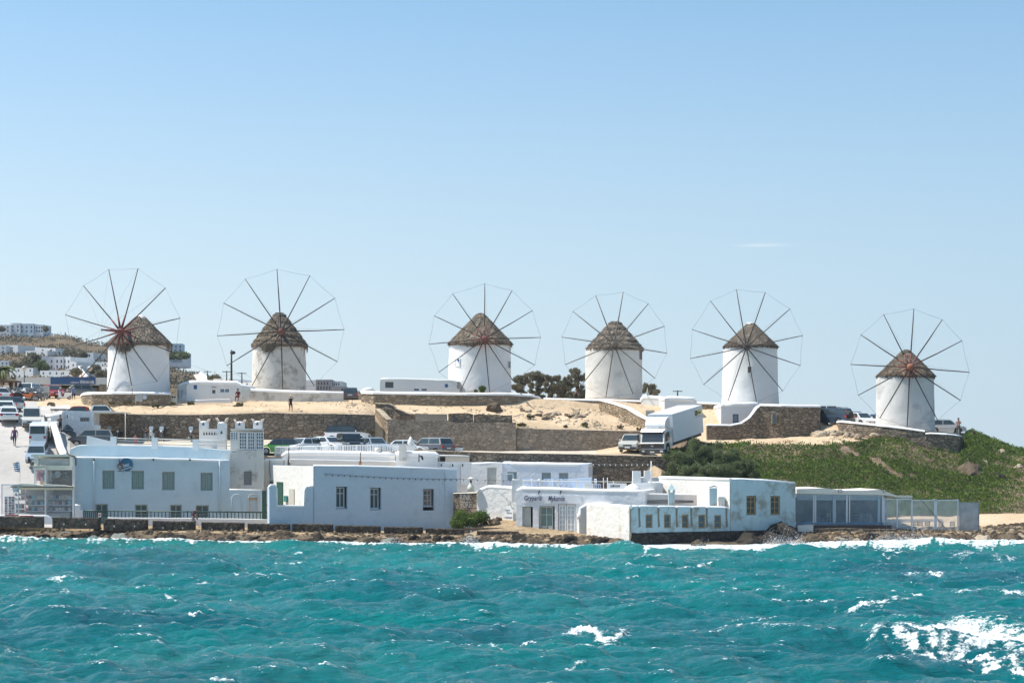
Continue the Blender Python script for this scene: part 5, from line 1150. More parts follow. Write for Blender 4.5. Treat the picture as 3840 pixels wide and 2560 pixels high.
mast('thin white pole between the slab chimneys and the tamarisk', 2442, 1728, 1812, 151.5, .045, mat=WHITEP)
pp_ = block('wall', 'low cream wall behind the slab chimneys', 'wall', Fac(2400, 158, 0), [(2400, 1789), (2475, 1790)], 3.2, .4, WHITE3, (), par=.05, side_par=False)
# small white house between the fourth and fifth windmills
fH = Fac(2492, 184.5, 4)
HW = [(2544, 1519, 2563, 1560)]
h1 = block('building', 'small white cube house with a blue door behind the truck', 'building', fH, [(2492, 1494), (2512, 1491), (2600, 1496), (2613, 1504)], 8.6, 7.0, WHITE, HW, par=.3, reveal=.2)
window(fH, HW[0], h1, 'door', SHB, SHB, 1, (), d=-.15, bw=.08)
fHs = Fac(2402, 189.0, -27)
h2 = block('building', 'sunlit white side room with a slit window and a boxed air unit', 'building', fHs, [(2404, 1500), (2412, 1488), (2440, 1489), (2494, 1493)], 8.6, 1.5, WHITE, [(2459, 1526, 2468, 1549)], par=.28, side_par=False, reveal=.3)
MB().obox(fHs.pp(2458, 1550, -.3), fHs.u*.4, fHs.n*.02, Vector((0, 0, .8))).build('pane', DARKG, h2)
ac = thing('air_unit', 'cream slatted air conditioner box against the small white side room', 'air conditioner', P(2436, 1564, 184))
MB().box(xat(2420, 184), xat(2453, 184), 183.6, 184.3, zat(1564, 184), zat(1538, 184)).build('casing', plain('cream_metal', (.66, .61, .5), .6), ac)
mb = MB(); [mb.box(xat(2422, 184), xat(2436, 184), 183.56, 183.6, zat(1560-k*5, 184), zat(1557.5-k*5, 184)) for k in range(4)]; mb.build('louvre', CREAMF, ac)
# house at the foot of the fifth windmill
fM = Fac(2703, 182.0, 2)
MW = [(2748, 1552, 2770, 1586)]
hm = block('building', 'white house with a blue grey door at the foot of the fifth windmill', 'building', fM, [(2704, 1522), (2715, 1514), (2760, 1514), (2846, 1515)], 9.4, 5.0, WHITE, MW, par=.28, reveal=.2)
window(fM, MW[0], hm, 'door', SHB, plain('grey_blue_door', (.2, .25, .28), .6), 1, (), d=-.15, bw=.1)
sh = thing('shutter', 'narrow blue shuttered opening set in the dark stone terrace wall', 'shutter', P(2904, 1585, 179))
MB().box(xat(2898, 178.9), xat(2910, 178.9), 178.86, 179.3, zat(1588, 178.9), zat(1554, 178.9)).build('panel', plain('dull_blue_shutter', (.10, .15, .19), .7), sh)
MB().box(xat(2895, 178.9), xat(2898, 178.9), 178.82, 179.3, zat(1589, 178.9), zat(1552, 178.9)).box(xat(2910, 178.9), xat(2913, 178.9), 178.82, 179.3, zat(1589, 178.9), zat(1552, 178.9)).build('frame', STONEM, sh)
# low white annex left of the third windmill
fA = Fac(1424, 189.5, 0)
an = block('building', 'low white flat annex with dark and blue openings left of the third windmill', 'building', fA, [(1425, 1428), (1432, 1420), (1560, 1421), (1690, 1426), (1715, 1430)], 12.3, 4.5, WHITE, [(1443, 1430, 1477, 1455), (1668, 1439, 1680, 1452), (1553, 1457, 1571, 1464), (1581, 1457, 1600, 1464), (1714, 1432, 1724, 1457)], par=.1, reveal=.12)
for r_, m_, l_ in (((1443, 1430, 1477, 1455), DARKG, 'wide dark picture window'), ((1668, 1439, 1680, 1452), SHB, None), ((1553, 1457, 1571, 1464), SHB, None), ((1581, 1457, 1600, 1464), SHG, None)): window(fA, r_, an, 'window', WHITEP if l_ else m_, m_, 1, (), d=-.08, bw=.04, label=l_)
# small low white roof with a stone base at the gap by the dark car
lr = block('building', 'squat stone based hut with a white curved roof left of the long stone wall', 'building', Fac(1350, 190, 0), [(1356, 1474), (1366, 1464), (1376, 1460), (1400, 1460)], 12, 3, STONEW, (), par=.3, side_par=False)
# white bar building left of second mill
fK = Fac(710, 188.2, 0)
KW = [(793, 1459, 810, 1477), (823, 1455, 862, 1473), (726, 1443, 739, 1459)]
kb = block('building', 'low white bar house with blue windows between the first and second windmills', 'building', fK, [(700, 1447), (712, 1432), (800, 1433), (870, 1435), (884, 1434), (905, 1446), (938, 1452)], 12.0, 4, WHITE, KW, par=.28, reveal=.12)
window(fK, KW[0], kb, 'window', WHITEP, DARKG, 1, (), d=-.08, bw=.06); window(fK, KW[1], kb, 'window', WHITEP, SHG, 2, (), d=-.08, bw=.08); window(fK, KW[2], kb, 'window', SHB, SHB, 1, (), d=-.06, bw=.04, label='bright blue blind window')
fKl = Fac(663, 191, -38)
kl = block('building', 'rounded sunlit end of the low white bar house with a blue door', 'building', fKl, [(664, 1456), (672, 1444), (690, 1437), (705, 1433)], 12.0, 2, WHITE, [(667, 1462, 671, 1494), (677, 1460, 686, 1492)], par=.25, side_par=False, reveal=.15)
MB().obox(fKl.pp(667, 1494, -.13), fKl.u*.5, fKl.n*.02, Vector((0, 0, .9))).build('door', SHB, kl); window(fKl, (677, 1460, 686, 1492), kl, 'glazed_door', WHITEP, GLG, 2, (.3, .6), d=-.1)
MB().prism(fKl.p(0, 0, 0), fKl.u, Vector((0, 0, 1)), [fKl.sz(700, 1505), fKl.sz(730, 1505), fKl.sz(712, 1482), fKl.sz(706, 1480)], fKl.n*.8).build('stair_flank', WHITE, kl)
be = block('bench_wall', 'long low white bench wall in front of the bar house', 'bench', Fac(730, 186.5, 0), [(731, 1500), (860, 1496), (866, 1498)], 12.0, .6, WHITE, (), par=.05, side_par=False)
fit_text('Mylos', fK, 794, 1449, 811, 1454, BLACKM, kb, .03, bold=True, shear=.3)
mc_ = thing('cabinet', 'white metal utility cabinet at the end of the long peeling wall', 'cabinet', P(923, 1495, 187))
MB().box(xat(907, 187), xat(938, 187), 186.9, 187.4, zat(1495, 187), zat(1457, 187)).build('casing', plain('off_white_metal', (.6, .6, .56), .5), mc_)
MB().box(xat(909, 187), xat(936, 187), 186.87, 186.9, zat(1493, 187), zat(1459, 187)).build('door', plain('off_white_metal', (.6, .6, .56), .5), mc_)
# far grey hotel on the right of the second windmill
def simple_house(name, label, px0, px1, yt_, yb_, Y, mat, wins=(), wm=None, depth=8, ang=0, group=None, par=.0, cat='house'):
    f_ = Fac(px0, Y, ang)
    t = block(name, label, cat, f_, [(px0, yt_), (px1, yt_)], zat(yb_, Y)-3, depth, mat, wins, reveal=.3, group=group, par=par, side_par=False)
    for r_ in wins: window(f_, r_, t, 'window', wm or SHB, wm or SHB, 1, (), d=-.25, bw=.1)
    return t
WF = plaster('distant_white', (.72, .72, .72), damt=.05, bmp=.1)
simple_house('house', 'distant grey stone hotel block with rows of windows right of the second windmill', 1184, 1245, 1423, 1462, 300, plaster('grey_render', (.27, .26, .28), damt=.2), [(1192+i*11, 1432, 1197+i*11, 1442) for i in range(4)]+[(1190+i*11, 1448, 1195+i*11, 1460) for i in range(5)], DARKG)
simple_house('house', 'distant white hotel wing right of the grey stone hotel block', 1245, 1284, 1429, 1462, 302, WF, [(1252+i*8, 1436, 1256+i*8, 1444) for i in range(3)], DARKG)
simple_house('house', 'distant white hotel wing between the second windmill and the grey block', 1146, 1184, 1425, 1462, 303, WF, [], DARKG)
simple_house('house', 'low grey block at the right end of the distant hotel', 1240, 1296, 1448, 1464, 292, plaster('grey_render', (.27, .26, .28), damt=.2), [(1280, 1455, 1286, 1464)], DARKG)
# ------------------------------------------------------------------ vehicles
def paint(name, col): return plain('paint_'+name, col, 0.28, var=.04, coat=.6)
TYRE = plain('black_rubber', (.018, .018, .018), .85); RIM = plain('alloy_rim', (.42, .43, .44), .35, .7)
CARG = glass('tinted_car_glass', (.03, .045, .05), .05); REDL = plain('red_lens', (.45, .02, .02), .2); HEADL = plain('clear_lens', (.7, .72, .72), .15)
PLATE = plain('number_plate_white', (.7, .7, .68), .5); PLAST = plain('black_plastic', (.03, .03, .032), .6)
def M_(c): return c
#          L     W     H    belt  hood_x  hoodz  ws_base ws_top  rt_top  rt_base  bootz  bumperz
CARS = {
 'hatch':  (3.95, 1.70, 1.46, .90, 1.95, .72, 1.05, .40, -1.35, -1.80, .90),
 'sedan':  (4.60, 1.78, 1.44, .92, 2.28, .74, 1.15, .45, -1.05, -1.60, .98),
 'suv':    (4.30, 1.82, 1.66, 1.04, 2.12, .88, 1.20, .60, -1.70, -2.00, 1.04),
 'jeep':   (4.10, 1.80, 1.80, 1.10, 2.02, 1.02, .85, .62, -1.92, -1.98, 1.10),
 'smart':  (2.65, 1.62, 1.52, .92, 1.30, .80, .98, .35, -.95, -1.18, .95),
 'van':    (4.20, 1.74, 1.88, 1.02, 2.08, .84, 1.35, .62, -1.92, -2.05, 1.02),
 'minivan':(3.95, 1.60, 1.86, .98, 1.95, .80, 1.60, 1.05, -1.80, -1.93, .98),
 'estate': (4.40, 1.74, 1.48, .92, 2.18, .74, 1.15, .50, -1.75, -2.12, .92),
}
def make_car(kind, label, px, Y, yaw, body, roof=None, z=None, pitch=0, cat='car', name=None, group=None, parts=None, lower=None, rack=False, spare=False, tint=None):
    Lg, Wd, Hh, belt, hx, hz, wb, wt, rt, rb, bz = CARS[kind]
    w = Wd/2; hl = Lg/2
    c = G(px, Y) if z is None else Vector((xat(px, Y), Y, z))
    t = thing(name or 'parked_car', label, cat, c, group, proto=True)
    t.rotation_mode = 'XYZ'; t.rotation_euler = (0, R(pitch), R(yaw))
    wr = .33 if kind not in ('smart',) else .30; wx = (hl-.82, -hl+.78)
    if kind == 'smart': wx = (hl-.42, -hl+.42)
    # body: side outline with wheel arches, extruded with tucked edges
    def arch(x):
        return [(x+(wr+.07)*math.cos(a), .32+(wr+.07)*math.sin(a)) for a in [math.pi*k/8 for k in range(9)]]
    low = [(hl-.03, .30)]+[(wx[0]+wr+.07, .2)]+arch(wx[0])+[(wx[0]-wr-.07, .2), (wx[1]+wr+.07, .2)]+arch(wx[1])+[(wx[1]-wr-.07, .22), (-hl+.03, .32)]
    up = [(-hl, .55), (-hl+.04, bz-.08), (-hl+.12, bz), (rb, belt), (wb, belt-.01), (wb+.15, belt-.04), (hx-.25, hz+.03), (hl-.06, hz-.08), (hl, hz-.22), (hl, .42)]
    if kind == 'sedan': up = [(-hl, .55), (-hl+.03, bz-.08), (-hl+.15, bz), (rb, belt+.03), (wb, belt-.01), (wb+.15, belt-.04), (hx-.3, hz+.05), (hl-.08, hz-.06), (hl, hz-.2), (hl, .42)]
    prof = low+up; n = len(prof); cx_ = 0; cz_ = .6
    mb = MB(); vs = []
    wfun = lambda zq, x: 1.0-(.05 if zq > belt-.12 else 0)-.06*max(0, (abs(x)-(hl-.5))/.5)**2
    for sgn in (-1, 1):
        vs += [(x, sgn*w*wfun(zq, x), zq) for x, zq in prof]
    fs = [(i, (i+1) % n, (i+1) % n+n, i+n) for i in range(n)]
    fs += [tuple(range(n))[::-1], tuple(range(n, 2*n))]
    mb.add(vs, fs); mb.build('body', body, t)
    if lower or kind in ('van', 'suv', 'jeep'):
        lb = MB(); lb.box(hl-.12, hl+.03, -w*.9, w*.9, .26, .46).build('front_bumper', lower or PLAST, t); lb = MB(); lb.box(-hl-.03, -hl+.12, -w*.9, w*.9, .28, .48).build('rear_bumper', lower or PLAST, t)
    # cabin
    wl, wu = w*.95, w*.78
    if kind in ('van', 'minivan', 'jeep'): wu = w*.88
    z0, z1 = belt-.02, Hh
    def lerp(a, b_, q): return a+(b_-a)*q
    q0 = [(wb, z0), (wt, z1-.03), (rt, z1-.02), (rb, z0)]
    pts = []
    mid = (wt+rt)/2
    outline = [(wb, z0, wl), (lerp(wb, wt, .5), lerp(z0, z1, .52), lerp(wl, wu, .5)), (wt+.06, z1-.06, wu+.01), (wt-.12, z1-.015, wu), (mid, z1+.015, wu), (rt+.1, z1-.015, wu), (rt-.04, z1-.08, wu+.01), (lerp(rb, rt, .45), lerp(z0, z1, .5), lerp(wl, wu, .5)), (rb, z0, wl)]
    cb = MB(); m = len(outline); vs = [(x, -ww, zq) for x, zq, ww in outline]+[(x, ww, zq) for x, zq, ww in outline]
    fs = [(i, i+1, i+1+m, i+m) for i in range(m-1)]+[tuple(range(m))[::-1], tuple(range(m, 2*m))]
    cb.add(vs, fs); cb.build('roof', roof or body, t)
    gl = tint or CARG; e = .012
    def pane(nm, a, b_, ca, cb_):   # quad between two (x,z,halfwidth) stations
        g_ = MB(); nx = (cb_[1]-ca[1]); nz = -(cb_[0]-ca[0]); ln = math.hypot(nx, nz) or 1; s_ = 1 if a > 0 else -1
        ox, oz = abs(nx)/ln*e*s_, abs(nz)/ln*e
        g_.quad((ca[0]+ox, -ca[2]*b_, ca[1]+oz), (ca[0]+ox, ca[2]*b_, ca[1]+oz), (cb_[0]+ox, cb_[2]*b_, cb_[1]+oz), (cb_[0]+ox, -cb_[2]*b_, cb_[1]+oz)); return g_.build(nm, gl, t)
    fA, fB_ = (lerp(wb, wt, .06), lerp(z0, z1, .08), wl), (lerp(wb, wt, .9), lerp(z0, z1, .9), wu)
    g_ = MB(); s1_, s2_, s3_ = (wb, z0, wl), outline[1], outline[2]
    def strip(nm, st, ww, sgn):
        g_ = MB(); vs = []
        for x, zq, hw in st: vs += [(x+sgn*.014, -hw*ww, zq+.012), (x+sgn*.014, hw*ww, zq+.012)]
        g_.add(vs, [(2*i, 2*i+1, 2*i+3, 2*i+2) for i in range(len(st)-1)]); return g_.build(nm, gl, t)
    a0 = [lerp(outline[0][i], outline[1][i], .14) for i in range(3)]; a2 = [lerp(outline[1][i], outline[2][i], .88) for i in range(3)]
    strip('windshield', [a0, outline[1], a2], .9, 1)
    b0 = [lerp(outline[8][i], outline[7][i], .18) for i in range(3)]; b2_ = [lerp(outline[7][i], outline[6][i], .85) for i in range(3)]
    strip('rear_window', [b0, outline[7], b2_], .88, -1)
    for sgn in (-1, 1):
        def sp(x, q): return (x, sgn*(lerp(wl, wu, q)+e), lerp(z0, z1, q))
        qb, qt = .12, .84
        def fx(q): return lerp(wb, wt, q)-.10
        def rx(q): return lerp(rb, rt, q)+.14
        xs = lerp(fx(.5), rx(.5), .48)
        segs = [(fx, lambda q: xs+.04), (lambda q: xs-.04, rx)]
        if kind == 'smart': segs = [(fx, rx)]
        if kind in ('van',): segs = [(fx, lambda q: .2), (lambda q: .1, lambda q: -.85), (lambda q: -.95, rx)]
        if kind == 'minivan': segs = [(fx, lambda q: .3)]
        for fa, fb in segs:
            g_ = MB(); p_ = [sp(fa(qb), qb), sp(fb(qb), qb), sp(fb(qt), qt), sp(fa(qt), qt)]
            g_.add(p_, [(0, 1, 2, 3)]); g_.build('side_window', gl, t)
        for x in wx:
            tb = MB(); tb.tube([(x, sgn*(w-.21), wr-.01), (x, sgn*(w-.02), wr-.01)], wr, 18, smooth=False); ty = tb.build('wheel', TYRE, t)
            rm_ = MB(); rm_.tube([(x, sgn*(w-.03), wr-.01), (x, sgn*(w-.005), wr-.01)], wr*.62, 12, smooth=False); rm_.build('rim', RIM, ty)
        MB().box(hl-.16, hl-.01, *(sorted((sgn*w*.55, sgn*w*.9))), hz-.26, hz-.1).build('headlight', HEADL, t)
        MB().box(-hl-.012, -hl+.12, *(sorted((sgn*w*.66, sgn*w*.93))), bz-.34, bz-.12).build('taillight', REDL, t)
        mm = MB(); mm.ico((wb-.2, sgn*(w+.07), belt+.08), (.07, .1, .07)); mm.build('mirror', PLAST if kind in ('jeep', 'van', 'minivan') else body, t)
    MB().box(hl-.02, hl+.012, -w*.45, w*.45, hz-.34, hz-.2).build('grille', PLAST, t)
    MB().box(hl+.0, hl+.036, -.24, .24, .36, .47).build('number_plate', PLATE, t); MB().box(-hl-.038, -hl, -.24, .24, .62, .73).build('number_plate', PLATE, t)
    if rack:
        for sgn in (-1, 1): MB().tube([(wt-.2, sgn*wu*.85, z1), (wt-.3, sgn*wu*.85, z1+.07), (rt+.3, sgn*wu*.85, z1+.07), (rt+.2, sgn*wu*.85, z1)], .02, 5).build('roof_rail', PLAST, t)
    if spare: MB().tube([(-hl-.02, .1, .95), (-hl-.22, .1, .95)], .36, 16).build('spare_wheel', TYRE, t)
    return t
PW = paint('white', (.74, .75, .75)); PS = paint('silver', (.42, .44, .46)); PBK = paint('black', (.018, .019, .022)); PDG = paint('dark_grey', (.07, .07, .08)); PBS = paint('blue_silver', (.28, .35, .42)); PCR = paint('cream', (.56, .54, .48))
PG = paint('green', (.10, .42, .03)); PR = paint('red', (.30, .02, .025)); PDB = paint('dark_blue', (.03, .05, .08)); PGR = paint('warm_grey', (.30, .29, .27)); PGT = paint('grey_teal', (.13, .15, .15))
pc = make_car('sedan', 'white police car with a blue stripe and POLICE on its boot, uphill street', 30, 176.6, 108, PW, pitch=-4, cat='police car')
MB().box(-2.31, -2.302, -.85, .85, .78, .88).build('blue_stripe', paint('police_blue', (.02, .10, .30)), pc)
for s_ in (-1, 1): MB().box(-2.2, 2.1, *(sorted((s_*.893, s_*.9))), .72, .80).build('blue_stripe', paint('police_blue', (.02, .10, .30)), pc)
MB().box(-.25, 0, -.5, .5, 1.46, 1.54).build('light_bar', WHITEP, pc)
o_, me_ = textobj('POLICE', .17, plain('sign_navy', (.02, .03, .08), .6), pc, 'lettering', True)
xs_ = [v.co.x for v in me_.vertices]; mid_ = (min(xs_)+max(xs_))/2
for v in me_.vertices: x, y, zz = v.co; v.co = (-2.315-zz, -(x-mid_)*1.0, y+.66+.0)
make_car('hatch', 'white car parked just uphill behind the police car', 22, 180.5, 105, PW, pitch=-3)
make_car('estate', 'dark roofed silver car parked third up the street beside the motorbikes', 8, 184.5, 160, PS, PBK, pitch=0)
make_car('hatch', 'white car at the very left edge behind the dark roofed silver car', -30, 190, 150, PW)
make_car('van', 'cream van with dark lower bumper facing down the street', 119, 174.2, -76, PCR, pitch=3, cat='van', rack=True, lower=plain('dark_taupe_plastic', (.10, .09, .075), .7))
make_car('minivan', 'small white van seen from behind with a dark rear window', 149, 167.9, 99, PW, pitch=-8, cat='van')
make_car('hatch', 'blue silver hatchback facing down the street behind the glazed shop', 141, 164.0, -83, PBS, pitch=14)
make_car('smart', 'tiny black two seater parked in front of the white cabin', 288, 173.8, 12, PBK, PGT)
make_car('suv', 'dark grey car with a dusty roof parked behind the terrace rail', 347, 170.8, 184, PDG, PGR)
make_car('smart', 'tiny white two seater with dark windows above the white cabin', 388, 178.6, 6, PW, z=zat(1577, 178.6))
make_car('suv', 'white car with a black roof parked below the long dark retaining wall', 1303, 175.4, -6, PW, PBK)
YR = 167.3
make_car('hatch', 'bright green hatchback behind the white picket fence', 1046, YR, 186, PG, PDG)
make_car('hatch', 'white hatchback with black roof bars next to the green hatchback', 1138, YR+.5, -130, PW, rack=True)
make_car('sedan', 'white car between the roof barred hatchback and the black jeep', 1226, YR+1.6, -40, PW)
make_car('jeep', 'black boxy jeep in the row behind the picket fence', 1312, YR+1.2, -72, PBK)
make_car('hatch', 'blue silver car right of the black jeep behind the picket fence', 1402, YR+1.2, -60, PBS)
make_car('sedan', 'white saloon car left of the dark grey off roader behind the white finial', 1530, YR+.6, -18, PW)
make_car('suv', 'dark grey off roader seen from behind above the low stone wall', 1619, YR+.6, 138, PDG, PGR, rack=True)
make_car('suv', 'pale gold off roader with a bonnet scoop beside the truck cab', 2374, 170.0, -108, paint('pale_gold', (.50, .48, .42)), lower=PLAST)
make_car('suv', 'dark blue grey off roader with a spare wheel right of the fifth windmill', 3120, 182.6, 136, PDB, spare=True, rack=True)
make_car('hatch', 'white car peeping out behind the dark off roader with a spare wheel', 3086, 188, 170, PW)
make_car('hatch', 'dark blue car between the off roader and the white car left of the rightmost windmill', 3178, 187, 120, PDB)
make_car('hatch', 'white small car facing down left of the rightmost windmill', 3222, 183.8, -60, PW, z=zat(1600, 183.8))
make_car('hatch', 'blue car half hidden behind the left edge of the rightmost windmill', 3286, 186, 150, paint('mid_blue', (.08, .13, .25)), z=zat(1606, 186))
make_car('hatch', 'silver hatchback parked right of the rightmost windmill', 3546, 186.3, -6, PS, z=zat(1626, 186.3))
make_car('estate', 'dark estate car seen from behind between the two low walls', 1314, 191.5, 94, PDG, z=zat(1507, 191.5))
make_car('suv', 'white estate car behind the row of motorbikes', 104, 206, -95, PW)
make_car('hatch', 'red car beside the cargo box and the motorbikes', 198, 203.5, -60, PR)
make_car('hatch', 'grey green car behind the couple near the first curved wall', 290, 206, 200, PGT)
# red pickup cab
pk = make_car('smart', 'old red pickup truck cab showing above the white cabin', 290, 179.5, 184, PR, z=zat(1581, 179.5), cat='pickup')
MB().box(-3.6, -1.3, -.8, .8, .7, 1.15).build('cargo_bed', PR, pk)

# ---- the truck
tk = thing('box_truck', 'white box truck with a black grille parked nose down on the slope', 'truck', G(2464, 168.4, .0), proto=True)
TY = -90-29; tk.rotation_euler = (0, R(8.3), R(TY)); tk.location.z = zat(1703, 168)
WT = paint('truck_white', (.70, .71, .71)); BOXW = plain('truck_box_white', (.74, .75, .76), .45, var=.03)
w = 1.2
cabp = [(.95, .55), (.95, 1.15), (.9, 1.2), (.62, 2.28), (.45, 2.42), (-.85, 2.45), (-1.0, 2.3), (-1.0, .6), (-.35, .6), (-.42, .95), (-.1, 1.12), (.25, 1.12), (.5, .95), (.58, .55)]
mb = MB(); n = len(cabp); vs = [(x, s_*(w-.02), zq) for s_ in (-1, 1) for x, zq in cabp]
mb.add(vs, [(i, (i+1) % n, (i+1) % n+n, i+n) for i in range(n)]+[tuple(range(n))[::-1], tuple(range(n, 2*n))]); cabo = mb.build('cab', WT, tk)
mb = MB(); mb.quad((.90, -1.06, 1.24), (.90, 1.06, 1.24), (.675, 1.0, 2.14), (.675, -1.0, 2.14)); mb.build('windshield', glass('truck_glass', (.03, .035, .045), .06), cabo)
MB().prism((0, -1.12, 0), (1, 0, 0), (0, 0, 1), [(.66, 2.06), (.84, 2.0), (.86, 2.2), (.62, 2.45), (.56, 2.3)], (0, 2.24, 0)).build('sun_visor', plain('smoke_visor', (.025, .028, .04), .3), cabo)
MB().box(.94, .97, -1.17, 1.17, .68, 1.16).build('grille', PLAST, cabo)
st_ = MB(); nn_ = 20; cc_ = (.985, 0, .93)
for k in range(nn_):
    a = 2*math.pi*k/nn_; b_ = 2*math.pi*(k+1)/nn_; st_.tube([(.985, .15*math.cos(a), .93+.15*math.sin(a)), (.985, .15*math.cos(b_), .93+.15*math.sin(b_))], .012, 4, caps=False)
for k in range(3):
    a = math.pi/2+2*math.pi*k/3; st_.tube([(.985, 0, .93), (.985, .15*math.cos(a), .93+.15*math.sin(a))], [.022, .006], 4)
st_.build('star_emblem', CHROME, cabo)
MB().box(.8, 1.02, -1.2, 1.2, .22, .62).build('bumper', plain('dark_grey_bumper', (.06, .06, .065), .6), cabo)
for s_ in (-1, 1):
    MB().box(1.0, 1.035, *(sorted((s_*.78, s_*1.08))), .36, .52).build('headlight', HEADL, cabo)
    MB().obox((.4, s_*1.19, 1.3), (-.75, 0, 0), (0, s_*.015, 0), (.0, 0, .78)).build('side_window', CARG, cabo)
    MB().obox((-.5, s_*1.19, 1.45), (-.35, 0, 0), (0, s_*.015, 0), (.0, 0, .62)).build('side_window', plain('pale_side_glass', (.5, .56, .6), .15), cabo)
    MB().box(.75, .86, *(sorted((s_*1.3, s_*1.5))), 1.35, 1.95).tube([(.7, s_*1.18, 2.0), (.8, s_*1.4, 1.97)], .02, 5).tube([(.7, s_*1.18, 1.3), (.8, s_*1.4, 1.35)], .02, 5).build('mirror', PLAST, cabo)
    for x in (.08, -5.6):
        tb = MB(); tb.tube([(x, s_*.85, .5), (x, s_*1.17, .5)], .5, 22, smooth=False); ty = tb.build('wheel', TYRE, tk)
        MB().tube([(x, s_*1.14, .5), (x, s_*1.18, .5)], .27, 14, smooth=False).build('rim', RIM, ty)
MB().box(1.02, 1.045, -.22, .22, .3, .42).build('number_plate', PLATE, cabo)
MB().box(-.2, .25, -.5, .45, 2.46, 2.52).build('roof_hatch', WT, cabo)
dfl = MB(); dfl.prism((0, -1.0, 0), (1, 0, 0), (0, 0, 1), [(.05, 2.5), (.1, 2.72), (-.1, 3.1), (-.45, 3.3), (-1.0, 3.36), (-1.0, 2.5)], (0, 2.0, 0)); dfl.build('wind_deflector', WT, tk)
bx = MB(); bx.box(-8.2, -1.15, -1.24, 1.24, .95, 3.52); bo_ = bx.build('cargo_box', BOXW, tk)
MB().box(-8.22, -1.13, -1.26, 1.26, 3.52, 3.56).build('roof_edge', plain('box_trim', (.6, .61, .62), .4), bo_)
MB().box(-8.2, -1.2, -1.0, 1.0, .62, .95).build('chassis', PLAST, tk)
MB().box(-1.9, -1.75, -1.24, 1.24, 3.562, 3.566).build('roof_seam', plain('seam_grey', (.4, .38, .4), .7), bo_)
# left side of the truck faces the camera's right: local +Y
MB().box(-7.8, -6.35, 1.242, 1.25, 2.75, 3.2).build('sign_panel', plain('sign_yellow', (.78, .72, .08), .5), bo_)
MB().prism((0, 1.252, 0), (1, 0, 0), (0, 0, 1), [(-6.35, 2.75), (-6.35, 3.2), (-6.9, 3.2), (-7.02, 2.97), (-6.9, 2.75)], (0, .004, 0)).build('sign_arrow', PLAST, bo_)
def truck_text(txt, x0, x1, z0, z1, m_):
    o, me = textobj(txt, 1, m_, bo_, 'lettering', True)
    xs = [v.co.x for v in me.vertices]; ys = [v.co.y for v in me.vertices]; a, b_, c_, d_ = min(xs), max(xs), min(ys), max(ys)
    for v in me.vertices: v.co = (x0+(v.co.x-a)/(b_-a)*(x1-x0), 1.258+abs(v.co.z), z0+(v.co.y-c_)/(d_-c_)*(z1-z0))
    OFF[o.name] = Vector((0, 0, 0))
truck_text('Pro', -6.42, -6.85, 2.84, 3.1, plain('sign_yellow', (.78, .72, .08), .5)); truck_text('Events', -7.07, -7.75, 2.84, 3.1, PLAST)
truck_text('conferences & exhibitions', -6.35, -7.8, 2.58, 2.68, plain('grey_script', (.3, .3, .33), .6))

# ---- motorbikes
def make_bike(label, px, Y, yaw, col, z=None, group=None, scooter=False, helmet=False, box=False):
    c = G(px, Y) if z is None else Vector((xat(px, Y), Y, z))
    t = thing('motor_scooter' if scooter else 'motorbike', label, 'scooter' if scooter else 'motorbike', c, group, proto=True, rz=R(yaw))
    for x in (.62, -.62):
        r = .3 if not scooter else .24
        wl_ = MB(); nn = 16
        ring = [(x+r*.86*math.cos(2*math.pi*k/nn), 0, r+r*.86*math.sin(2*math.pi*k/nn)) for k in range(nn+1)]
        wl_.tube(ring, r*.16, 6, caps=False); wo_ = wl_.build('wheel', TYRE, t)
        MB().tube([(x, -.03, r), (x, .03, r)], r*.6, 12).build('rim', RIM, wo_)
    mb = MB()
    if scooter: mb.prism((0, -.16, 0), (1, 0, 0), (0, 0, 1), [(-.75, .45), (-.85, .72), (-.2, .78), (-.05, .35), (.3, .3), (.48, .95), (.6, .9), (.55, .3), (.35, .18), (-.2, .2), (-.5, .3)], (0, .32, 0))
    else: mb.prism((0, -.13, 0), (1, 0, 0), (0, 0, 1), [(-.3, .3), (-.8, .72), (-.75, .8), (-.1, .74), (.1, .92), (.42, .9), (.55, .7), (.35, .35), (.1, .25)], (0, .26, 0))
    mb.build('body', col, t)
    MB().box(-.75, -.08, -.14, .14, .78, .88).build('seat', PLAST, t)
    MB().tube([(.62, 0, .3), (.42, 0, 1.0)], .04, 6).build('fork', CHROME, t)
    MB().tube([(.36, -.36, 1.05), (.45, -.2, 1.02), (.45, .2, 1.02), (.36, .36, 1.05)], .02, 6).build('handlebar', PLAST, t)
    MB().ico((.58, 0, .92), (.1, .12, .11)).build('headlight', HEADL, t)
    MB().tube([(.1, -.17, .3), (-.7, -.2, .38)], [.04, .06], 7).build('exhaust', CHROME, t)
    for s_ in (-1, 1): MB().tube([(.4, s_*.3, 1.03), (.38, s_*.36, 1.2)], .01, 4).ico((.38, s_*.37, 1.22), (.02, .07, .045)).build('mirror', PLAST, t)
    if scooter or helmet: MB().prism((.5, -.2, 1.0), (1, 0, 0), (0, 0, 1), [(0, 0), (-.14, .4), (-.11, .4), (.06, 0)], (0, .4, 0)).build('windscreen', glass('pale_screen', (.3, .34, .36), .1), t)
    if box: MB().box(-1.05, -.65, -.22, .22, .85, 1.2).build('top_box', col, t)
    return t
BG = "motorbikes packed together in front of the long entrance building"
rb2 = random.Random(8)
cols_ = [PBK, PDG, PBK, PBS, PDB, PR, PDG, PBK, PS, PBK, PGR, PBK, PDB, PBK]
for k in range(22):
    make_bike('dark motorbike packed in the crowded row of motorbikes at the top of the street', 2+k*6.8+rb2.uniform(-3, 3), 194.5+rb2.uniform(-3.5, 5), 60+rb2.uniform(-30, 50), cols_[k % 14], group=BG, helmet=k % 3 == 0)
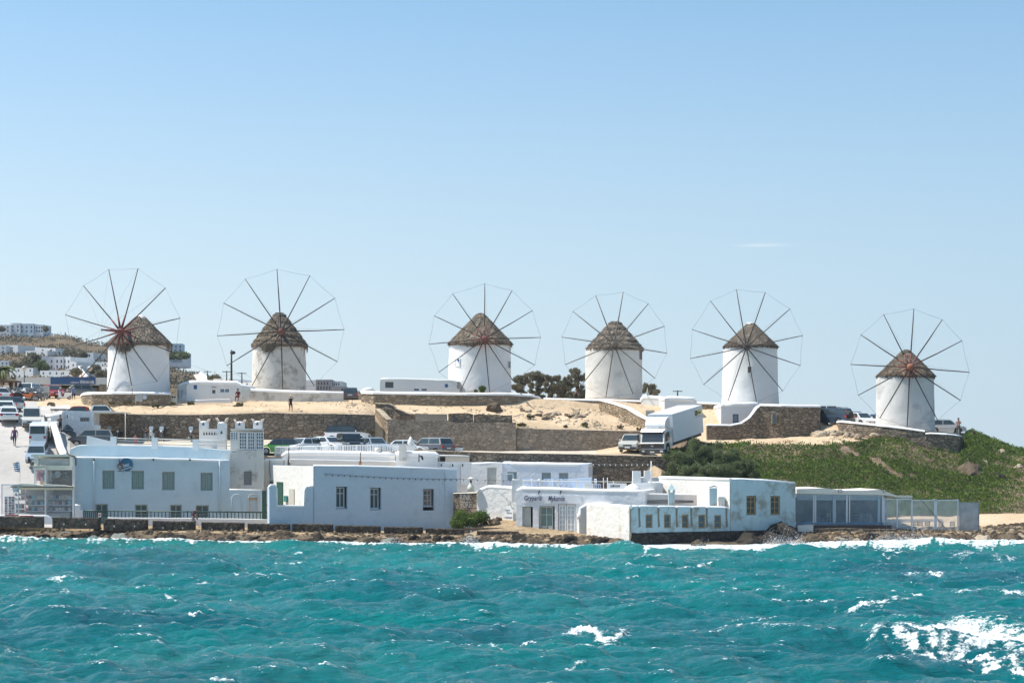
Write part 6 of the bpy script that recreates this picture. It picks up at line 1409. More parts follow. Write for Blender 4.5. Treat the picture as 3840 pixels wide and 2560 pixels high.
make_bike('motorbike with orange bodywork at the right end of the crowded motorbike row', 112, 190.5, 20, paint('orange', (.7, .16, .02)))
make_bike('dark motorbike with a large pale cargo box beside the red car', 166, 199, 80, PDG)
cb_ = thing('cargo_box', 'pale grey cargo box standing high among the motorbikes by the red car', 'box', G(168, 198, .75))
c = G(168, 198, .75); MB().box(c.x-.42, c.x+.42, c.y-.35, c.y+.35, c.z, c.z+.62).box(c.x-.44, c.x+.44, c.y-.37, c.y+.37, c.z+.62, c.z+.68).build('case', plain('pale_grey_box', (.5, .51, .48), .5), cb_)
make_bike('white scooter beside the couple at the first curved wall', 240, 197, 170, PW, scooter=True)
make_bike('green and white scooter with a windscreen beside the grey dusty car', 416, 175.6, -100, paint('pale_green', (.3, .42, .36)), scooter=True)
make_bike('white scooter with a rain cover and windscreen against the dark retaining wall', 570, 175.8, -90, PW, scooter=True)
make_bike('black scooter with a wide fairing right of the white scooter', 609, 175.8, -90, PBK, scooter=True, box=True)
make_bike('black and white quad style motorbike near the horned chimneys', 716, 175.6, -80, PDG, helmet=True)
make_bike('motorbike in shade hidden between the grey car and the dark wall', 448, 175.9, -95, PBK)
make_bike('small white moped behind the pale edge of the low stone wall', 1702, 167.6, 190, PW, scooter=True)
# ------------------------------------------------------------------ people
SKIN = plain('skin', (.42, .26, .18), .6, var=.06); SKIN2 = plain('tanned_skin', (.27, .155, .10), .6, var=.06)
def person(label, px, Y, face, pose, shirt, legs, skin=SKIN, hair=(.03, .022, .018), height=1.72, z=None, shoes=(.03, .03, .03), long_legs=False, hat=None, sleeves=True, top_skin=False):
    c = G(px, Y) if z is None else Vector((xat(px, Y), Y, z))
    t = thing('person', label, 'person', c, proto=True, rz=R(face))     # local +X is the way the person faces
    s = height/1.72
    J = {'pelvis': (0, 0, .93), 'waist': (0, 0, 1.08), 'chest': (.01, 0, 1.30), 'neck': (0, 0, 1.46), 'head0': (.01, 0, 1.55), 'head': (.015, 0, 1.64)}
    if pose == 'walk':
        J.update(hL=(0, .1, .90), kL=(.16, .1, .49), aL=(.20, .1, .09), tL=(.36, .11, .04), hR=(0, -.1, .90), kR=(-.02, -.1, .48), aR=(-.28, -.1, .14), tR=(-.18, -.1, .03),
                 sL=(0, .19, 1.40), eL=(-.10, .25, 1.13), wL=(-.02, .27, .88), sR=(0, -.19, 1.40), eR=(.08, -.25, 1.13), wR=(.24, -.26, .93))
    elif pose == 'stoop':
        J.update(hL=(0, .1, .90), kL=(.1, .1, .48), aL=(.08, .1, .08), tL=(.24, .11, .04), hR=(0, -.1, .90), kR=(-.02, -.1, .47), aR=(-.12, -.1, .08), tR=(.03, -.1, .04),
                 chest=(.10, 0, 1.28), neck=(.2, 0, 1.42), head0=(.27, 0, 1.48), head=(.33, 0, 1.54), sL=(.14, .19, 1.37), eL=(.18, .23, 1.1), wL=(.26, .2, .86), sR=(.14, -.19, 1.37), eR=(.2, -.22, 1.1), wR=(.3, -.15, .88))
    elif pose == 'arms':      # hands in front of the face or chest
        J.update(hL=(0, .1, .90), kL=(.02, .11, .48), aL=(0, .12, .08), tL=(.15, .13, .04), hR=(0, -.1, .90), kR=(.02, -.11, .48), aR=(0, -.12, .08), tR=(.15, -.13, .04),
                 sL=(0, .19, 1.40), eL=(.08, .27, 1.16), wL=(.27, .12, 1.30), sR=(0, -.19, 1.40), eR=(.08, -.27, 1.16), wR=(.27, -.12, 1.30))
    elif pose == 'sit':
        J.update(pelvis=(0, 0, .50), waist=(-.02, 0, .66), chest=(.03, 0, .88), neck=(.07, 0, 1.03), head0=(.1, 0, 1.12), head=(.12, 0, 1.2),
                 hL=(.03, .1, .48), kL=(.42, .14, .52), aL=(.40, .14, .09), tL=(.55, .14, .04), hR=(.03, -.1, .48), kR=(.42, -.14, .52), aR=(.44, -.14, .09), tR=(.6, -.14, .04),
                 sL=(.03, .19, .97), eL=(.12, .24, .72), wL=(.34, .1, .62), sR=(.03, -.19, .97), eR=(.12, -.24, .72), wR=(.34, -.1, .62))
    elif pose == 'hold':      # one hand up at the hat
        J.update(hL=(0, .1, .90), kL=(.14, .1, .49), aL=(.12, .1, .08), tL=(.27, .11, .04), hR=(0, -.1, .90), kR=(-.02, -.1, .48), aR=(-.22, -.1, .10), tR=(-.08, -.1, .03),
                 sL=(0, .17, 1.40), eL=(.12, .30, 1.46), wL=(.06, .14, 1.62), sR=(0, -.17, 1.40), eR=(-.05, -.25, 1.14), wR=(.04, -.27, .90))
    rad = dict(pelvis=.145, waist=.125, chest=.15, neck=.062, head0=.075, head=.10, hL=.105, kL=.062, aL=.04, tL=.035, hR=.105, kR=.062, aR=.04, tR=.035, sL=.062, eL=.042, wL=.027, sR=.062, eR=.042, wR=.027)
    E = [('pelvis', 'waist'), ('waist', 'chest'), ('chest', 'neck'), ('neck', 'head0'), ('head0', 'head'), ('pelvis', 'hL'), ('hL', 'kL'), ('kL', 'aL'), ('aL', 'tL'), ('pelvis', 'hR'), ('hR', 'kR'), ('kR', 'aR'), ('aR', 'tR'),
         ('chest', 'sL'), ('sL', 'eL'), ('eL', 'wL'), ('chest', 'sR'), ('sR', 'eR'), ('eR', 'wR')]
    J['nose'] = tuple(Vector(J['head'])+Vector((.105, 0, -.01))); rad['nose'] = .018; E.append(('head', 'nose'))
    for S in 'LR':
        w_, e_ = Vector(J['w'+S]), Vector(J['e'+S]); d = (w_-e_).normalized(); sd_ = Vector((0, 1 if S == 'R' else -1, 0)); sd_ = (sd_-d*sd_.dot(d)).normalized(); up_ = d.cross(sd_).normalized()
        J['p'+S] = tuple(w_+d*.07); rad['p'+S] = .03; E.append(('w'+S, 'p'+S))
        pm = w_+d*.07
        for k, (o_, ln) in enumerate(((-.03, .075), (-.01, .085), (.012, .08), (.032, .062))):
            a = 'f%s%d' % (S, k); J[a] = tuple(pm+up_*o_+d*.035); J[a+'t'] = tuple(pm+up_*o_+d*(.035+ln*.75)+sd_*ln*.45); rad[a] = .0095; rad[a+'t'] = .008
            E += [('p'+S, a), (a, a+'t')]
        a = 'th'+S; J[a] = tuple(w_+d*.05-up_*.045+sd_*.015); J[a+'t'] = tuple(w_+d*.09-up_*.06+sd_*.035); rad[a] = .011; rad[a+'t'] = .009; E += [('w'+S, a), (a, a+'t')]
    names = list(J); ix = {n_: i for i, n_ in enumerate(names)}
    me = bpy.data.meshes.new('sk'); me.from_pydata([tuple(x*s for x in J[n_]) for n_ in names], [(ix[a], ix[b_]) for a, b_ in E], [])
    ob = bpy.data.objects.new('sk', me); COL.objects.link(ob)
    md = ob.modifiers.new('skin', 'SKIN'); md.use_smooth_shade = True
    for i, n_ in enumerate(names):
        r = rad[n_]*s; sv = me.skin_vertices[0].data[i]
        sv.radius = (r*(.78 if n_ in ('pelvis', 'waist', 'chest') else 1), r*(1.12 if n_ in ('pelvis', 'waist', 'chest') else 1)); sv.use_root = (n_ == 'pelvis')
    sb = ob.modifiers.new('sub', 'SUBSURF'); sb.levels = 1; sb.render_levels = 1
    bpy.context.view_layer.update()
    bm = bpy.data.meshes.new_from_object(ob.evaluated_get(bpy.context.evaluated_depsgraph_get())); bpy.data.objects.remove(ob)
    bm.materials.clear()
    for m_ in (skin, shirt, legs, plain('shoe_leather', shoes, .7)): bm.materials.append(m_)
    segs = [(Vector(J[a])*s, Vector(J[b_])*s, a, b_) for a, b_ in E]
    for p_ in bm.polygons:
        q = p_.center; best = None
        for a, b_, na, nb_ in segs:
            ab = b_-a; tt = max(0, min(1, (q-a).dot(ab)/ab.length_squared)); dd = (q-a-ab*tt).length-(rad[na]*(1-tt)+rad[nb_]*tt)*s
            if best is None or dd < best[0]: best = (dd, na, nb_, tt)
        _, na, nb_, tt = best; m_ = 0
        if nb_ in ('waist', 'chest') or nb_ in ('sL', 'sR'): m_ = 1
        elif (na, nb_) == ('chest', 'neck'): m_ = 1 if tt < .6 else 0
        elif nb_ in ('eL', 'eR'): m_ = 1 if (sleeves or tt < .25) and tt < .8 else 0
        elif nb_ in ('wL', 'wR'): m_ = 1 if sleeves == 'long' else 0
        elif nb_ in ('hL', 'hR'): m_ = 2
        elif nb_ in ('kL', 'kR'): m_ = 2
        elif nb_ in ('aL', 'aR'): m_ = 2 if long_legs else 0
        elif nb_ in ('tL', 'tR'): m_ = 3
        p_.material_index = m_; p_.use_smooth = True
    bo = bpy.data.objects.new('body', bm); COL.objects.link(bo); bo.parent = t; OFF[bo.name] = Vector((0, 0, 0))
    h_ = Vector(J['head'])*s
    MB().ico(h_+Vector((-.022, 0, .03))*s, (.108*s, .1*s, .105*s), seg=12, rings=7).build('hair', plain('hair_'+str(hair[0]), hair, .8), t)
    for sg_ in (-1, 1):
        MB().ico(h_+Vector((.092, sg_*.032, .012))*s, .012*s).build('eye', BLACKM, t); MB().ico(h_+Vector((0.0, sg_*.1, -.01))*s, (.02*s, .012*s, .03*s)).build('ear', skin, t)
    MB().ico(h_+Vector((.094, 0, -.05))*s, (.008*s, .024*s, .007*s)).build('mouth', plain('lip', (.3, .1, .08), .6), t)
    if hat: MB().lathe(h_+Vector((0, 0, .05))*s, [(.17*s, 0), (.18*s, .01), (.1*s, .03), (.095*s, .09), (.04*s, .12), (0, .125)], 18).build('hat', hat, t)
    return t
def cloth(n, c): return plain('cloth_'+n, c, .9, var=.15, nscale=12)
NAVYC = cloth('navy', (.02, .022, .05)); BLKC = cloth('black', (.018, .018, .02))
person('man in a purple tee shirt and dark shorts walking down the street', 55, 166.4, -85, 'walk', cloth('purple', (.13, .05, .12)), NAVYC, SKIN2, height=1.78)
bg_ = thing('bag', 'grey bag hanging at the side of the man in purple', 'bag', P(43, 1646, 166.2)); cbg = P(43, 1646, 166.2)
MB().ico(cbg+Vector((0, 0, .12)), (.12, .16, .22), seg=10, rings=6).tube([cbg+Vector((0, 0, .3)), cbg+Vector((.12, .0, .62))], .012, 4).build('sack', cloth('grey', (.2, .2, .24)), bg_)
person('man in a maroon shirt stooping over the quay blocks beside a dog lead or stick', 724, 152.5, -10, 'stoop', cloth('maroon', (.07, .03, .04)), cloth('grey_trouser', (.28, .28, .32)), SKIN2, height=1.86, z=zat(1982, 152.5), long_legs=True)
MB_ = MB(); stk = thing('walking_stick', 'thin stick slanting down in front of the stooping man', 'stick', P(750, 1978, 151.8)); MB_.tube([P(731, 1948, 152.3), P(750, 1978, 151.8)], .018, 5).build('shaft', WOODD, stk)
person('woman in a black playsuit and sun hat walking on the sandy terrace', 1090, 178.6, -60, 'hold', BLKC, BLKC, SKIN, hair=(.4, .3, .18), height=1.62, z=zat(1546, 178.6), hat=cloth('straw', (.6, .45, .3)), sleeves=False)
person('person in dark red clothes sitting on the white bench wall by the cabinet', 893, 186.9, -100, 'sit', cloth('dark_red', (.13, .02, .025)), cloth('dark_red', (.13, .02, .025)), SKIN2, z=zat(1505, 186.9), long_legs=True, sleeves='long')
person('person in a black top standing with raised hands behind the low wall', 2160, 190.5, -90, 'arms', BLKC, BLKC, SKIN, height=1.7, z=12.0, hair=(.1, .03, .02))
person('woman in a dusty pink headscarf and top at the hill edge beside the silver car', 3594, 176.6, -110, 'arms', cloth('dusty_pink', (.36, .19, .17)), cloth('olive', (.08, .07, .05)), SKIN2, z=zat(1634, 176.6), long_legs=True, sleeves='long', hair=(.18, .1, .1))
person('man in a blue shirt and dark shorts beside the red car', 276, 198, -70, 'walk', cloth('blue', (.14, .22, .36)), NAVYC, SKIN, z=zat(1505, 198))
person('child in a pale pink top left of the man in the blue shirt', 256, 198.5, -90, 'arms', cloth('pale_pink', (.6, .42, .5)), BLKC, SKIN, height=1.45, z=zat(1504, 198.5))
person('man in a black tee shirt beside the white scooter at the dark wall', 549, 174.8, -40, 'arms', BLKC, cloth('grey_blue', (.16, .17, .22)), SKIN2, z=zat(1664, 174.8), long_legs=True)
person('child in a red top behind the terrace rail', 508, 172.5, -90, 'arms', cloth('red', (.4, .04, .08)), cloth('red', (.4, .04, .08)), SKIN, height=1.1, z=zat(1672, 172.5))
person('dark figure standing in the doorway of the white cabin', 226, 172, -120, 'arms', BLKC, BLKC, SKIN2, z=zat(1625, 172), long_legs=True)
# ------------------------------------------------------------------ quay edge, shop, pavilion, town, small things
CONC = plain('pale_concrete', (.5, .47, .42), .9, bmp=.3)
for i, (x0, x1, yt_, yb_) in enumerate(((-60, 158, 1935, 1964), (196, 371, 1939, 1969), (388, 550, 1945, 1977), (572, 729, 1952, 1983), (755, 913, 1957, 1988), (928, 1084, 1962, 1992), (1096, 1247, 1963, 1997), (1257, 1426, 1969, 2003), (1440, 1585, 1974, 2006), (1596, 1740, 1980, 2010), (1788, 1945, 1990, 2018))):
    Yb = 150.6-i*.36; a = Vector((xat(x0, Yb), Yb, zat(yb_, Yb)-.25)); b_ = Vector((xat(x1, Yb), Yb, 0))
    wd = ['below the glass shop', 'left of the green gate', 'under the left end of the green railing', 'beside the stooping man', 'right of the stooping man', 'under the right end of the green railing', 'below the rounded gate pillar', 'below the first window of the blue building', 'below the second window of the blue building', 'at the right corner of the blue building', 'below the small hanging sign']
    t = thing('stone_bench_block', 'long dark stone quay block '+wd[i], 'stone block', ((a.x+b_.x)/2, Yb, a.z), group='dark stone blocks along the quay edge')
    h_ = zat(yt_, Yb)-a.z; rg = random.Random(i); mb = MB(); vs = []; n = 14; dz = -.0
    for k in range(n+1):
        x = a.x+(b_.x-a.x)*k/n
        for (yy, zz) in ((0, 0), (0, h_*.5), (.02, h_*.94), (.08, h_), (.62, h_), (.7, h_*.93), (.7, 0)):
            vs.append((x+(rg.uniform(-.03, .03) if 0 < k < n else 0), Yb+yy+rg.uniform(-.025, .025), a.z+zz-.012*k*.3+rg.uniform(-.015, .015)))
    m_ = 7; fs = [(k*m_+j, (k+1)*m_+j, (k+1)*m_+j+1, k*m_+j+1) for k in range(n) for j in range(m_-1)]+[tuple(range(m_))[::-1], tuple(n*m_+j for j in range(m_))]
    mb.add(vs, fs); mb.build('stone_body', STONEB, t)
    for q in (.25, .72): MB().box(a.x+(b_.x-a.x)*q-.05, a.x+(b_.x-a.x)*q+.05, Yb-.04, Yb+.02, a.z+h_*.3, a.z+h_*.45).build('mooring_ring_plate', CONC, t)
# green railing and gate
GRN = plain('dark_green_rail', (.03, .085, .07), .5)
wt = block('low_wall', 'low white terrace wall with scalloped edge under the green railing', 'wall', Fac(400, 154.3, 4), [(400, 1941), (700, 1943), (1003, 1947)], .4, .3, WHITE, (), par=.06, side_par=False)
fR = Fac(400, 154.3, 4)
def railing(label, fac, x0, x1, yt0, yt1, h_, posts, mat, pick=.035, gap=.17, prow=.05, name='railing', top=.04):
    s0, s1 = fac.s_(x0), fac.s_(x1); za, zb_ = zat(yt0, fac.Y(x0)), zat(yt1, fac.Y(x1))
    t = thing(name, label, name, fac.p((s0+s1)/2, (za+zb_)/2-h_, -.15))
    zf = lambda s: za+(zb_-za)*(s-s0)/(s1-s0)
    for dz, r in ((0, top), (-h_+.1, top*.8)): MB().tube([fac.p(s0, za+dz, -.15), fac.p(s1, zb_+dz, -.15)], r, 6).build('rail', mat, t)
    n = int((s1-s0)/gap); mb = MB()
    for k in range(1, n): s = s0+(s1-s0)*k/n; mb.obox(fac.p(s-pick/2, zf(s)-h_+.1, -.16), fac.u*pick, -fac.n*.03, Vector((0, 0, h_-.1)))
    mb.build('balusters', mat, t)
    for k in range(posts+1): s = s0+(s1-s0)*k/posts; MB().obox(fac.p(s-prow, zf(s)-h_-.05, -.1), fac.u*prow*2, -fac.n*prow*2, Vector((0, 0, h_+.12))).build('post', mat, t)
    return t
railing('dark green balustrade running in front of the long souvenir building', fR, 400, 1003, 1915, 1920, .75, 4, GRN, .075, .3, top=.06)
fGt = Fac(313, 153.8, 3)
gt_ = railing('dark green picket gate left of the green balustrade', fGt, 313, 400, 1914, 1915, 1.05, 1, GRN, .11, .16, name='gate', top=.06)
np_ = thing('no_parking_sign', 'small white sign with a red ring hung on the green gate', 'sign', fGt.pp(373, 1938, .1))
MB().obox(fGt.pp(368, 1938, .02), fGt.u*.26, fGt.n*.02, Vector((0, 0, .36))).build('board', WHITEP, np_)
mb = MB(); cq = fGt.sz(373.5, 1930)
for k in range(16):
    a, b_ = 2*math.pi*k/16, 2*math.pi*(k+1)/16; mb.tube([fGt.p(cq[0]+.085*math.cos(a), cq[1]+.085*math.sin(a), .05), fGt.p(cq[0]+.085*math.cos(b_), cq[1]+.085*math.sin(b_), .05)], .014, 4, caps=False)
mb.tube([fGt.p(cq[0]-.06, cq[1]+.06, .05), fGt.p(cq[0]+.06, cq[1]-.06, .05)], .012, 4); mb.build('red_ring', plain('sign_red', (.6, .02, .02), .5), np_)
fit_text('P', fGt, 371.5, 1927, 375.5, 1933, BLACKM, np_, .045, bold=True)
# wall with arches between the souvenir building and the gate pillar
aw = block('garden_wall', 'blue white wall with two arched niches right of the souvenir building', 'wall', Fac(860, 156.8, 4), [(860, 1834), (980, 1837)], .5, .5, BLUEW1, [(931, 1865, 967, 1920)], par=.08, side_par=False, reveal=.2)
fAw = Fac(860, 156.8, 4)
for xc, m_, dd in ((888, BLUEW1, .0), (949, plain('pale_gate', (.5, .54, .56), .6), -.15)):
    mb = MB(); s, zt_ = fAw.sz(xc, 1868); zb_ = zat(1925, 157); w_ = 18*157/F
    pts = [fAw.p(s-w_, zb_, .02)]+[fAw.p(s-w_*math.cos(a), zt_+w_*.9*math.sin(a), .02) for a in [math.pi*k/10 for k in range(11)]]+[fAw.p(s+w_, zb_, .02)]
    mb.tube(pts, .05, 6).build('arch_moulding', BLUEW1 if dd == 0 else WHITE2, aw)
MB().obox(fAw.pp(931, 1918, -.12), fAw.u*.82, fAw.n*.03, Vector((0, 0, .98))).build('gate_leaf', plain('pale_gate', (.5, .54, .56), .6), aw)
MB().obox(fAw.pp(931, 1865, -.1)-Vector((0, 0, .25)), fAw.u*.82, -fAw.n*.4, Vector((0, 0, .25))).build('arch_top', SAND, aw)
gd = thing('green_door', 'tall dark green door leaf beside the rounded gate pillar', 'door', P(988, 1945, 155.4))
MB().obox(P(982, 1945, 155.4), (.33, .1, 0), (.05, -.1, 0), (0, 0, 2.4)).build('leaf', GREEND, gd); MB().ico(P(1000, 1893, 155.1), .05).build('handle', BLACKM, gd)
# picket fence behind the white roofs
fP = Fac(1032, 164.9, 0)
railing('long white picket fence in front of the parked cars', fP, 1032, 1490, 1676, 1665, .75, 9, WHITEP, .09, .15, name='picket_fence')
railing('grey white vertical board fence beside the green hatchback', Fac(1030, 165.4, 0), 1030, 1082, 1674, 1672, 1.0, 2, plain('off_white_wood', (.55, .55, .52), .7), .12, .16, name='board_fence')

# ---- glazed souvenir shop at the left
fS = Fac(45, 155.6, 0)
sh = thing('shop', 'glass fronted souvenir shop in two tiers with cream awnings at the far left', 'shop', P(160, 1955, 156))
CREAM = plain('cream_awning', (.74, .69, .58), .8, var=.05); STEEL = plain('pale_steel', (.6, .62, .64), .4, .3)
CG = glass('clear_shop_glass', (.5, .55, .58), .06, .13)
def sbox(nm, x0, x1, y0, y1, d0, d1, m_, par=sh):
    a = fS.sz(x0, y1); b_ = fS.sz(x1, y0)
    return MB().obox(fS.p(a[0], a[1], d0), fS.u*(b_[0]-a[0]), fS.n*(d1-d0), Vector((0, 0, b_[1]-a[1]))).build(nm, m_, par)
BACK = plain('shop_backwall', (.42, .41, .40), .8)
sbox('back_wall', 48, 168, 1835, 1962, -2.6, -2.5, BACK); sbox('side_wall', 167, 172, 1760, 1962, -2.5, 0, WHITE); sbox('partition', 94, 96, 1836, 1958, -.1, 0, STEEL)
sbox('plinth', 45, 170, 1953, 1966, -2.4, .05, WHITE); sbox('pane', 48, 94, 1838, 1953, -.02, -.01, CG); sbox('pane', 96, 164, 1838, 1953, -.02, -.01, CG)
sbox('floor_slab', 45, 172, 1826, 1829, -3.2, -.3, CREAM)
aw_ = MB(); aw_.prism(fS.p(0, 0, 0), fS.u, Vector((0, 0, 1)), [fS.sz(45, 1825), fS.sz(168, 1825), fS.sz(168, 1821), fS.sz(140, 1814), fS.sz(90, 1812), fS.sz(50, 1819)], fS.n*.5); aw_.build('awning', CREAM, sh)
sbox('awning_valance', 47, 168, 1826, 1836, .02, .06, CREAM); sbox('awning_bar', 45, 168, 1822, 1826, .4, .5, plain('dark_bar', (.1, .09, .08), .6))
for i, (y_) in enumerate((1856, 1872, 1888, 1905, 1922, 1938)): sbox('shelf', 50, 93, y_, y_+3, -.9, -.4, plain('white_shelf', (.62, .62, .62), .5))
for y_ in (1869, 1892, 1915, 1938): sbox('shelf', 97, 163, y_, y_+2, -1.0, -.4, STEEL)
rgs = random.Random(4); BC = {'pink': (.55, .2, .27), 'black': (.03, .03, .04), 'aqua': (.15, .42, .46), 'grey': (.35, .35, .36), 'beige': (.45, .38, .3), 'sand': (.5, .44, .36), 'blue': (.06, .25, .36), 'navy': (.04, .06, .12)}
rowsb = [(1869, ['pink', 'black', 'aqua', 'grey', 'sand', 'beige']), (1892, ['grey', 'sand', 'blue', 'beige', 'navy', 'aqua']), (1915, ['pink', 'black', 'aqua', 'navy', 'grey', 'beige']), (1938, ['navy', 'grey', 'sand', 'black', 'pink', 'beige'])]
for ri, (y_, cs) in enumerate(rowsb):
    for k, cn in enumerate(cs):
        x = 102+k*11; c = P(x, y_, 156.2); w_ = .11; h_ = rgs.uniform(.24, .34)
        t = thing('handbag', '%s handbag, %s on the %s glass shop shelf' % (cn, ['far left', 'second from the left', 'left of the middle', 'right of the middle', 'second from the right', 'far right'][k], ['top', 'second', 'third', 'bottom'][ri]), 'bag', c)
        MB().prism(c+Vector((0, -.06, 0)), (1, 0, 0), (0, 0, 1), [(-w_, 0), (w_, 0), (w_*1.15, h_*.7), (w_*.8, h_), (-w_*.8, h_), (-w_*1.1, h_*.7)], (0, .14, 0)).build('sack', plain('bag_'+cn, BC[cn], .8), t)
        MB().tube([c+Vector((-w_*.6, 0, h_)), c+Vector((0, 0, h_+.09)), c+Vector((w_*.6, 0, h_))], .012, 4).build('handle', plain('bag_'+cn, BC[cn], .8), t)
for k, (x, y_, cn, col) in enumerate(((60, 1855, 'brown', (.12, .06, .05)), (74, 1855, 'beige', (.35, .28, .22)), (88, 1855, 'pink', (.5, .25, .24)), (57, 1871, 'straw', (.4, .33, .24)), (72, 1871, 'dark brown', (.06, .03, .03)), (86, 1871, 'red', (.45, .15, .13)))):
    c = P(x, y_, 156.15); t = thing('straw_hat', cn+' hat on the '+('upper' if y_ < 1860 else 'second')+' left shelf of the glass shop', 'hat', c)
    MB().lathe(c, [(.17, .0), (.17, .015), (.09, .03), (.08, .12), (.04, .15), (0, .15)], 14).build('felt', plain('hat_'+cn.replace(' ', '_'), col, .9), t)
for k, (x0, cn, col) in enumerate(((52, 'purple', (.2, .1, .25)), (62, 'grey', (.3, .3, .33)), (68, 'red', (.5, .06, .04)), (75, 'turquoise', (.1, .4, .38)), (82, 'orange red', (.5, .12, .06)), (88, 'rust', (.4, .1, .06)))):
    for y0, y1, lv in ((1890, 1904, 'upper'), (1909, 1952, 'lower')):
        c = P(x0, y1, 156.1); t = thing('folded_scarf', '%s scarf hanging in the %s left bay of the glass shop' % (cn, lv), 'scarf', c)
        MB().box(c.x-.06, c.x+.06, c.y-.02, c.y+.05, c.z, zat(y0, 156.1)).box(c.x-.02, c.x+.05, c.y-.05, c.y-.021, c.z+.02, zat(y0+2, 156.1)).build('cloth', plain('scarf_'+cn.replace(' ', '_'), col, .9), t)
# upper tier
sbox('upper_back_wall', 118, 166, 1748, 1822, -2.9, -2.8, plain('upper_backwall', (.45, .36, .30), .8))
for x in (124, 164): sbox('upper_post', x-1, x+2, 1757, 1826, -.5, -.4, WHITEP)
sbox('upper_beam', 120, 168, 1752, 1760, -.6, -.35, CREAM); sbox('upper_fascia', 116, 170, 1745, 1750, -.7, -.3, CREAM)
for k, (x, cn, col, ln) in enumerate(((142, 'pink', (.60, .28, .32), 38), (153, 'lilac', (.42, .30, .42), 38), (162, 'denim blue', (.25, .34, .42), 38), (172+8, 'white', (.72, .72, .74), 42), (206+10, 'pale striped', (.55, .58, .62), 26), (246, 'black patterned', (.15, .15, .17), 30))):
    px_ = [142, 156, 170, 186, 216, 247][k]; c = P(px_, 1764+ln, 156.9); zt_ = zat(1765, 156.9)
    t = thing('hanging_shirt', cn+' shirt hanging in the upper tier of the glass shop', 'clothing', c)
    w_ = 7*157/F; w2 = 9*157/F
    MB().prism((c.x, c.y, c.z), (1, 0, 0), (0, 0, 1), [(-w2, 0), (w2, 0), (w_, (zt_-c.z)*.8), (w2*1.5, (zt_-c.z)*.35), (w2*1.8, (zt_-c.z)*.42), (w_*.9, zt_-c.z-.02), (w_*.3, zt_-c.z), (-w_*.3, zt_-c.z), (-w_*.9, zt_-c.z-.02), (-w2*1.8, (zt_-c.z)*.42), (-w2*1.5, (zt_-c.z)*.35), (-w_, (zt_-c.z)*.8)], (0, .09, 0)).build('cloth', plain('shirt_'+cn.replace(' ', '_'), col, .9, var=.25, nscale=25), t)
sbox('upper_back_wall', 128, 268, 1756, 1826, -2.2, -2.1, plain('upper_backwall', (.45, .36, .30), .8)); sbox('upper_floor', 124, 278, 1822, 1826, -2.2, -.5, CREAM)
sbox('upper_beam', 120, 272, 1750, 1762, -.75, -.5, CREAM); sbox('upper_post', 126, 130, 1760, 1824, -.65, -.55, WHITEP); sbox('upper_post', 266, 271, 1704, 1824, -.65, -.5, WHITEP)
sbox('upper_pane', 130, 266, 1762, 1822, -.52, -.51, glass('faint_glass', (.6, .6, .6), .05, .08))
for x in (128, 268): pass
sbox('lower_bay_wall', 168, 276, 1830, 1962, -2.6, -2.5, BACK); sbox('lower_wall_right', 272, 279, 1832, 1962, -2.5, .1, WHITE)
sbox('lower_pane', 172, 272, 1838, 1953, -.02, -.01, CG); sbox('plinth', 170, 279, 1949, 1962, -2.0, .05, WHITE)
sbox('awning_valance', 168, 280, 1826, 1836, .02, .06, CREAM); sbox('awning_bar', 168, 279, 1823, 1827, .3, .5, plain('dark_bar', (.1, .09, .08), .6)); MB().prism(fS.p(0, 0, 0), fS.u, Vector((0, 0, 1)), [fS.sz(168, 1824), fS.sz(279, 1824), fS.sz(240, 1818), fS.sz(168, 1814)], fS.n*.5).build('awning', CREAM, sh)
for y_ in (1869, 1892, 1915, 1938): sbox('shelf', 172, 272, y_, y_+2, -1.0, -.4, STEEL)
for ri, y_ in enumerate((1869, 1892, 1915, 1938)):
    for k in range(8):
        cn = rgs.choice(list(BC)); x = 179+k*11.7; c = P(x, y_, 156.2); w_ = .11; h_ = rgs.uniform(.22, .34)
        t = thing('handbag', '%s handbag in the right bay of the glass shop, %s from its left on the %s shelf' % (cn, ['first', 'second', 'third', 'fourth', 'fifth', 'sixth', 'seventh', 'eighth'][k], ['top', 'second', 'third', 'bottom'][ri]), 'bag', c)
        t['label'] = '%s bag %s from the left on the %s shelf, right bay of the shop' % (cn, ['first', 'second', 'third', 'fourth', 'fifth', 'sixth', 'seventh', 'eighth'][k], ['top', 'second', 'third', 'bottom'][ri])
        MB().prism(c+Vector((0, -.06, 0)), (1, 0, 0), (0, 0, 1), [(-w_, 0), (w_, 0), (w_*1.15, h_*.7), (w_*.8, h_), (-w_*.8, h_), (-w_*1.1, h_*.7)], (0, .14, 0)).build('sack', plain('bag_'+cn, BC[cn], .8), t)
        MB().tube([c+Vector((-w_*.6, 0, h_)), c+Vector((0, 0, h_+.09)), c+Vector((w_*.6, 0, h_))], .012, 4).build('handle', plain('bag_'+cn, BC[cn], .8), t)
# glazed attic with frame
sbox('attic_frame', 112, 268, 1703, 1712, -2.4, -.4, CREAM); sbox('attic_frame', 120, 266, 1744, 1750, -2.2, -.45, CREAM); sbox('attic_post', 122, 138, 1712, 1744, -.7, -.5, CREAM); sbox('attic_post', 256, 266, 1712, 1744, -.7, -.5, CREAM)
sbox('attic_pane', 138, 256, 1718, 1742, -.62, -.6, glass('attic_glass', (.45, .42, .38), .15)); sbox('corner_column', 272, 280, 1706, 1826, -.5, 0, WHITE); sbox('attic_back', 124, 266, 1710, 1746, -2.3, -2.2, CREAM)
MB().tube([fS.pp(248, 1696, .05), fS.pp(262, 1706, .1), fS.pp(280, 1712, .15), fS.pp(286, 1722, .15), fS.pp(286, 1744, .15)], .05, 6).build('black_pipe', BLACKM, sh)
MB().tube([fS.pp(108, 1712, .1), fS.pp(112, 1736, .1)], [.08, .14], 8).build('folded_parasol', BLACKM, sh)
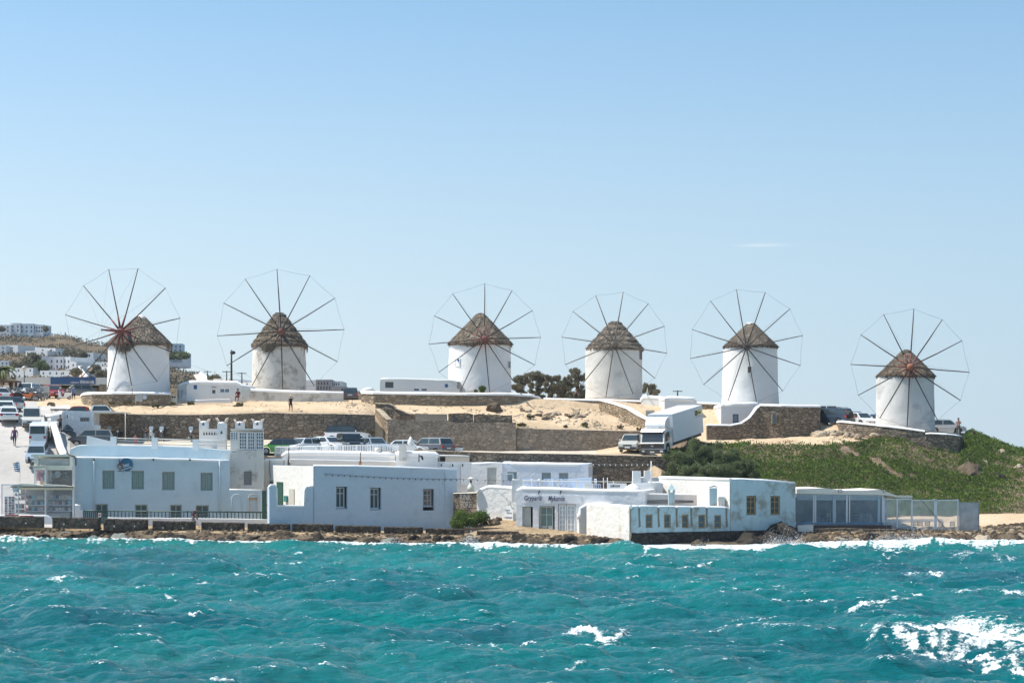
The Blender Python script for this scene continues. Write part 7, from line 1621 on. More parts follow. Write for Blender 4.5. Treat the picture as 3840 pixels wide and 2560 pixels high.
# enclosure left of the shop, with postcard racks and bench
en = thing('glass_screen', 'clear framed wind screen with an ATM sign left of the glass shop', 'screen', P(38, 1955, 154.8))
fE = Fac(5, 154.9, 0)
def ebox(nm, x0, x1, y0, y1, d0, d1, m_, par=en):
    a = fE.sz(x0, y1); b_ = fE.sz(x1, y0); return MB().obox(fE.p(a[0], a[1], d0), fE.u*(b_[0]-a[0]), fE.n*(d1-d0), Vector((0, 0, b_[1]-a[1]))).build(nm, m_, par)
for x in (6, 69): ebox('post', x, x+3, 1815, 1958, 0, .08, STEEL)
ebox('top_rail', 6, 72, 1815, 1818, 0, .08, STEEL); ebox('pane', 9, 69, 1818, 1953, .03, .04, CG)
ebox('sign_border', 51, 70, 1829, 1844, .06, .08, plain('atm_teal', (.05, .2, .28), .5)); ebox('sign_board', 52.5, 68.5, 1830.5, 1842.5, .08, .09, WHITEP); fit_text('ATM', fE, 53.5, 1833, 67.5, 1840.5, plain('atm_teal', (.05, .2, .28), .5), en, .095, bold=True)
for k, x in enumerate((24, 38, 50)):
    c = P(x, 1926 if k else 1926, 155.6); t = thing('postcard_rack', ['left', 'middle', 'right'][k]+' white postcard rack behind the clear wind screen', 'rack', P(x, 1953, 155.6))
    MB().box(c.x-.12, c.x+.12, 155.5, 155.6, zat(1952, 155.6), zat(1860, 155.6)).build('rack_frame', WHITEP, t)
    for j in range(9): z_ = zat(1948-j*10, 155.5); MB().box(c.x-.10, c.x+.10, 155.44, 155.5, z_, z_+.15).build('postcards', plain(['card_dark', 'card_red', 'card_grey'][(j+k) % 3], [(.12, .1, .1), (.35, .15, .15), (.35, .35, .37)][(j+k) % 3], .6, var=.5, nscale=20), t)
for lab, x0, x1, y_ in (('red bench plank on the white wall below the postcard racks', 20, 69, 1929), ('thin red plank on the white wall below the glass shop', 77, 125, 1932)):
    t = thing('bench_plank', lab, 'bench', P((x0+x1)/2, y_+4, 153.6)); MB().box(xat(x0, 153.6), xat(x1, 153.6), 153.4, 153.7, zat(y_+4, 153.6), zat(y_, 153.6)).build('plank', plain('bench_red', (.33, .03, .03), .6), t)
block('low_wall', 'curved low white wall in front of the glass shop', 'wall', Fac(-20, 153.8, 0), [(-20, 1931), (172, 1932), (182, 1936), (192, 1945), (196, 1960)], .5, .35, WHITE, (), par=.07, side_par=False)
block('low_wall', 'small stepped white wall pier right of the glass shop', 'wall', Fac(281, 154.6, 0), [(281, 1892), (298, 1894), (299, 1912), (311, 1913)], .5, .5, WHITE, (), par=.08, side_par=False)
# flag
fl_ = thing('flag', 'blue and white striped flag blowing left from a thin pole beside the shop', 'flag', P(75, 1815, 155.2))
MB().tube([P(75, 1815, 155.2), P(75, 1728, 155.2)], .018, 6).build('pole', STEEL, fl_)
nx_, nz_ = 12, 9; vs = []; fsb = []; fsw = []
for i in range(nz_+1):
    for k in range(nx_+1):
        u = k/nx_; v_ = i/nz_
        vs.append((xat(74, 155.2)-u*.6+.1*v_*u*1.6, 155.2+.07*math.sin(u*7+v_*2), zat(1732, 155.2)-v_*(.62+.1*u)-.0*u-.25*u*(1-v_)*.3+.04*math.sin(u*6)-(.28*(1-u)*v_)))
for i in range(nz_):
    for k in range(nx_):
        f_ = (i*(nx_+1)+k, i*(nx_+1)+k+1, (i+1)*(nx_+1)+k+1, (i+1)*(nx_+1)+k)
        cross = k < 4 and i < 5; blue = (i != 2 and k not in (1, 2)) if cross else i % 2 == 0
        (fsb if blue else fsw).append(f_)
MB().add(vs, fsb, smooth=True).build('blue_cloth', plain('flag_blue', (.03, .07, .22), .8), fl_); MB().add(vs, fsw, smooth=True).build('white_cloth', WHITEP, fl_)

# ---- cabin and walls beside the street
fC = Fac(233, 173.0, 0)
cbn = block('cabin', 'white boarded cabin with a small dark window beside the street', 'cabin', fC, [(233, 1538), (350, 1542)], 7.5, 2.6, plain('white_board_cladding', (.66, .67, .68), .6, nscale=3), [(298, 1563, 337, 1581)], par=.0, reveal=.1)
window(fC, (298, 1563, 337, 1581), cbn, 'window', STEEL, DARKG, 1, (), d=-.08, bw=.05)
mb = MB(); [mb.obox(fC.p(.1+k*.16, 7.6, .0), fC.u*.015, fC.n*.012, Vector((0, 0, 3.3))) for k in range(17)]; mb.build('board_joints', plain('joint_grey', (.5, .51, .53), .6), cbn)
for x0, x1, y0, y1 in ((249, 262, 1550, 1572), (267, 276, 1558, 1571)):
    o_ = MB().obox(fC.pp(x0, y1, .02), fC.u*(x1-x0)*173/F, fC.n*.015, Vector((0, 0, (y1-y0)*173/F))).build('notice', WHITEP, cbn)
MB().obox(fC.pp(251, 1568, .04), fC.u*.09, fC.n*.01, Vector((0, 0, .35))).build('notice_print', BLACKM, cbn)
cn_ = thing('canopy', 'thin cream canopy with a pole between the cabin and the dark wall', 'canopy', P(410, 1548, 174.5))
MB().box(xat(350, 174.5), xat(472, 174.5), 173.2, 176.8, zat(1549, 174.5), zat(1545, 174.5)).build('roof_sheet', CREAM, cn_); MB().tube([P(470, 1548, 173.3), P(470, 1652, 173.3)], .045, 6).build('pole', CREAM, cn_)
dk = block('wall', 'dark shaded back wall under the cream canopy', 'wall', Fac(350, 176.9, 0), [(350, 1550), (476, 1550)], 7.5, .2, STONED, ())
pn = block('panel', 'low white panel right of the boarded cabin', 'panel', Fac(348, 173.2, 0), [(348, 1593), (377, 1594)], 7.5, .06, WHITEP, ())
wall('street_wall', 'stone garden wall with a thick white top curving down beside the street', 'wall', [(196, 1590, 1615, 172), (188, 1592, 1640, 170.2), (192, 1606, 1670, 168.3), (204, 1640, 1700, 166.5), (216, 1680, 1720, 164.8), (232, 1712, 1740, 163)], .55, STONEW, .3, seg=.4)
wall('street_wall', 'chunky white rendered wall rising from the street wall to the cabin', 'wall', [(166, 1562, 1600, 174.6), (190, 1560, 1612, 172.8), (232, 1552, 1600, 172.6)], .5, WHITE, .25, seg=.5)
lg = thing('loading_platform', 'grey metal framed stall with a black sheet roof left of the cabin', 'stall', P(215, 1560, 174))
MB().box(xat(193, 174), xat(252, 174), 173.5, 175, zat(1537, 174), zat(1533, 174)).build('roof_sheet', BLACKM, lg)
for x in (194, 250): MB().tube([P(x, 1535, 173.6), P(x, 1590, 173.6)], .04, 5).build('post', STEEL, lg)
rg = random.Random(77)
# ---- sea wall and rock below the ochre windowed house
sw_ = thing('sea_wall', 'dark wet stone foundation wall under the low teal house', 'wall', fY.p(fY.s_(2560), 0, .3))
mb = MB(); vs = []; n = 44; hN = 7
s0, s1 = fY.s_(2366), fY.s_(3010)
for k in range(n+1):
    s = s0+(s1-s0)*k/n
    for j in range(hN+1):
        q = j/hN; zt_ = .92+(1.2 if False else 0)
        vs.append(fY.p(s, -1.0+(zt_+1.0)*q, .06+(1-q)*.55+.12*cover_noise(s*2.3, q*5))+Vector((0, 0, 0)))
    vs.append(fY.p(s, .92, -.3))
m_ = hN+2; fs = [(k*m_+j, (k+1)*m_+j, (k+1)*m_+j+1, k*m_+j+1) for k in range(n) for j in range(m_-1)]
mb.add(vs, fs, smooth=True); mb.build('masonry', stone('wet_black_stone', (.035, .03, .026), (.075, .062, .05), (.03, .026, .022), 1.8, .05, 1.2), sw_)
def rock_mesh(seed, rx, ry, rz, sub=3, cuts=9, rough=.1):
    import bmesh
    bm = bmesh.new(); bmesh.ops.create_icosphere(bm, subdivisions=sub, radius=1.0); r_ = random.Random(seed)
    pl_ = [(Vector((r_.uniform(-1, 1), r_.uniform(-1, 1), r_.uniform(-.4, 1))).normalized(), r_.uniform(.55, .85)) for _ in range(cuts)]
    ph = [r_.uniform(0, 6) for _ in range(4)]
    for v in bm.verts:
        p = v.co.copy()
        for n_, d_ in pl_:
            q = p.dot(n_)
            if q > d_: p -= n_*(q-d_)*.92
        p *= 1+rough*(.5*math.sin(p.x*7+ph[0]+p.z*5)+.5*math.sin(p.y*9+ph[1]+p.z*4)+.4*math.sin(p.x*15+p.y*13+ph[2]))
        v.co = Vector((p.x*rx, p.y*ry, p.z*rz))
    me = bpy.data.meshes.new('boulder'); bm.to_mesh(me); bm.free(); return me
RMESH = {}
def boulder(label, p, size, mat, seed, group=None, flat=.62, rot=None, name='boulder', cat='rock'):
    key = (seed % 7, mat.name, round(flat, 1))
    if key not in RMESH: RMESH[key] = rock_mesh(seed % 7+50, 1, .8, flat); RMESH[key].materials.append(mat)
    o = bpy.data.objects.new(name, RMESH[key]); COL.objects.link(o); o.location = p
    r_ = random.Random(seed*3+1); o.scale = (size*r_.uniform(.8, 1.25), size*r_.uniform(.8, 1.1), size*r_.uniform(.8, 1.2)); o.rotation_euler = (r_.uniform(-.35, .35), r_.uniform(-.35, .35), rot if rot is not None else r_.uniform(0, 6.28)); OFF[o.name] = Vector(p)
    return tag(o, label, cat, group)
big = boulder('massive dark wet rock under the right corner of the teal house', Vector((xat(2965, 145), 145.6, -.1)), 2.5, ROCKD, 3, rot=.3, flat=.6)
boulder('dark wet shoulder of rock running down from the teal house into the surf', Vector((xat(3030, 145.5), 145.6, -.2)), 1.7, ROCKD, 9, rot=.1, flat=.6)
boulder('dark rock ledge below the two ochre windows of the tall teal house', Vector((xat(2840, 143.5), 144.2, -.1)), 2.1, ROCKD, 5, rot=.2, flat=.4)
for k_, (px_, Y_, s_, w_) in enumerate(((2800, 142.6, 1.5, 'left'), (2880, 143.6, 1.7, 'middle'), (3075, 146.6, 1.3, 'right'))): boulder('low black rock lump in the surf under the teal house, %s one' % w_, Vector((xat(px_, Y_), Y_, .0)), s_, ROCKD, 20+k_, flat=.5, rot=.2)
boulder('small sunlit rock awash at the foot of the dark sea wall', Vector((xat(2625, 138.6), 138.7, .0)), .75, ROCK, 2, rot=.1)
zones = [(-60, 330, 'below the glass shop', 24), (330, 760, 'below the green balustrade', 26), (760, 1180, 'left of the blue building', 24), (1180, 1700, 'below the blue building', 30), (1700, 1960, 'below the sandy gap and the annex', 22), (1960, 2360, 'below the handwriting shop', 30), (3010, 3380, 'in the surf below the glass pavilion', 26), (3380, 3700, 'below the plastic screened terrace', 26), (3690, 3900, 'on the stony point at the right edge', 16)]
for (x0, x1, wh, n) in zones:
    for k in range(n):
        px = x0+(x1-x0)*(k+rg.random())/n; dy = rg.uniform(-.7, 1.9); Yr = shoreY(px)+dy
        sz_ = rg.choice([.22, .3, .38, .5, .62, .85])*(1.0 if px < 3000 else 1.15)*(.75 if px < 330 else 1)
        m_ = rg.choice([ROCK, ROCKD, ROCKD, ROCKD, ROCKG if px < 400 or rg.random() < .3 else ROCK]) if px < 3000 else rg.choice([ROCK, ROCK, ROCKL, ROCKD])
        boulder('%s boulder at the waterline %s' % ({'brown_shore_rock': 'brown', 'wet_dark_rock': 'dark wet', 'grey_green_rock': 'grey green', 'pale_tan_rock': 'pale tan'}[m_.name], wh), Vector((xat(px, Yr), Yr, -.12+.42*max(0, dy)/1.9+rg.uniform(-.05, .1))), sz_, m_, rg.randint(0, 999), group='boulders at the waterline '+wh)
for k in range(26):      # tumbled stones on the right point
    px = rg.uniform(3640, 3880); Yr = shoreY(px)+rg.uniform(1.5, 7)
    boulder('pale stone scattered on the sandy point at the right edge', G(px, Yr, .02), rg.uniform(.12, .35), ROCKL, rg.randint(0, 99), group='stones on the right point')
for k in range(30):      # outcrop right of the fifth windmill
    px = 3062+rg.random()**1.2*235; Yr = 178.2-(px-3062)*.012+rg.uniform(-1.0, .6)
    boulder('pale tan rock in the outcrop between the dark terrace wall and the rightmost windmill', G(px, Yr, .1), rg.uniform(.35, .85)*(1.0 if px < 3140 else .7), ROCKL, rg.randint(0, 99), group='rocks of the pale outcrop')
for k in range(34):
    px = rg.uniform(1850, 2200); Yr = rg.uniform(181, 184.5)
    boulder('tan rock in the band of rocks on the sandy slope below the fourth windmill', G(px, Yr, .0), rg.uniform(.2, .65), ROCKL if k % 3 else ROCK, rg.randint(0, 99), group='rocks on the sandy slope', flat=.4)
boulder('big split tan boulder on the sand below the third windmill', G(1852, 184.6, .35), .95, ROCK, 4, rot=.4)
for k, (px, yb_, w) in enumerate(((1745, 1519, 'large'), (1595, 1545, 'small'), (2070, 1520, 'long'), (2330, 1585, 'flat'), (2395, 1592, 'low'))): boulder(w+' flat stone lying on the sand near the wall foot '+['below the third windmill', 'above the ruined enclosure', 'below the fourth windmill', 'at the sloping wall', 'above the pale off roader'][k], G(px, 183, .05), .45, ROCKL, k, flat=.4)
for k, (px, Yr, sz_) in enumerate(((3755, 176, .6), (3690, 172, .45), (3745, 168, .9), (3780, 164, .7), (3820, 171, .5), (3660, 176, .5))): boulder(['tan', 'small tan', 'dark', 'pale', 'brown', 'flat'][k]+' rock poking out of the green hillside at the right', G(px, Yr, .0), sz_, ROCKL if k != 2 else ROCKD, k+2)
boulder('dark overhanging crag in the green slope below the right retaining wall', G(3635, 169.5, -.35), 1.7, ROCK, 6, rot=1.0, flat=.8)
# graffiti wall and sand mound left of the annex
gw = wall('stone_wall', 'dark stone wall with white graffiti beside the blue building', 'wall', [(1700, 1848, 1930, 155.5), (1788, 1846, 1930, 154.6)], .4, STONED, .06, capmat=CREAM)
fW_ = Fac(1705, 155.2, -10); CH = plain('chalk_white', (.55, .53, .5), .9)
fit_text('RINKE', fW_, 1726, 1852, 1776, 1874, CH, gw, .12); fit_text('FOREL', fW_, 1730, 1880, 1774, 1902, CH, gw, .12)
MB().tube([P(2282, 2010, 147.2), P(2270, 2032, 143.5), P(2262, 2045, 141)], .02, 5).build('mooring_rope', CREAM, thing('rope', 'thin pale rope hanging down the rocks below the white block', 'rope', P(2282, 2010, 147.2)))
wall('stone_step_wall', 'low dark stone ledge between the sand mound and the annex', 'wall', [(1740, 1978, 2000, 149.5), (1920, 1980, 2002, 149.2)], .5, STONED, None)
for k in range(9): boulder('brown rock in the small sand mound left of the annex', G(1790+rg.uniform(0, 95), 152+rg.uniform(-1.5, 1), .1), rg.uniform(.25, .6), ROCK, k, group='rocks of the sand mound')

# ---- glass pavilion at the right
fV = Fac(2985, 148.4, 4)
pv = thing('glass_pavilion', 'long glazed restaurant pavilion with blue frames and a tented cream roof', 'restaurant', P(3160, 1975, 148.4))
BFR = plain('pale_blue_frame', (.30, .40, .47), .5); BFD = plain('mid_blue_frame', (.13, .24, .36), .5)
PGL = glass('pavilion_glass', (.20, .26, .31), .05, .36)
def vbox(nm, fac, x0, x1, y0, y1, d0, d1, m_, par):
    a = fac.sz(x0, y1); b_ = fac.sz(x1, y0); return MB().obox(fac.p(a[0], a[1], d0), fac.u*(b_[0]-a[0]), fac.n*(d1-d0), Vector((0, 0, b_[1]-a[1]))).build(nm, m_, par)
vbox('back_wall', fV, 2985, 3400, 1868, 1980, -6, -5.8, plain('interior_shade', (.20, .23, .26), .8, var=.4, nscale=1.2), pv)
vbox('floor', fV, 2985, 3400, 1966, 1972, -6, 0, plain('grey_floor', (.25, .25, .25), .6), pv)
vbox('top_beam', fV, 2985, 3312, 1852, 1864, -.1, .08, BFR, pv); vbox('blind_strip', fV, 2990, 3310, 1864, 1875, -.08, -.02, BFR, pv)
vbox('sill_beam', fV, 2985, 3312, 1957, 1966, -.1, .1, BFD, pv)
for x0, x1, m_ in ((3048, 3053, WGREY), (3055, 3060, WGREY), (3122, 3134, BFR), (3172, 3178, WGREY), (3183, 3187, WGREY), (3290, 3300, BFR), (3306, 3312, WGREY)): vbox('mullion', fV, x0, x1, 1855, 1966, -.06, .1, m_, pv)
for x0, x1 in ((2985, 3048), (3060, 3122), (3134, 3172), (3187, 3290)): vbox('pane', fV, x0, x1, 1874, 1958, -.03, -.02, PGL, pv)
mb = MB(); top = [(2985, 1832), (3030, 1831), (3080, 1829), (3090, 1829), (3160, 1838), (3230, 1838), (3295, 1834), (3312, 1838), (3340, 1850), (3372, 1860), (3372, 1864), (3312, 1855), (2985, 1850)]
mb.prism(fV.p(0, 0, .3), fV.u, Vector((0, 0, 1)), [fV.sz(*q) for q in top], -fV.n*6.2); mb.build('tent_roof', plain('cream_canvas', (.72, .66, .58), .8, var=.05), pv)
for px in (3145, 3312):
    MB().obox(fV.pp(px-6, 1845, .4), fV.u*(.3 if px == 3145 else .16), fV.n*.08, Vector((0, 0, .24))).build('floodlight', BLACKM, pv); MB().obox(fV.pp(px-4.5, 1843.5, .485), fV.u*(.23 if px == 3145 else .1), fV.n*.01, Vector((0, 0, .17))).build('floodlight_lens', HEADL, pv)
vbox('planter', fV, 2995, 3333, 1967, 1980, .3, .9, plain('dark_planter', (.035, .03, .03), .7), pv)
wall('stone_wall', 'low brown stone terrace wall under the glass pavilion', 'wall', [(2985, 1980, 2010, 147.0), (3170, 1981, 2012, 147.3), (3365, 1984, 2016, 147.6)], .6, STONED, None)
wall('stone_wall', 'rough dark stone quay wall under the plastic screened terrace', 'wall', [(3365, 1997, 2022, 147.6), (3500, 1998, 2026, 148), (3682, 2000, 2024, 148.6)], .8, STONEB, .04, capmat=ROCK)
ot = block('buttress', 'grey concrete outlet block beside the dark rock', 'block', Fac(2992, 146.2, 0), [(2992, 1970), (3050, 1969)], .0, 1.0, WHITE2, ())
# things inside the pavilion
def table(label, p, mat, w=.8):
    t = thing('table', label, 'table', p); MB().box(p.x-w/2, p.x+w/2, p.y-w/2, p.y+w/2, p.z+.7, p.z+.74).build('tabletop', mat, t)
    for sx_ in (-1, 1):
        for sy_ in (-1, 1): MB().box(p.x+sx_*w*.42-.025, p.x+sx_*w*.42+.025, p.y+sy_*w*.42-.025, p.y+sy_*w*.42+.025, p.z, p.z+.7).build('leg', mat, t)
    return t
def chair_proto(mat, label, p, rz, group, seatm=None):
    t = thing('chair', label, 'chair', p, group, proto=True, rz=rz)
    MB().box(-.2, .2, -.2, .2, .43, .47).build('seat', seatm or mat, t)
    for sx_ in (-1, 1):
        MB().box(sx_*.18-.02, sx_*.18+.02, .16, .2, 0, .92).build('leg', mat, t); MB().box(sx_*.18-.02, sx_*.18+.02, -.2, -.16, 0, .45).build('leg', mat, t)
    mb = MB(); [mb.box(-.18, .18, .17, .195, z_, z_+.07) for z_ in (.58, .70, .83)]; mb.build('backrest', mat, t); return t
def place_chairs(proto, spots):
    for (p, rz, lab) in spots: c_ = copy_tree(proto); c_.location = p; c_.rotation_euler = (0, 0, rz); c_['label'] = lab
fl0 = zat(1966, 150)
for k, x in enumerate((3095, 3215, 3250)): table(['dark', 'cream', 'white'][k]+' table inside the glass pavilion, '+['left', 'middle', 'right'][k]+' one', Vector((xat(x, 151), 151.2, fl0)), [WOODD, CREAM, WHITEP][k])
inn_c = chair_proto(WHITEP, 'white chair inside the glass pavilion near its right end', Vector((xat(3236, 150.6), 150.6, fl0)), 0, 'white chairs inside the glass pavilion')
place_chairs(inn_c, [(Vector((xat(3262, 150.8), 150.8, fl0)), 2.4, 'white chair inside the glass pavilion beside the white table'), (Vector((xat(3110, 151), 150.5, fl0)), .5, 'white chair inside the glass pavilion beside the dark table')])
# plastic screened terrace
sc = thing('screened_terrace', 'terrace wrapped in clear plastic sheets on white posts right of the pavilion', 'terrace', P(3460, 1995, 148.5))
PLS = glass('clear_plastic_sheet', (.62, .66, .68), .18, .42)
fV2 = Fac(3312, 148.9, 2)
for x in (3312, 3362, 3417, 3503, 3508, 3590): vbox('post', fV2, x, x+5, 1871 if x > 3360 else 1864, 1994, -.05, .05, WGREY, sc)
vbox('top_rail', fV2, 3312, 3418, 1868, 1873, -.05, .05, WGREY, sc); vbox('top_rail', fV2, 3418, 3595, 1873, 1877, -.05, .05, WGREY, sc); vbox('top_beam', fV2, 3312, 3430, 1858, 1866, -.9, -.7, CREAM, sc)
for x0, x1 in ((3317, 3362), (3367, 3417), (3422, 3503), (3513, 3590)):
    a, b_ = fV2.s_(x0), fV2.s_(x1); vs = []; n = 12
    for j in range(5):
        for k in range(n+1): vs.append(fV2.p(a+(b_-a)*k/n, zat(1993-119*j/4, 149), .04*math.sin(k*1.1+j*.8)*math.sin(math.pi*k/n)))
    MB().add(vs, [(j*(n+1)+k, j*(n+1)+k+1, (j+1)*(n+1)+k+1, (j+1)*(n+1)+k) for j in range(4) for k in range(n)], smooth=True).build('plastic_sheet', PLS, sc)
vbox('floor', fV2, 3312, 3595, 1994, 1999, -5, .1, CONC, sc); vbox('low_back_wall', fV2, 3366, 3590, 1952, 1994, -4.6, -4.4, WHITE, sc)
MB().tube([P(3440, 1862, 148.4), P(3470, 1890, 148.0), P(3555, 1990, 147.4)], .022, 5).build('guy_rope', BLACKM, sc)
tc = chair_proto(WOODD, 'dark backed chair seen through the plastic sheet, leftmost of five', Vector((xat(3432, 151), 151, zat(1995, 151))), 3.1, 'dark chairs behind the plastic sheets', plain('grey_cushion', (.2, .2, .22), .8))
place_chairs(tc, [(Vector((xat(x, 151), 151, zat(1995, 151))), 3.0+.1*k, 'dark backed chair seen through the plastic sheet, %s of five' % w) for k, (x, w) in enumerate(((3450, 'second'), (3476, 'third'), (3526, 'fourth'), (3568, 'rightmost')))])
mpn = thing('screen_panel', 'grey framed mesh panel standing at the right end of the screened terrace', 'screen', P(3635, 1995, 148.9))
f3 = Fac(3597, 148.9, 0); vbox('mesh', f3, 3600, 3669, 1885, 1990, -.02, .0, glass('grey_mesh', (.36, .37, .38), .5, .86), mpn)
for q in ((3597, 3600, 1882, 1994), (3669, 3672, 1882, 1994), (3600, 3669, 1882, 1885), (3600, 3669, 1990, 1994)): vbox('frame', f3, *q, -.04, .04, plain('grey_green_metal', (.22, .25, .24), .5), mpn)

# ---- terrace with blue white chairs above the handwriting shop
LB = plain('light_blue_white_paint', (.60, .68, .80), .5)
tz = zat(1836, 151.5); fl = block('terrace', 'white terrace deck with the blue white chairs above the handwriting shop', 'terrace', Fac(1940, 150.9, 0), [(1940, 1834), (2250, 1836)], tz-.5, 6, WHITE, ())
c0 = chair_proto(LB, 'pale blue chair on the terrace, first from the left', Vector((xat(1972, 152.6), 152.6, tz)), .3, 'pale blue chairs on the restaurant terrace')
ordw = ['second', 'third', 'fourth', 'fifth', 'sixth', 'seventh', 'eighth', 'ninth', 'tenth', 'eleventh']
place_chairs(c0, [(Vector((xat(x, Yq), Yq, tz)), rz, 'pale blue chair on the terrace, %s from the left' % ordw[k]) for k, (x, Yq, rz) in enumerate(((1984, 153.4, 3.4), (2002, 152.4, 1.7), (2014, 153, -1.2), (2050, 153.2, .2), (2066, 152.6, 3.0), (2082, 153.4, .4), (2100, 152.6, 3.3), (2112, 153.3, 1.3), (2124, 152.4, .1), (2240, 153, 2)))])
for k, x in enumerate((1993, 2026, 2075, 2118)): table('pale blue square table on the terrace, %s from the left' % ['first', 'second', 'third', 'fourth'][k], Vector((xat(x, 152.9), 152.9, tz)), LB, .7)
railing('thin white railing in front of the pale blue chairs', Fac(1955, 151.2, 0), 1955, 2370, 1801, 1806, .78, 6, CREAM, .0, 9, .04, top=.03)
cp = thing('pergola', 'small white framed opening on the terrace left of the chairs', 'pergola', P(1902, 1822, 152))
for q in ((1880, 1884, 1776, 1822), (1922, 1926, 1776, 1822), (1880, 1926, 1774, 1778)): MB().box(xat(q[0], 152), xat(q[1], 152), 151.9, 152.05, zat(q[3], 152), zat(q[2], 152)).build('bar', WHITEP, cp)
ct = thing('bar_counter', 'white counter with a slanted top at the right of the pale blue chairs', 'counter', P(2175, 1832, 152.6))
MB().prism(P(2130, 1832, 152.6), (1, 0, 0), (0, 0, 1), [(0, 0), (1.95, 0), (1.95, .82), (2.0, .95), (-.05, .78), (0, .7)], (0, .8, 0)).build('casing', LB, ct)
for k, x in enumerate((2263, 2278)): mast('thin pale blue upright %s of the pair on the terrace' % ['left', 'right'][k], x, 1790, 1832, 152.5, .035, mat=LB, name='upright')
block('flower_box', 'white box planter on the terrace edge right of the pale blue chairs', 'planter', Fac(2190, 150.7, 0), [(2190, 1811), (2226, 1812)], tz-.2, .5, WHITE3, ())
block('low_wall', 'small white pierced parapet right of the pale blue uprights', 'wall', Fac(2276, 151, 0), [(2278, 1810), (2350, 1812)], tz-.2, .3, WHITE, [(2288, 1817, 2325, 1826)], reveal=.25)
bulbs('white bulb string hung in front of the long low stone wall', [P(2215, 1740, 160), P(2330, 1741, 160), P(2440, 1740, 158)], 11, .008, .045, WIRE, plain('white_bulb', (.75, .75, .7), .3))

# ---- long entrance building with the blue sign, town on the hill
fN = Fac(60, 226, 0)
th = block('building', 'long low hotel entrance building with a blue lettered fascia', 'building', fN, [(60, 1414), (400, 1415)], zat(1480, 226)-.5, 9, plain('pale_fascia', (.55, .57, .55), .7), [(75, 1441, 190, 1482), (194, 1443, 372, 1482)], reveal=2.5)
vbox('stone_infill', fN, 75, 190, 1441, 1482, -.5, -.3, STONED, th); vbox('dark_doorway', fN, 92, 114, 1443, 1482, -.3, -.25, BLACKM, th); vbox('stone_pier', fN, 372, 400, 1441, 1482, -.1, .05, STONED, th)
vbox('garden_rockery', fN, 194, 372, 1452, 1482, -2.4, -2.3, ROCKL, th)
vbox('blue_fascia', fN, 190, 358, 1413, 1441, .02, .1, plain('fascia_blue', (.015, .07, .19), .5), th)
fit_text('mykonos', fN, 266, 1430, 298, 1438, WHITEP, th, .12); fit_text('theoxenia', fN, 301, 1424, 354, 1437, WHITEP, th, .12)
ks = thing('kiosk', 'brown timber kiosk with white notice boards at the left edge', 'kiosk', P(40, 1470, 205))
BRW = plain('brown_timber', (.10, .05, .035), .7)
for x in (12, 36, 44, 60): MB().tube([P(x, 1428, 205), P(x, 1472, 205)], .14, 6).build('post', BRW, ks)
MB().box(xat(8, 205), xat(72, 205), 204, 206, zat(1434, 205), zat(1428, 205)).build('roof', BRW, ks); MB().box(xat(14, 205), xat(36, 205), 204.8, 204.9, zat(1466, 205), zat(1444, 205)).build('notice_board', WHITEP, ks)
def lamp(label, px, y0, y1, Y, r=.06, head=True):
    a, b_ = P(px, y1, Y), P(px, y0, Y); t = thing('street_lamp', label, 'street lamp', a); MB().tube([a, b_], [r, r*.7], 6).build('pole', BLACKM, t)
    if head: MB().lathe(b_, [(.12, 0), (.3, .35), (.32, .45), (.05, .62)], 10).build('lantern', plain('lantern_glass', (.5, .5, .46), .4), t)
    return t
lamp('street lamp with a lantern head in front of the pale fascia', 91, 1392, 1470, 210); lamp('street lamp pole in front of the blue fascia', 337, 1392, 1480, 208); lamp('lamp pole left of the second street lamp on the pink ramp', 305, 1383, 1412, 330)
t = lamp('thick dark wooden pole with a spotlight left of the second windmill', 868, 1312, 1440, 192, .12, False); MB().ico(P(873, 1322, 191.8), (.3, .2, .2)).build('spotlight', BLACKM, t)
mast('slim pole with a small box in front of the first curved wall', 496, 1452, 1555, 184, .035, mat=WOODG)
bx_ = OFF; MB().box(xat(490, 184), xat(501, 184), 183.8, 184.1, zat(1456, 184), zat(1446, 184)).build('meter_box', CREAM, bpy.data.objects[[o.name for o in bpy.data.objects if o.get('label', '').startswith('slim pole with a small box')][0]])
for k, (px, y0, y1, Yq) in enumerate(((778, 1390, 1420, 290), (739, 1393, 1408, 420), (850, 1390, 1436, 250), (907, 1396, 1446, 250), (806, 1390, 1422, 300), (2541, 1463, 1484, 230))):
    t = mast(['utility pole with a short crossarm beyond the bar house', 'tiny far utility pole on the hillside track', 'utility pole just left of the thick wooden pole', 'utility pole with a double crossarm left of the second windmill', 'thin twin mast in the distance', 'utility pole behind the small white cube house'][k], px, y0, y1, Yq, .09 if k != 4 else .04, mat=WOODD, name='utility_pole', cat='utility pole')
    if k != 4: b_ = P(px, y0+2, Yq); MB().box(b_.x-.6, b_.x+.6, b_.y-.05, b_.y+.05, b_.z-.1, b_.z).build('crossarm', WOODD, t)
for k, (a, b_) in enumerate(((P(640, 1312, 300), P(778, 1391, 290)), (P(778, 1391, 290), P(907, 1397, 250)), (P(907, 1397, 250), P(1000, 1410, 230)))):
    t = thing('overhead_wire', ['thin wire from the first windmill to the far pole', 'thin wire between the two far poles', 'thin wire from the double crossarm pole to the right'][k], 'wire', a); MB().tube([a, (a+b_)/2-Vector((0, 0, .6)), b_], .018, 3).build('cable', WIRE, t)
def hillY(px, row):
    pyc = pl(px, HCR)
    if row >= 1461 or pyc >= 1461: return 300
    q = (1462-row)/(1462-pyc); return 300+300*max(0, min(1, q))**(1/.9)
HG = 'white houses of the far town'
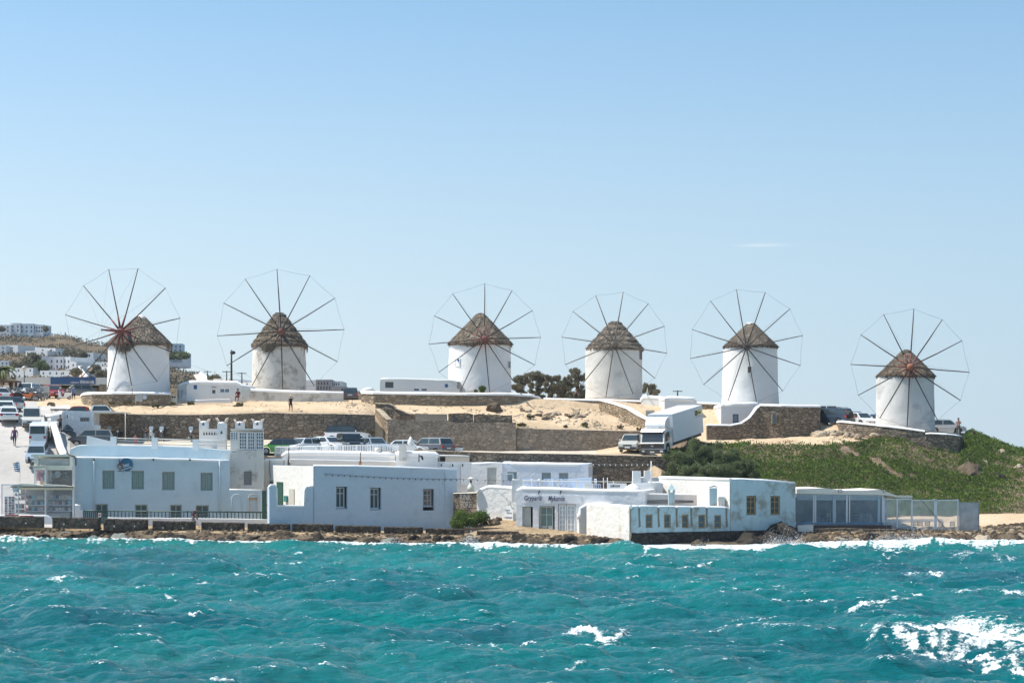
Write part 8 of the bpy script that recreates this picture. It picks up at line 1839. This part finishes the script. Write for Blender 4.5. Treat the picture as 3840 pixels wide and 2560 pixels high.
HS = [(-60, 40, 1218, 1250, 'long low wing at the left of the hilltop villa', 2), (38, 76, 1211, 1252, 'cream gabled front of the hilltop villa', 2), (74, 126, 1213, 1255, 'pale blue arched block of the hilltop villa', 3), (124, 161, 1217, 1252, 'right wing of the hilltop villa', 4),
 (-50, 23, 1294, 1328, 'white house at the left edge of the upper town row', 1), (24, 67, 1294, 1328, 'white balcony house second in the upper town row', 1), (68, 112, 1300, 1322, 'low white house with dark windows third in the upper town row', 2), (112, 208, 1305, 1324, 'long white rounded roof house below the brown hill', 3), (96, 178, 1315, 1338, 'white domed roof house in front of the long rounded roof house', 2), (208, 262, 1313, 1334, 'white house with a shaded porch in the upper town', 2), (259, 350, 1322, 1350, 'wide white house with a flat roof above the dark bushes', 3),
 (156, 206, 1337, 1392, 'tall white block with a long grey window in the middle town', 2), (206, 238, 1337, 1392, 'white block with stacked balconies in the middle town', 2), (236, 264, 1338, 1392, 'white tower house with blue windows in the middle town', 2), (262, 287, 1356, 1396, 'narrow white house at the right end of the middle town block', 1),
 (-60, 34, 1352, 1384, 'stepped white house at the left edge below the upper row', 2), (34, 58, 1360, 1378, 'small white arcade house at the left below the stepped house', 1), (326, 404, 1357, 1376, 'white house with arched windows beside the first windmill', 4), (348, 404, 1374, 1402, 'plain white house below the arched window house', 1),
 (36, 124, 1379, 1402, 'white apartment row with sandy balcony walls', 4), (150, 274, 1389, 1414, 'long white apartment row behind the blue fascia', 5),
 (634, 684, 1288, 1324, 'grey white villa with a pergola right of the first windmill', 3), (634, 708, 1322, 1342, 'low annex under the villa right of the first windmill', 2), (800, 858, 1420, 1442, 'tiny distant white house behind the bar house', 1), (870, 944, 1433, 1452, 'low white house behind the thick wooden pole', 2)]
for k, (x0, x1, y0, y1, lb, nw) in enumerate(HS):
    Yq = hillY((x0+x1)/2, y1)-3 if x0 < 790 else 260
    hgt = y1-y0; wins = []
    two = hgt > 30
    for i in range(nw):
        cx_ = x0+(x1-x0)*(i+.5)/nw if x0 > -40 else 2+(x1-4)*(i+.5)/nw
        wins.append((cx_-3, y0+hgt*.22, cx_+3, y0+hgt*(.42 if two else .6)))
        if two: wins.append((cx_-3, y0+hgt*.58, cx_+3, y0+hgt*.8))
    simple_house('house', lb, x0, x1, y0, y1, Yq, WF if k not in (21, 2) else BLUEW1, wins, SHG if k % 3 else SHB, depth=7, ang=rg.choice((-32, -24, -14, 4)) if x0 > 20 and y0 > 1260 else -8, group=HG)
t = thing('ramp', 'pink paved ramp between white walls climbing the far town', 'ramp', P(300, 1412, 340)); MB().add([P(286, 1380, 352), P(296, 1376, 352), P(330, 1416, 330), P(296, 1416, 330)], [(0, 1, 2, 3), (3, 2, 1, 0)]).build('paving', plain('pink_paving', (.6, .45, .38), .9), t)
MB().tube([P(296, 1375, 352), P(330, 1414, 330)], .22, 6).build('side_wall', WF, t)
t = thing('track', 'sandy track with a pale kerb climbing the far slope', 'track', P(760, 1425, 320)); MB().add([P(725, 1404, 335), P(752, 1400, 335), P(790, 1436, 300), P(745, 1436, 300)], [(0, 1, 2, 3), (3, 2, 1, 0)]).build('paving', plain('pink_paving', (.6, .45, .38), .9), t); MB().tube([P(752, 1400, 335), P(775, 1415, 315), P(792, 1436, 300)], .3, 6).build('kerb', WF, t)
# sign boards, cabinets and stall goods on the sand by the first windmill
sg2 = thing('direction_sign', 'pale information board with an arrow board in front of the first curved wall', 'sign', P(522, 1515, 184))
MB().box(xat(508, 184), xat(534, 184), 183.95, 184, zat(1503, 184), zat(1480, 184)).build('board', plain('pale_board', (.5, .55, .55), .6), sg2)
for k in range(5): MB().box(xat(511, 184), xat(531, 184), 183.93, 183.95, zat(1499-k*4, 184), zat(1497.8-k*4, 184)).build('text_line', plain('grey_script', (.3, .3, .33), .6), sg2)
MB().prism(P(536, 1496, 184), (1, 0, 0), (0, 0, 1), [(0, 0), (.28, 0), (.42, .2), (.28, .4), (0, .4)], (0, .04, 0)).build('arrow_board', plain('pale_blue_board', (.5, .6, .72), .6), sg2); MB().tube([P(509, 1515, 184.1), P(509, 1480, 184.1)], .03, 5).build('post', STEEL, sg2)
CAB = plain('cream_cabinet', (.62, .59, .48), .6)
for k, (x0, x1, y0, y1) in enumerate(((590, 609, 1480, 1512), (612, 662, 1482, 1512))):
    t = thing('display_cabinet', ['cream cabinet with a round dark dial beside the bar house steps', 'wide cream shelf cabinet with dark bowls beside the bar house steps'][k], 'cabinet', P((x0+x1)/2, y1, 186)); MB().box(xat(x0, 186), xat(x1, 186), 185.8, 186.3, zat(y1, 186), zat(y0, 186)).build('casing', CAB, t)
    if k == 0: MB().lathe(P(599, 1489, 185.78)-Vector((0, .0, 0)), [(.01, -.17), (.17, -.05), (.17, .05), (.01, .17)], 14, sy=.15).build('dial', PLAST, t)
    else:
        for j in range(5): MB().ico(P(620+j*9, 1488, 185.75), (.1, .06, .1)).build('bowl', PLAST, t)
wall('kerb_wall', 'low pale kerb wall in front of the motorbikes and the couple', 'wall', [(140, 1500, 1512, 193), (230, 1501, 1512, 192.5), (305, 1503, 1512, 192)], .3, CONC, None, jit=.02)
# ------------------------------------------------------------------ plants
def leaf_verts(P0, sz, rs_, asp=1.8, up=0.3):
    n = len(P0); d = rs_.normal(size=(n, 3)); d[:, 2] = np.abs(d[:, 2])*(1+up*3)+up; d /= np.linalg.norm(d, axis=1)[:, None]
    e = rs_.normal(size=(n, 3)); e -= d*np.sum(d*e, 1)[:, None]; e /= np.linalg.norm(e, axis=1)[:, None]
    s_ = (sz*rs_.uniform(.6, 1.3, n))[:, None]
    v = np.stack([P0-e*s_*.5/asp, P0+e*s_*.5/asp, P0+d*s_+e*s_*.22/asp, P0+d*s_-e*s_*.22/asp], 1).reshape(-1, 3)
    return v, np.arange(n*4).reshape(-1, 4)
def crown(clumps, n, sz, seed, asp=2.2, up=.4, shell=.55):
    rs_ = np.random.RandomState(seed); C = np.array(clumps, dtype=float); wgt = (C[:, 3]*C[:, 4]*C[:, 5])**.67; wgt /= wgt.sum()
    k = rs_.choice(len(C), n, p=wgt); d = rs_.normal(size=(n, 3)); d /= np.linalg.norm(d, axis=1)[:, None]
    r = rs_.uniform(0, 1, n)**(shell)
    P0 = C[k, :3]+d*r[:, None]*C[k, 3:6]
    P0 += rs_.normal(size=(n, 3))*C[k, 3:4]*.09
    return leaf_verts(P0, np.full(n, sz), rs_, asp, up)
TAM = leaf_mat('olive_tamarisk_foliage', (.065, .09, .035), (.20, .235, .105), .9, .35); DTR = leaf_mat('dull_dark_foliage', (.10, .10, .06), (.27, .245, .165), .5, .35)
GRL = leaf_mat('fresh_green_leaves', (.035, .08, .012), (.155, .215, .04), 1.0, .3); DRY = leaf_mat('dry_brown_scrub', (.10, .065, .035), (.26, .18, .10), 1.2, .15); SHR = leaf_mat('olive_shrub_leaves', (.05, .06, .02), (.17, .15, .07), 1.5, .2)
BARK = plain('grey_brown_bark', (.12, .09, .065), .9, var=.3)
def tree(label, px, row, Y, wpx, hpx, n, sz, mat, seed, name='tree', cat='tree', group=None, nc=9, up=.4, z=None, limbs=True, asp=2.2, fl=.8, zlo=.3, zhi=.88, rs=1.0):
    c = P(px, row, Y) if z is None else Vector((xat(px, Y), Y, z)); r_ = random.Random(seed); w_, h_ = wpx*Y/F/2, hpx*Y/F
    t = thing(name, label, cat, c, group); cl = []
    for k in range(nc):
        a = r_.uniform(0, 6.28); q = r_.random()**.5; zz = h_*r_.uniform(zlo, zhi); ww = w_*(1-.4*max(0, zz/h_-.5))
        rr_ = w_*r_.uniform(.22, .42)*rs; cl.append((c.x+ww*.72*q*math.cos(a), c.y+w_*.6*q*math.sin(a), c.z+zz, rr_, rr_*.9, min(rr_*fl, h_*.3)))
    v, f = crown(cl, n, sz, seed, asp, up); np_obj('crown', v, f, mat, t)
    if limbs:
        mb = MB(); mb.tube([c-Vector((0, 0, .3)), c+Vector((r_.uniform(-.1, .1), 0, h_*.3)), c+Vector((0, 0, h_*.6))], [w_*.07+.05, w_*.05+.04, .03], 7)
        for q in cl[:6]: mb.tube([c+Vector((0, 0, h_*.2)), Vector(q[:3])*.5+(c+Vector((0, 0, h_*.45)))*.5, Vector(q[:3])], [w_*.035+.03, .035, .015], 5)
        mb.build('trunk', BARK, t)
    return t
TG = 'dark trees between the third and fourth windmills'
for k, (px, wp, hp) in enumerate(((1958, 95, 112), (2015, 100, 122), (2072, 90, 108), (2118, 90, 100), (2170, 105, 135))):
    tree(['leftmost dark tree, against the third windmill', 'tall dark tree, second in the clump between two windmills', 'dark tree in the middle of the clump between two windmills', 'lower dark tree, fourth in the clump between two windmills', 'tallest dark tree, against the left side of the fourth windmill'][k], px, 1510, 212+k % 2*4, wp, hp, 9000, .26, DTR, 20+k, group=TG, nc=40, rs=.55, asp=3.5, zlo=.05)
tree('dark straggly tree behind the right side of the fourth windmill', 2436, 1500, 214, 100, 60, 4000, .24, DTR, 31, nc=18, rs=.55, asp=3.5)
tree('small round green bush at the foot of the third windmill', 1800, 1478, 188.6, 52, 26, 1800, .12, GRL, 32, name='bush', cat='bush', nc=6, limbs=False)
TM = 'feathery tamarisk trees behind the teal house'
for k, (px, row, Yq, wp, hp, lb) in enumerate(((2555, 1840, 161.5, 190, 150, 'leftmost and lowest tamarisk, beside the slab chimneys'), (2640, 1840, 163, 190, 205, 'tall tamarisk in front of the truck tail'), (2715, 1845, 161.5, 170, 165, 'dark tamarisk above the left wall of the tall teal house'), (2790, 1850, 160.5, 150, 130, 'rightmost tamarisk merging into the green slope'), (2590, 1850, 159.5, 180, 110, 'low front tamarisk behind the cream wall'), (2690, 1850, 159.4, 190, 110, 'low front tamarisk behind the teal house roof'))):
    tree(lb, px, row, Yq, wp, hp, 13000, .22, TAM, 40+k, name='tamarisk_tree', group=TM, nc=34, asp=4.5, up=.6, rs=.62)
# green ground cover on the slope
A = np.array(rowsv); rk = np.array(rowk); pa = np.array(pxl)
def scatter(cond_rows, px0, px1, n, seed, maskf):
    rs_ = np.random.RandomState(seed); r_ok = np.array([r for r in range(len(rk)-1) if KN[rk[r]][0] in cond_rows]); c_ok = np.where((pa[:-1] >= px0) & (pa[1:] <= px1))[0]
    a = A[r_ok][:, c_ok]; b_ = A[r_ok+1][:, c_ok+1]; ar = np.abs(b_[..., 0]-a[..., 0])*np.sqrt((b_[..., 1]-a[..., 1])**2+(b_[..., 2]-a[..., 2])**2); ar = ar.ravel()/ar.sum()
    k = rs_.choice(len(ar), n, p=ar); r = r_ok[k//len(c_ok)]; c = c_ok[k % len(c_ok)]; u = rs_.rand(n)[:, None]; v = rs_.rand(n)[:, None]
    p = (A[r, c]*(1-u)+A[r, c+1]*u)*(1-v)+(A[r+1, c]*(1-u)+A[r+1, c+1]*u)*v
    pxs = 1920+p[:, 0]*F/p[:, 1]; return p[maskf(p, pxs, rs_)], rs_
def nz(x, y, s, o=0): return (np.sin(x*.83*s+1.7*np.sin(y*.61*s+o)+o)+np.sin(y*1.13*s+1.3*np.sin(x*.57*s+2+o))+.6*np.sin(x*2.3*s+y*1.9*s+o)+.4*np.sin(x*4.1*s-y*3.3*s))/3
HR = ('base', 'low', 'lip', 'park')
def drym(p, pxs): return nz(p[:, 0]+p[:, 1]*.8, p[:, 1]*.5, .55, 1.0)+.5*nz(p[:, 0], p[:, 1], 1.7, 3)
def vis(p, pxs):   # where the cover grows: left of the bare top path and under it
    row = HZ-(p[:, 2]-H)*F/p[:, 1]
    top = np.interp(pxs, [2480, 2700, 2760, 2900, 3050, 3200, 3290, 3340, 3400, 3470, 3600, 3620, 4000], [1690, 1672, 1664, 1668, 1672, 1662, 1646, 1632, 1640, 1680, 1705, 1625, 1625]); return row > top
def edge_fade(pxs): return np.interp(pxs, [3660, 3740, 3800, 3860, 4000], [1.0, .75, .35, .3, .8])
gm = lambda p, pxs, rs_: vis(p, pxs) & (drym(p, pxs) < .78) & (rs_.rand(len(p)) < edge_fade(pxs))
RR = ('base', 'low', 'lip', 'park', 'wallfoot', 'walltop', 'upper')
p, rs_ = scatter(RR, 2500, 4700, 300000, 7, gm)
hump = .2+.3*nz(p[:, 0], p[:, 1], 2.1, 5)+.15*nz(p[:, 0], p[:, 1], 5.3, 1); p[:, 2] += np.clip(hump, 0, 1)*rs_.rand(len(p))
v, f = leaf_verts(p, .08+.09*rs_.rand(len(p)), rs_, 1.5, .35)
tag(np_obj('ground_cover', v, f, GRL), 'thick green succulent ground cover on the slope under the right windmills', 'ground cover', kind='stuff')
p, rs_ = scatter(RR, 2500, 4700, 52000, 8, lambda p, pxs, rs_: vis(p, pxs) & (drym(p, pxs) > .6) & (rs_.rand(len(p)) < .7))
v, f = leaf_verts(p, np.full(len(p), .16), rs_, 4, .5); tag(np_obj('dry_scrub', v, f, DRY), 'dry brown scrub patches between the green ground cover', 'scrub', kind='stuff')
p, rs_ = scatter(('wallfoot', 'park'), 2560, 3320, 9000, 9, lambda p, pxs, rs_: ~vis(p, pxs) & (nz(p[:, 0], p[:, 1], 1.5) > .35)); v, f = leaf_verts(p, np.full(len(p), .13), rs_, 4, .6); tag(np_obj('dry_grass', v, f, DRY), 'thin dry grass along the sandy path above the green slope', 'grass', kind='stuff')
# stones and crusts strewn over the sandy slope (uncountable)
p, rs_ = scatter(('walltop',), 1300, 2470, 1700, 12, lambda p, pxs, rs_: nz(p[:, 0], p[:, 1], .9, 2) > .05)
V = []; Fc = []; sk = np.array([[-1, -1, 0], [1, -1, 0], [1, 1, 0], [-1, 1, 0], [-.6, -.5, 1], [.5, -.6, 1], [.6, .5, .8], [-.5, .6, .9]])
for q in p:
    s_ = rs_.uniform(.04, .16); a = rs_.uniform(0, 3); R_ = np.array([[math.cos(a), -math.sin(a), 0], [math.sin(a), math.cos(a), 0], [0, 0, 1]]); b_ = len(V)*8; V.append((sk*[s_, s_*.7, s_*.5]*rs_.uniform(.7, 1.3, (8, 3)))@R_.T+q)
    for f_ in ((0, 1, 5, 4), (1, 2, 6, 5), (2, 3, 7, 6), (3, 0, 4, 7), (4, 5, 6, 7)): Fc.append([b_+i for i in f_])
tag(np_obj('loose_stones', np.concatenate(V), Fc, ROCKL), 'loose stones strewn over the sandy slope', 'stones', kind='stuff')
p, rs_ = scatter(('walltop', 'upper'), 300, 1400, 1300, 13, lambda p, pxs, rs_: nz(p[:, 0], p[:, 1], .7, 4) > .1)
p2, _r = scatter(('wl', 'edge'), -100, 3990, 6000, 14, lambda p, pxs, rs_: (pxs < 2360) | (pxs > 3000))
for nm, pp_, mm_, lb, sc_ in (('loose_stones', p, ROCKL, 'small stones strewn over the sandy terrace behind the dark wall', .6), ('shore_rubble', p2, ROCK, 'brown rubble along the rocky shore under the quay', 1.3)):
    V = []; Fc = []
    for i_, q in enumerate(pp_):
        s_ = rs_.uniform(.04, .16)*sc_; a = rs_.uniform(0, 3); R_ = np.array([[math.cos(a), -math.sin(a), 0], [math.sin(a), math.cos(a), 0], [0, 0, 1]]); b_ = i_*8; V.append((sk*[s_, s_*.7, s_*.6]*rs_.uniform(.7, 1.3, (8, 3)))@R_.T+q)
        for f_ in ((0, 1, 5, 4), (1, 2, 6, 5), (2, 3, 7, 6), (3, 0, 4, 7), (4, 5, 6, 7)): Fc.append([b_+j for j in f_])
    tag(np_obj(nm, np.concatenate(V), Fc, mm_), lb, 'stones', kind='stuff')
# shrubs on the sand
SB = [(345, 1514, 186, 26, 14, 'GRL', 'small green shrub at the left foot of the first curved wall'), (420, 1515, 184.4, 34, 12, 'SHR', 'olive shrub at the foot of the first curved wall, middle one'), (480, 1513, 184.4, 44, 13, 'SHR', 'long olive shrub at the foot of the first curved wall, right one'), (190, 1522, 184, 42, 18, 'DRY', 'dry brown shrub left of the first curved wall'), (583, 1528, 184, 32, 18, 'SHR', 'olive shrub ringed by pale stones left of the cream cabinets'), (652, 1518, 184.5, 26, 14, 'SHR', 'small dark shrub below the wide cream cabinet'), (712, 1520, 184.5, 52, 20, 'SHR', 'spreading shrub in front of the white bench wall'), (893, 1524, 183.5, 48, 18, 'SHR', 'olive shrub with pale stones below the seated person'),
 (1955, 1600, 178.3, 44, 20, 'SHR', 'olive shrub at the wall edge below the ruined enclosure'), (2200, 1600, 178.6, 48, 24, 'SHR', 'round olive shrub on the sand above the plastered wall'), (2118, 1602, 178.3, 24, 10, 'SHR', 'tiny shrub on the sand left of the round olive shrub'), (2325, 1609, 178.5, 34, 26, 'DRY', 'dry tufty shrub near the sloping stone wall'), (1990, 1566, 181, 40, 12, 'SHR', 'flat shrub among the rocks below the fourth windmill'), (1955, 1537, 185, 16, 10, 'SHR', 'small tuft behind the rocks below the third windmill'), (2395, 1616, 178, 22, 16, 'DRY', 'dry tuft at the top of the wall left of the truck'), (1395, 1628, 176.4, 22, 24, 'SHR', 'green weed at the foot of the sunlit ruined end wall'),
 (2765, 1662, 176.8, 30, 30, 'DRY', 'dry brown bush at the foot of the curved stone wall'), (3072, 1664, 176, 16, 30, 'DRY', 'thin dry bush standing alone on the path'), (3650, 1628, 180, 30, 14, 'DRY', 'low dry bush on the crest right of the headscarf woman')]
for k, (px, row, Yq, wp, hp, mt, lb) in enumerate(SB): tree(lb, px, row, Yq, wp, hp, 1100, .10, {'GRL': GRL, 'SHR': SHR, 'DRY': DRY}[mt], 60+k, name='shrub', cat='shrub', nc=9, limbs=False, asp=3, up=.7, zlo=.02, zhi=.5, rs=.9)
t = tree('rounded green hedge bush between the blue building and the sand mound', 1762, 1985, 151.5, 150, 85, 9000, .15, GRL, 90, name='bush', cat='bush', nc=22, asp=1.6, limbs=False, zlo=.02, zhi=.6)
for k, (px, row, wp, hp, Yq, lb) in enumerate(((128, 1392, 70, 58, 385, 'large dark pine like tree in the middle of the far town'), (98, 1390, 60, 40, 380, 'dark tree left of the large one in the far town'), (160, 1395, 60, 30, 375, 'green bushes right of the large dark tree in the far town'), (60, 1395, 50, 30, 380, 'dry olive tree at the left of the far town'), (275, 1350, 40, 28, 440, 'dark round bush in front of the wide flat roofed house'), (310, 1358, 40, 30, 425, 'second dark round bush in front of the wide flat roofed house'), (360, 1412, 60, 34, 345, 'dark bushes beside the first windmill in the far town'), (385, 1422, 60, 26, 335, 'low dark hedge at the foot of the far town'), (252, 1334, 24, 16, 470, 'small cypress by the shaded porch house'), (172, 1247, 18, 16, 590, 'small wind bent tree beside the hilltop villa'), (670, 1352, 90, 24, 420, 'green scrub under the pergola villa'), (5, 1248, 26, 18, 590, 'green bush at the left of the hilltop villa'), (285, 1418, 26, 26, 300, 'small palm like bush right of the blue fascia'), (800, 1436, 40, 14, 290, 'dark bushes beside the sandy track'))):
    tree(lb, px, row, Yq, wp, hp, 1300, .75, DTR if k not in (2, 10) else TAM, 110+k, group='trees of the far town', nc=8, limbs=False)
p_ = []
rs2 = np.random.RandomState(3)
for _ in range(5200):
    px = rs2.uniform(-100, 900); tt = rs2.rand()**.8; Yq, zz = hill_pt(px, tt); X = xat(px, Yq)
    if cover_noise(X*.12, Yq*.1) > -.1 or tt > .93: p_.append((X, Yq, zz+.2))
p_ = np.array(p_); v, f = leaf_verts(np.repeat(p_, 5, 0)+rs2.normal(size=(len(p_)*5, 3))*[.8, .8, .35], np.full(len(p_)*5, .45), rs2, 1.4, .2)
tag(np_obj('hill_scrub', v, f, leaf_mat('far_scrub', (.05, .052, .03), (.12, .10, .06), .05, .1)), 'low dark scrub dotted over the brown hill behind the town', 'scrub', kind='stuff')
def palm(label, px, row, Y, h_, n, seed):
    c = P(px, row, Y); t = thing('palm_tree', label, 'palm tree', c); r_ = random.Random(seed)
    MB().tube([c, c+Vector((.1, 0, h_*.5)), c+Vector((-.05, 0, h_))], [.28, .2, .18], 9).build('trunk', BARK, t); top = c+Vector((-.05, 0, h_)); mb = MB()
    for k in range(n):
        a = r_.uniform(0, 6.28); el = r_.uniform(-.3, 1.1); L2 = r_.uniform(1.5, 2.2); pr = top
        for j in range(1, 7):
            q = j/6; dr = Vector((math.cos(a)*math.cos(el-q*1.5), math.sin(a)*math.cos(el-q*1.5), math.sin(el-q*1.5))); nx_ = pr+dr*L2/6; sd_ = Vector((-math.sin(a), math.cos(a), 0))
            for s_ in (-1, 1): mb.quad(pr, nx_, nx_+sd_*s_*.42*(1.1-q)+Vector((0, 0, -.15)), pr+sd_*s_*.42*(1.1-q+.1)+Vector((0, 0, -.12)))
            pr = nx_
    mb.build('fronds', TAM, t); return t
palm('palm tree with dry fronds at the left edge behind the kiosk', 8, 1440, 214, 1.7, 30, 3); palm('small palm in the garden under the blue fascia', 300, 1478, 221, .8, 18, 4)
# sea spray thrown up at the rocks
p = []; rs3 = np.random.RandomState(9)
for (px, hz_, wz, n) in [(a_, b1_, c1_, n1_*2) for a_, b1_, c1_, n1_ in ((1765, 1.3, .8, 500), (2925, 1.6, 1.6, 900), (2990, 1.1, 1.0, 500), (3340, 1.3, 2.2, 1100), (3430, 1.5, 2.0, 900), (3540, .8, 1.5, 400), (2640, .5, 1.4, 250), (840, .4, .8, 120), (1480, .5, 1.2, 200), (3180, .8, 1.5, 400))]:
    Yq = shoreY(px)-.6; a = rs3.normal(size=(n, 3))*[wz*.5, .45, 0]; zz = rs3.exponential(size=n)*hz_*.24*np.exp(-(a[:, 0]/wz)**2); p.append(np.stack([xat(px, Yq)+a[:, 0], Yq+a[:, 1], zz], 1))
p = np.concatenate(p); v, f = leaf_verts(p, np.full(len(p), .032), rs3, 1.0, 0)
tag(np_obj('sea_spray', v, f, plain('spray_white', (.85, .88, .9), .6, var=.02)), 'white spray thrown up where the waves hit the rocks', 'spray', kind='stuff')

# air between the camera and the far town
hz = MB(); hz.box(-900, 900, -60, 900, -3.5, 62); ho = hz.build('haze', None if False else BLACKM); ho['kind'] = 'stuff'; ho['label'] = 'pale sea haze filling the air over the bay'
mh = bpy.data.materials.new('sea_haze'); mh.use_nodes = True; nh = mh.node_tree; nh.nodes.clear(); oh = nh.nodes.new('ShaderNodeOutputMaterial'); vh = nh.nodes.new('ShaderNodeVolumePrincipled')
vh.inputs['Color'].default_value = (.86, .93, 1, 1); vh.inputs['Density'].default_value = 0.00013; vh.inputs['Anisotropy'].default_value = .2; nh.links.new(vh.outputs[0], oh.inputs['Volume']); ho.data.materials.clear(); ho.data.materials.append(mh)
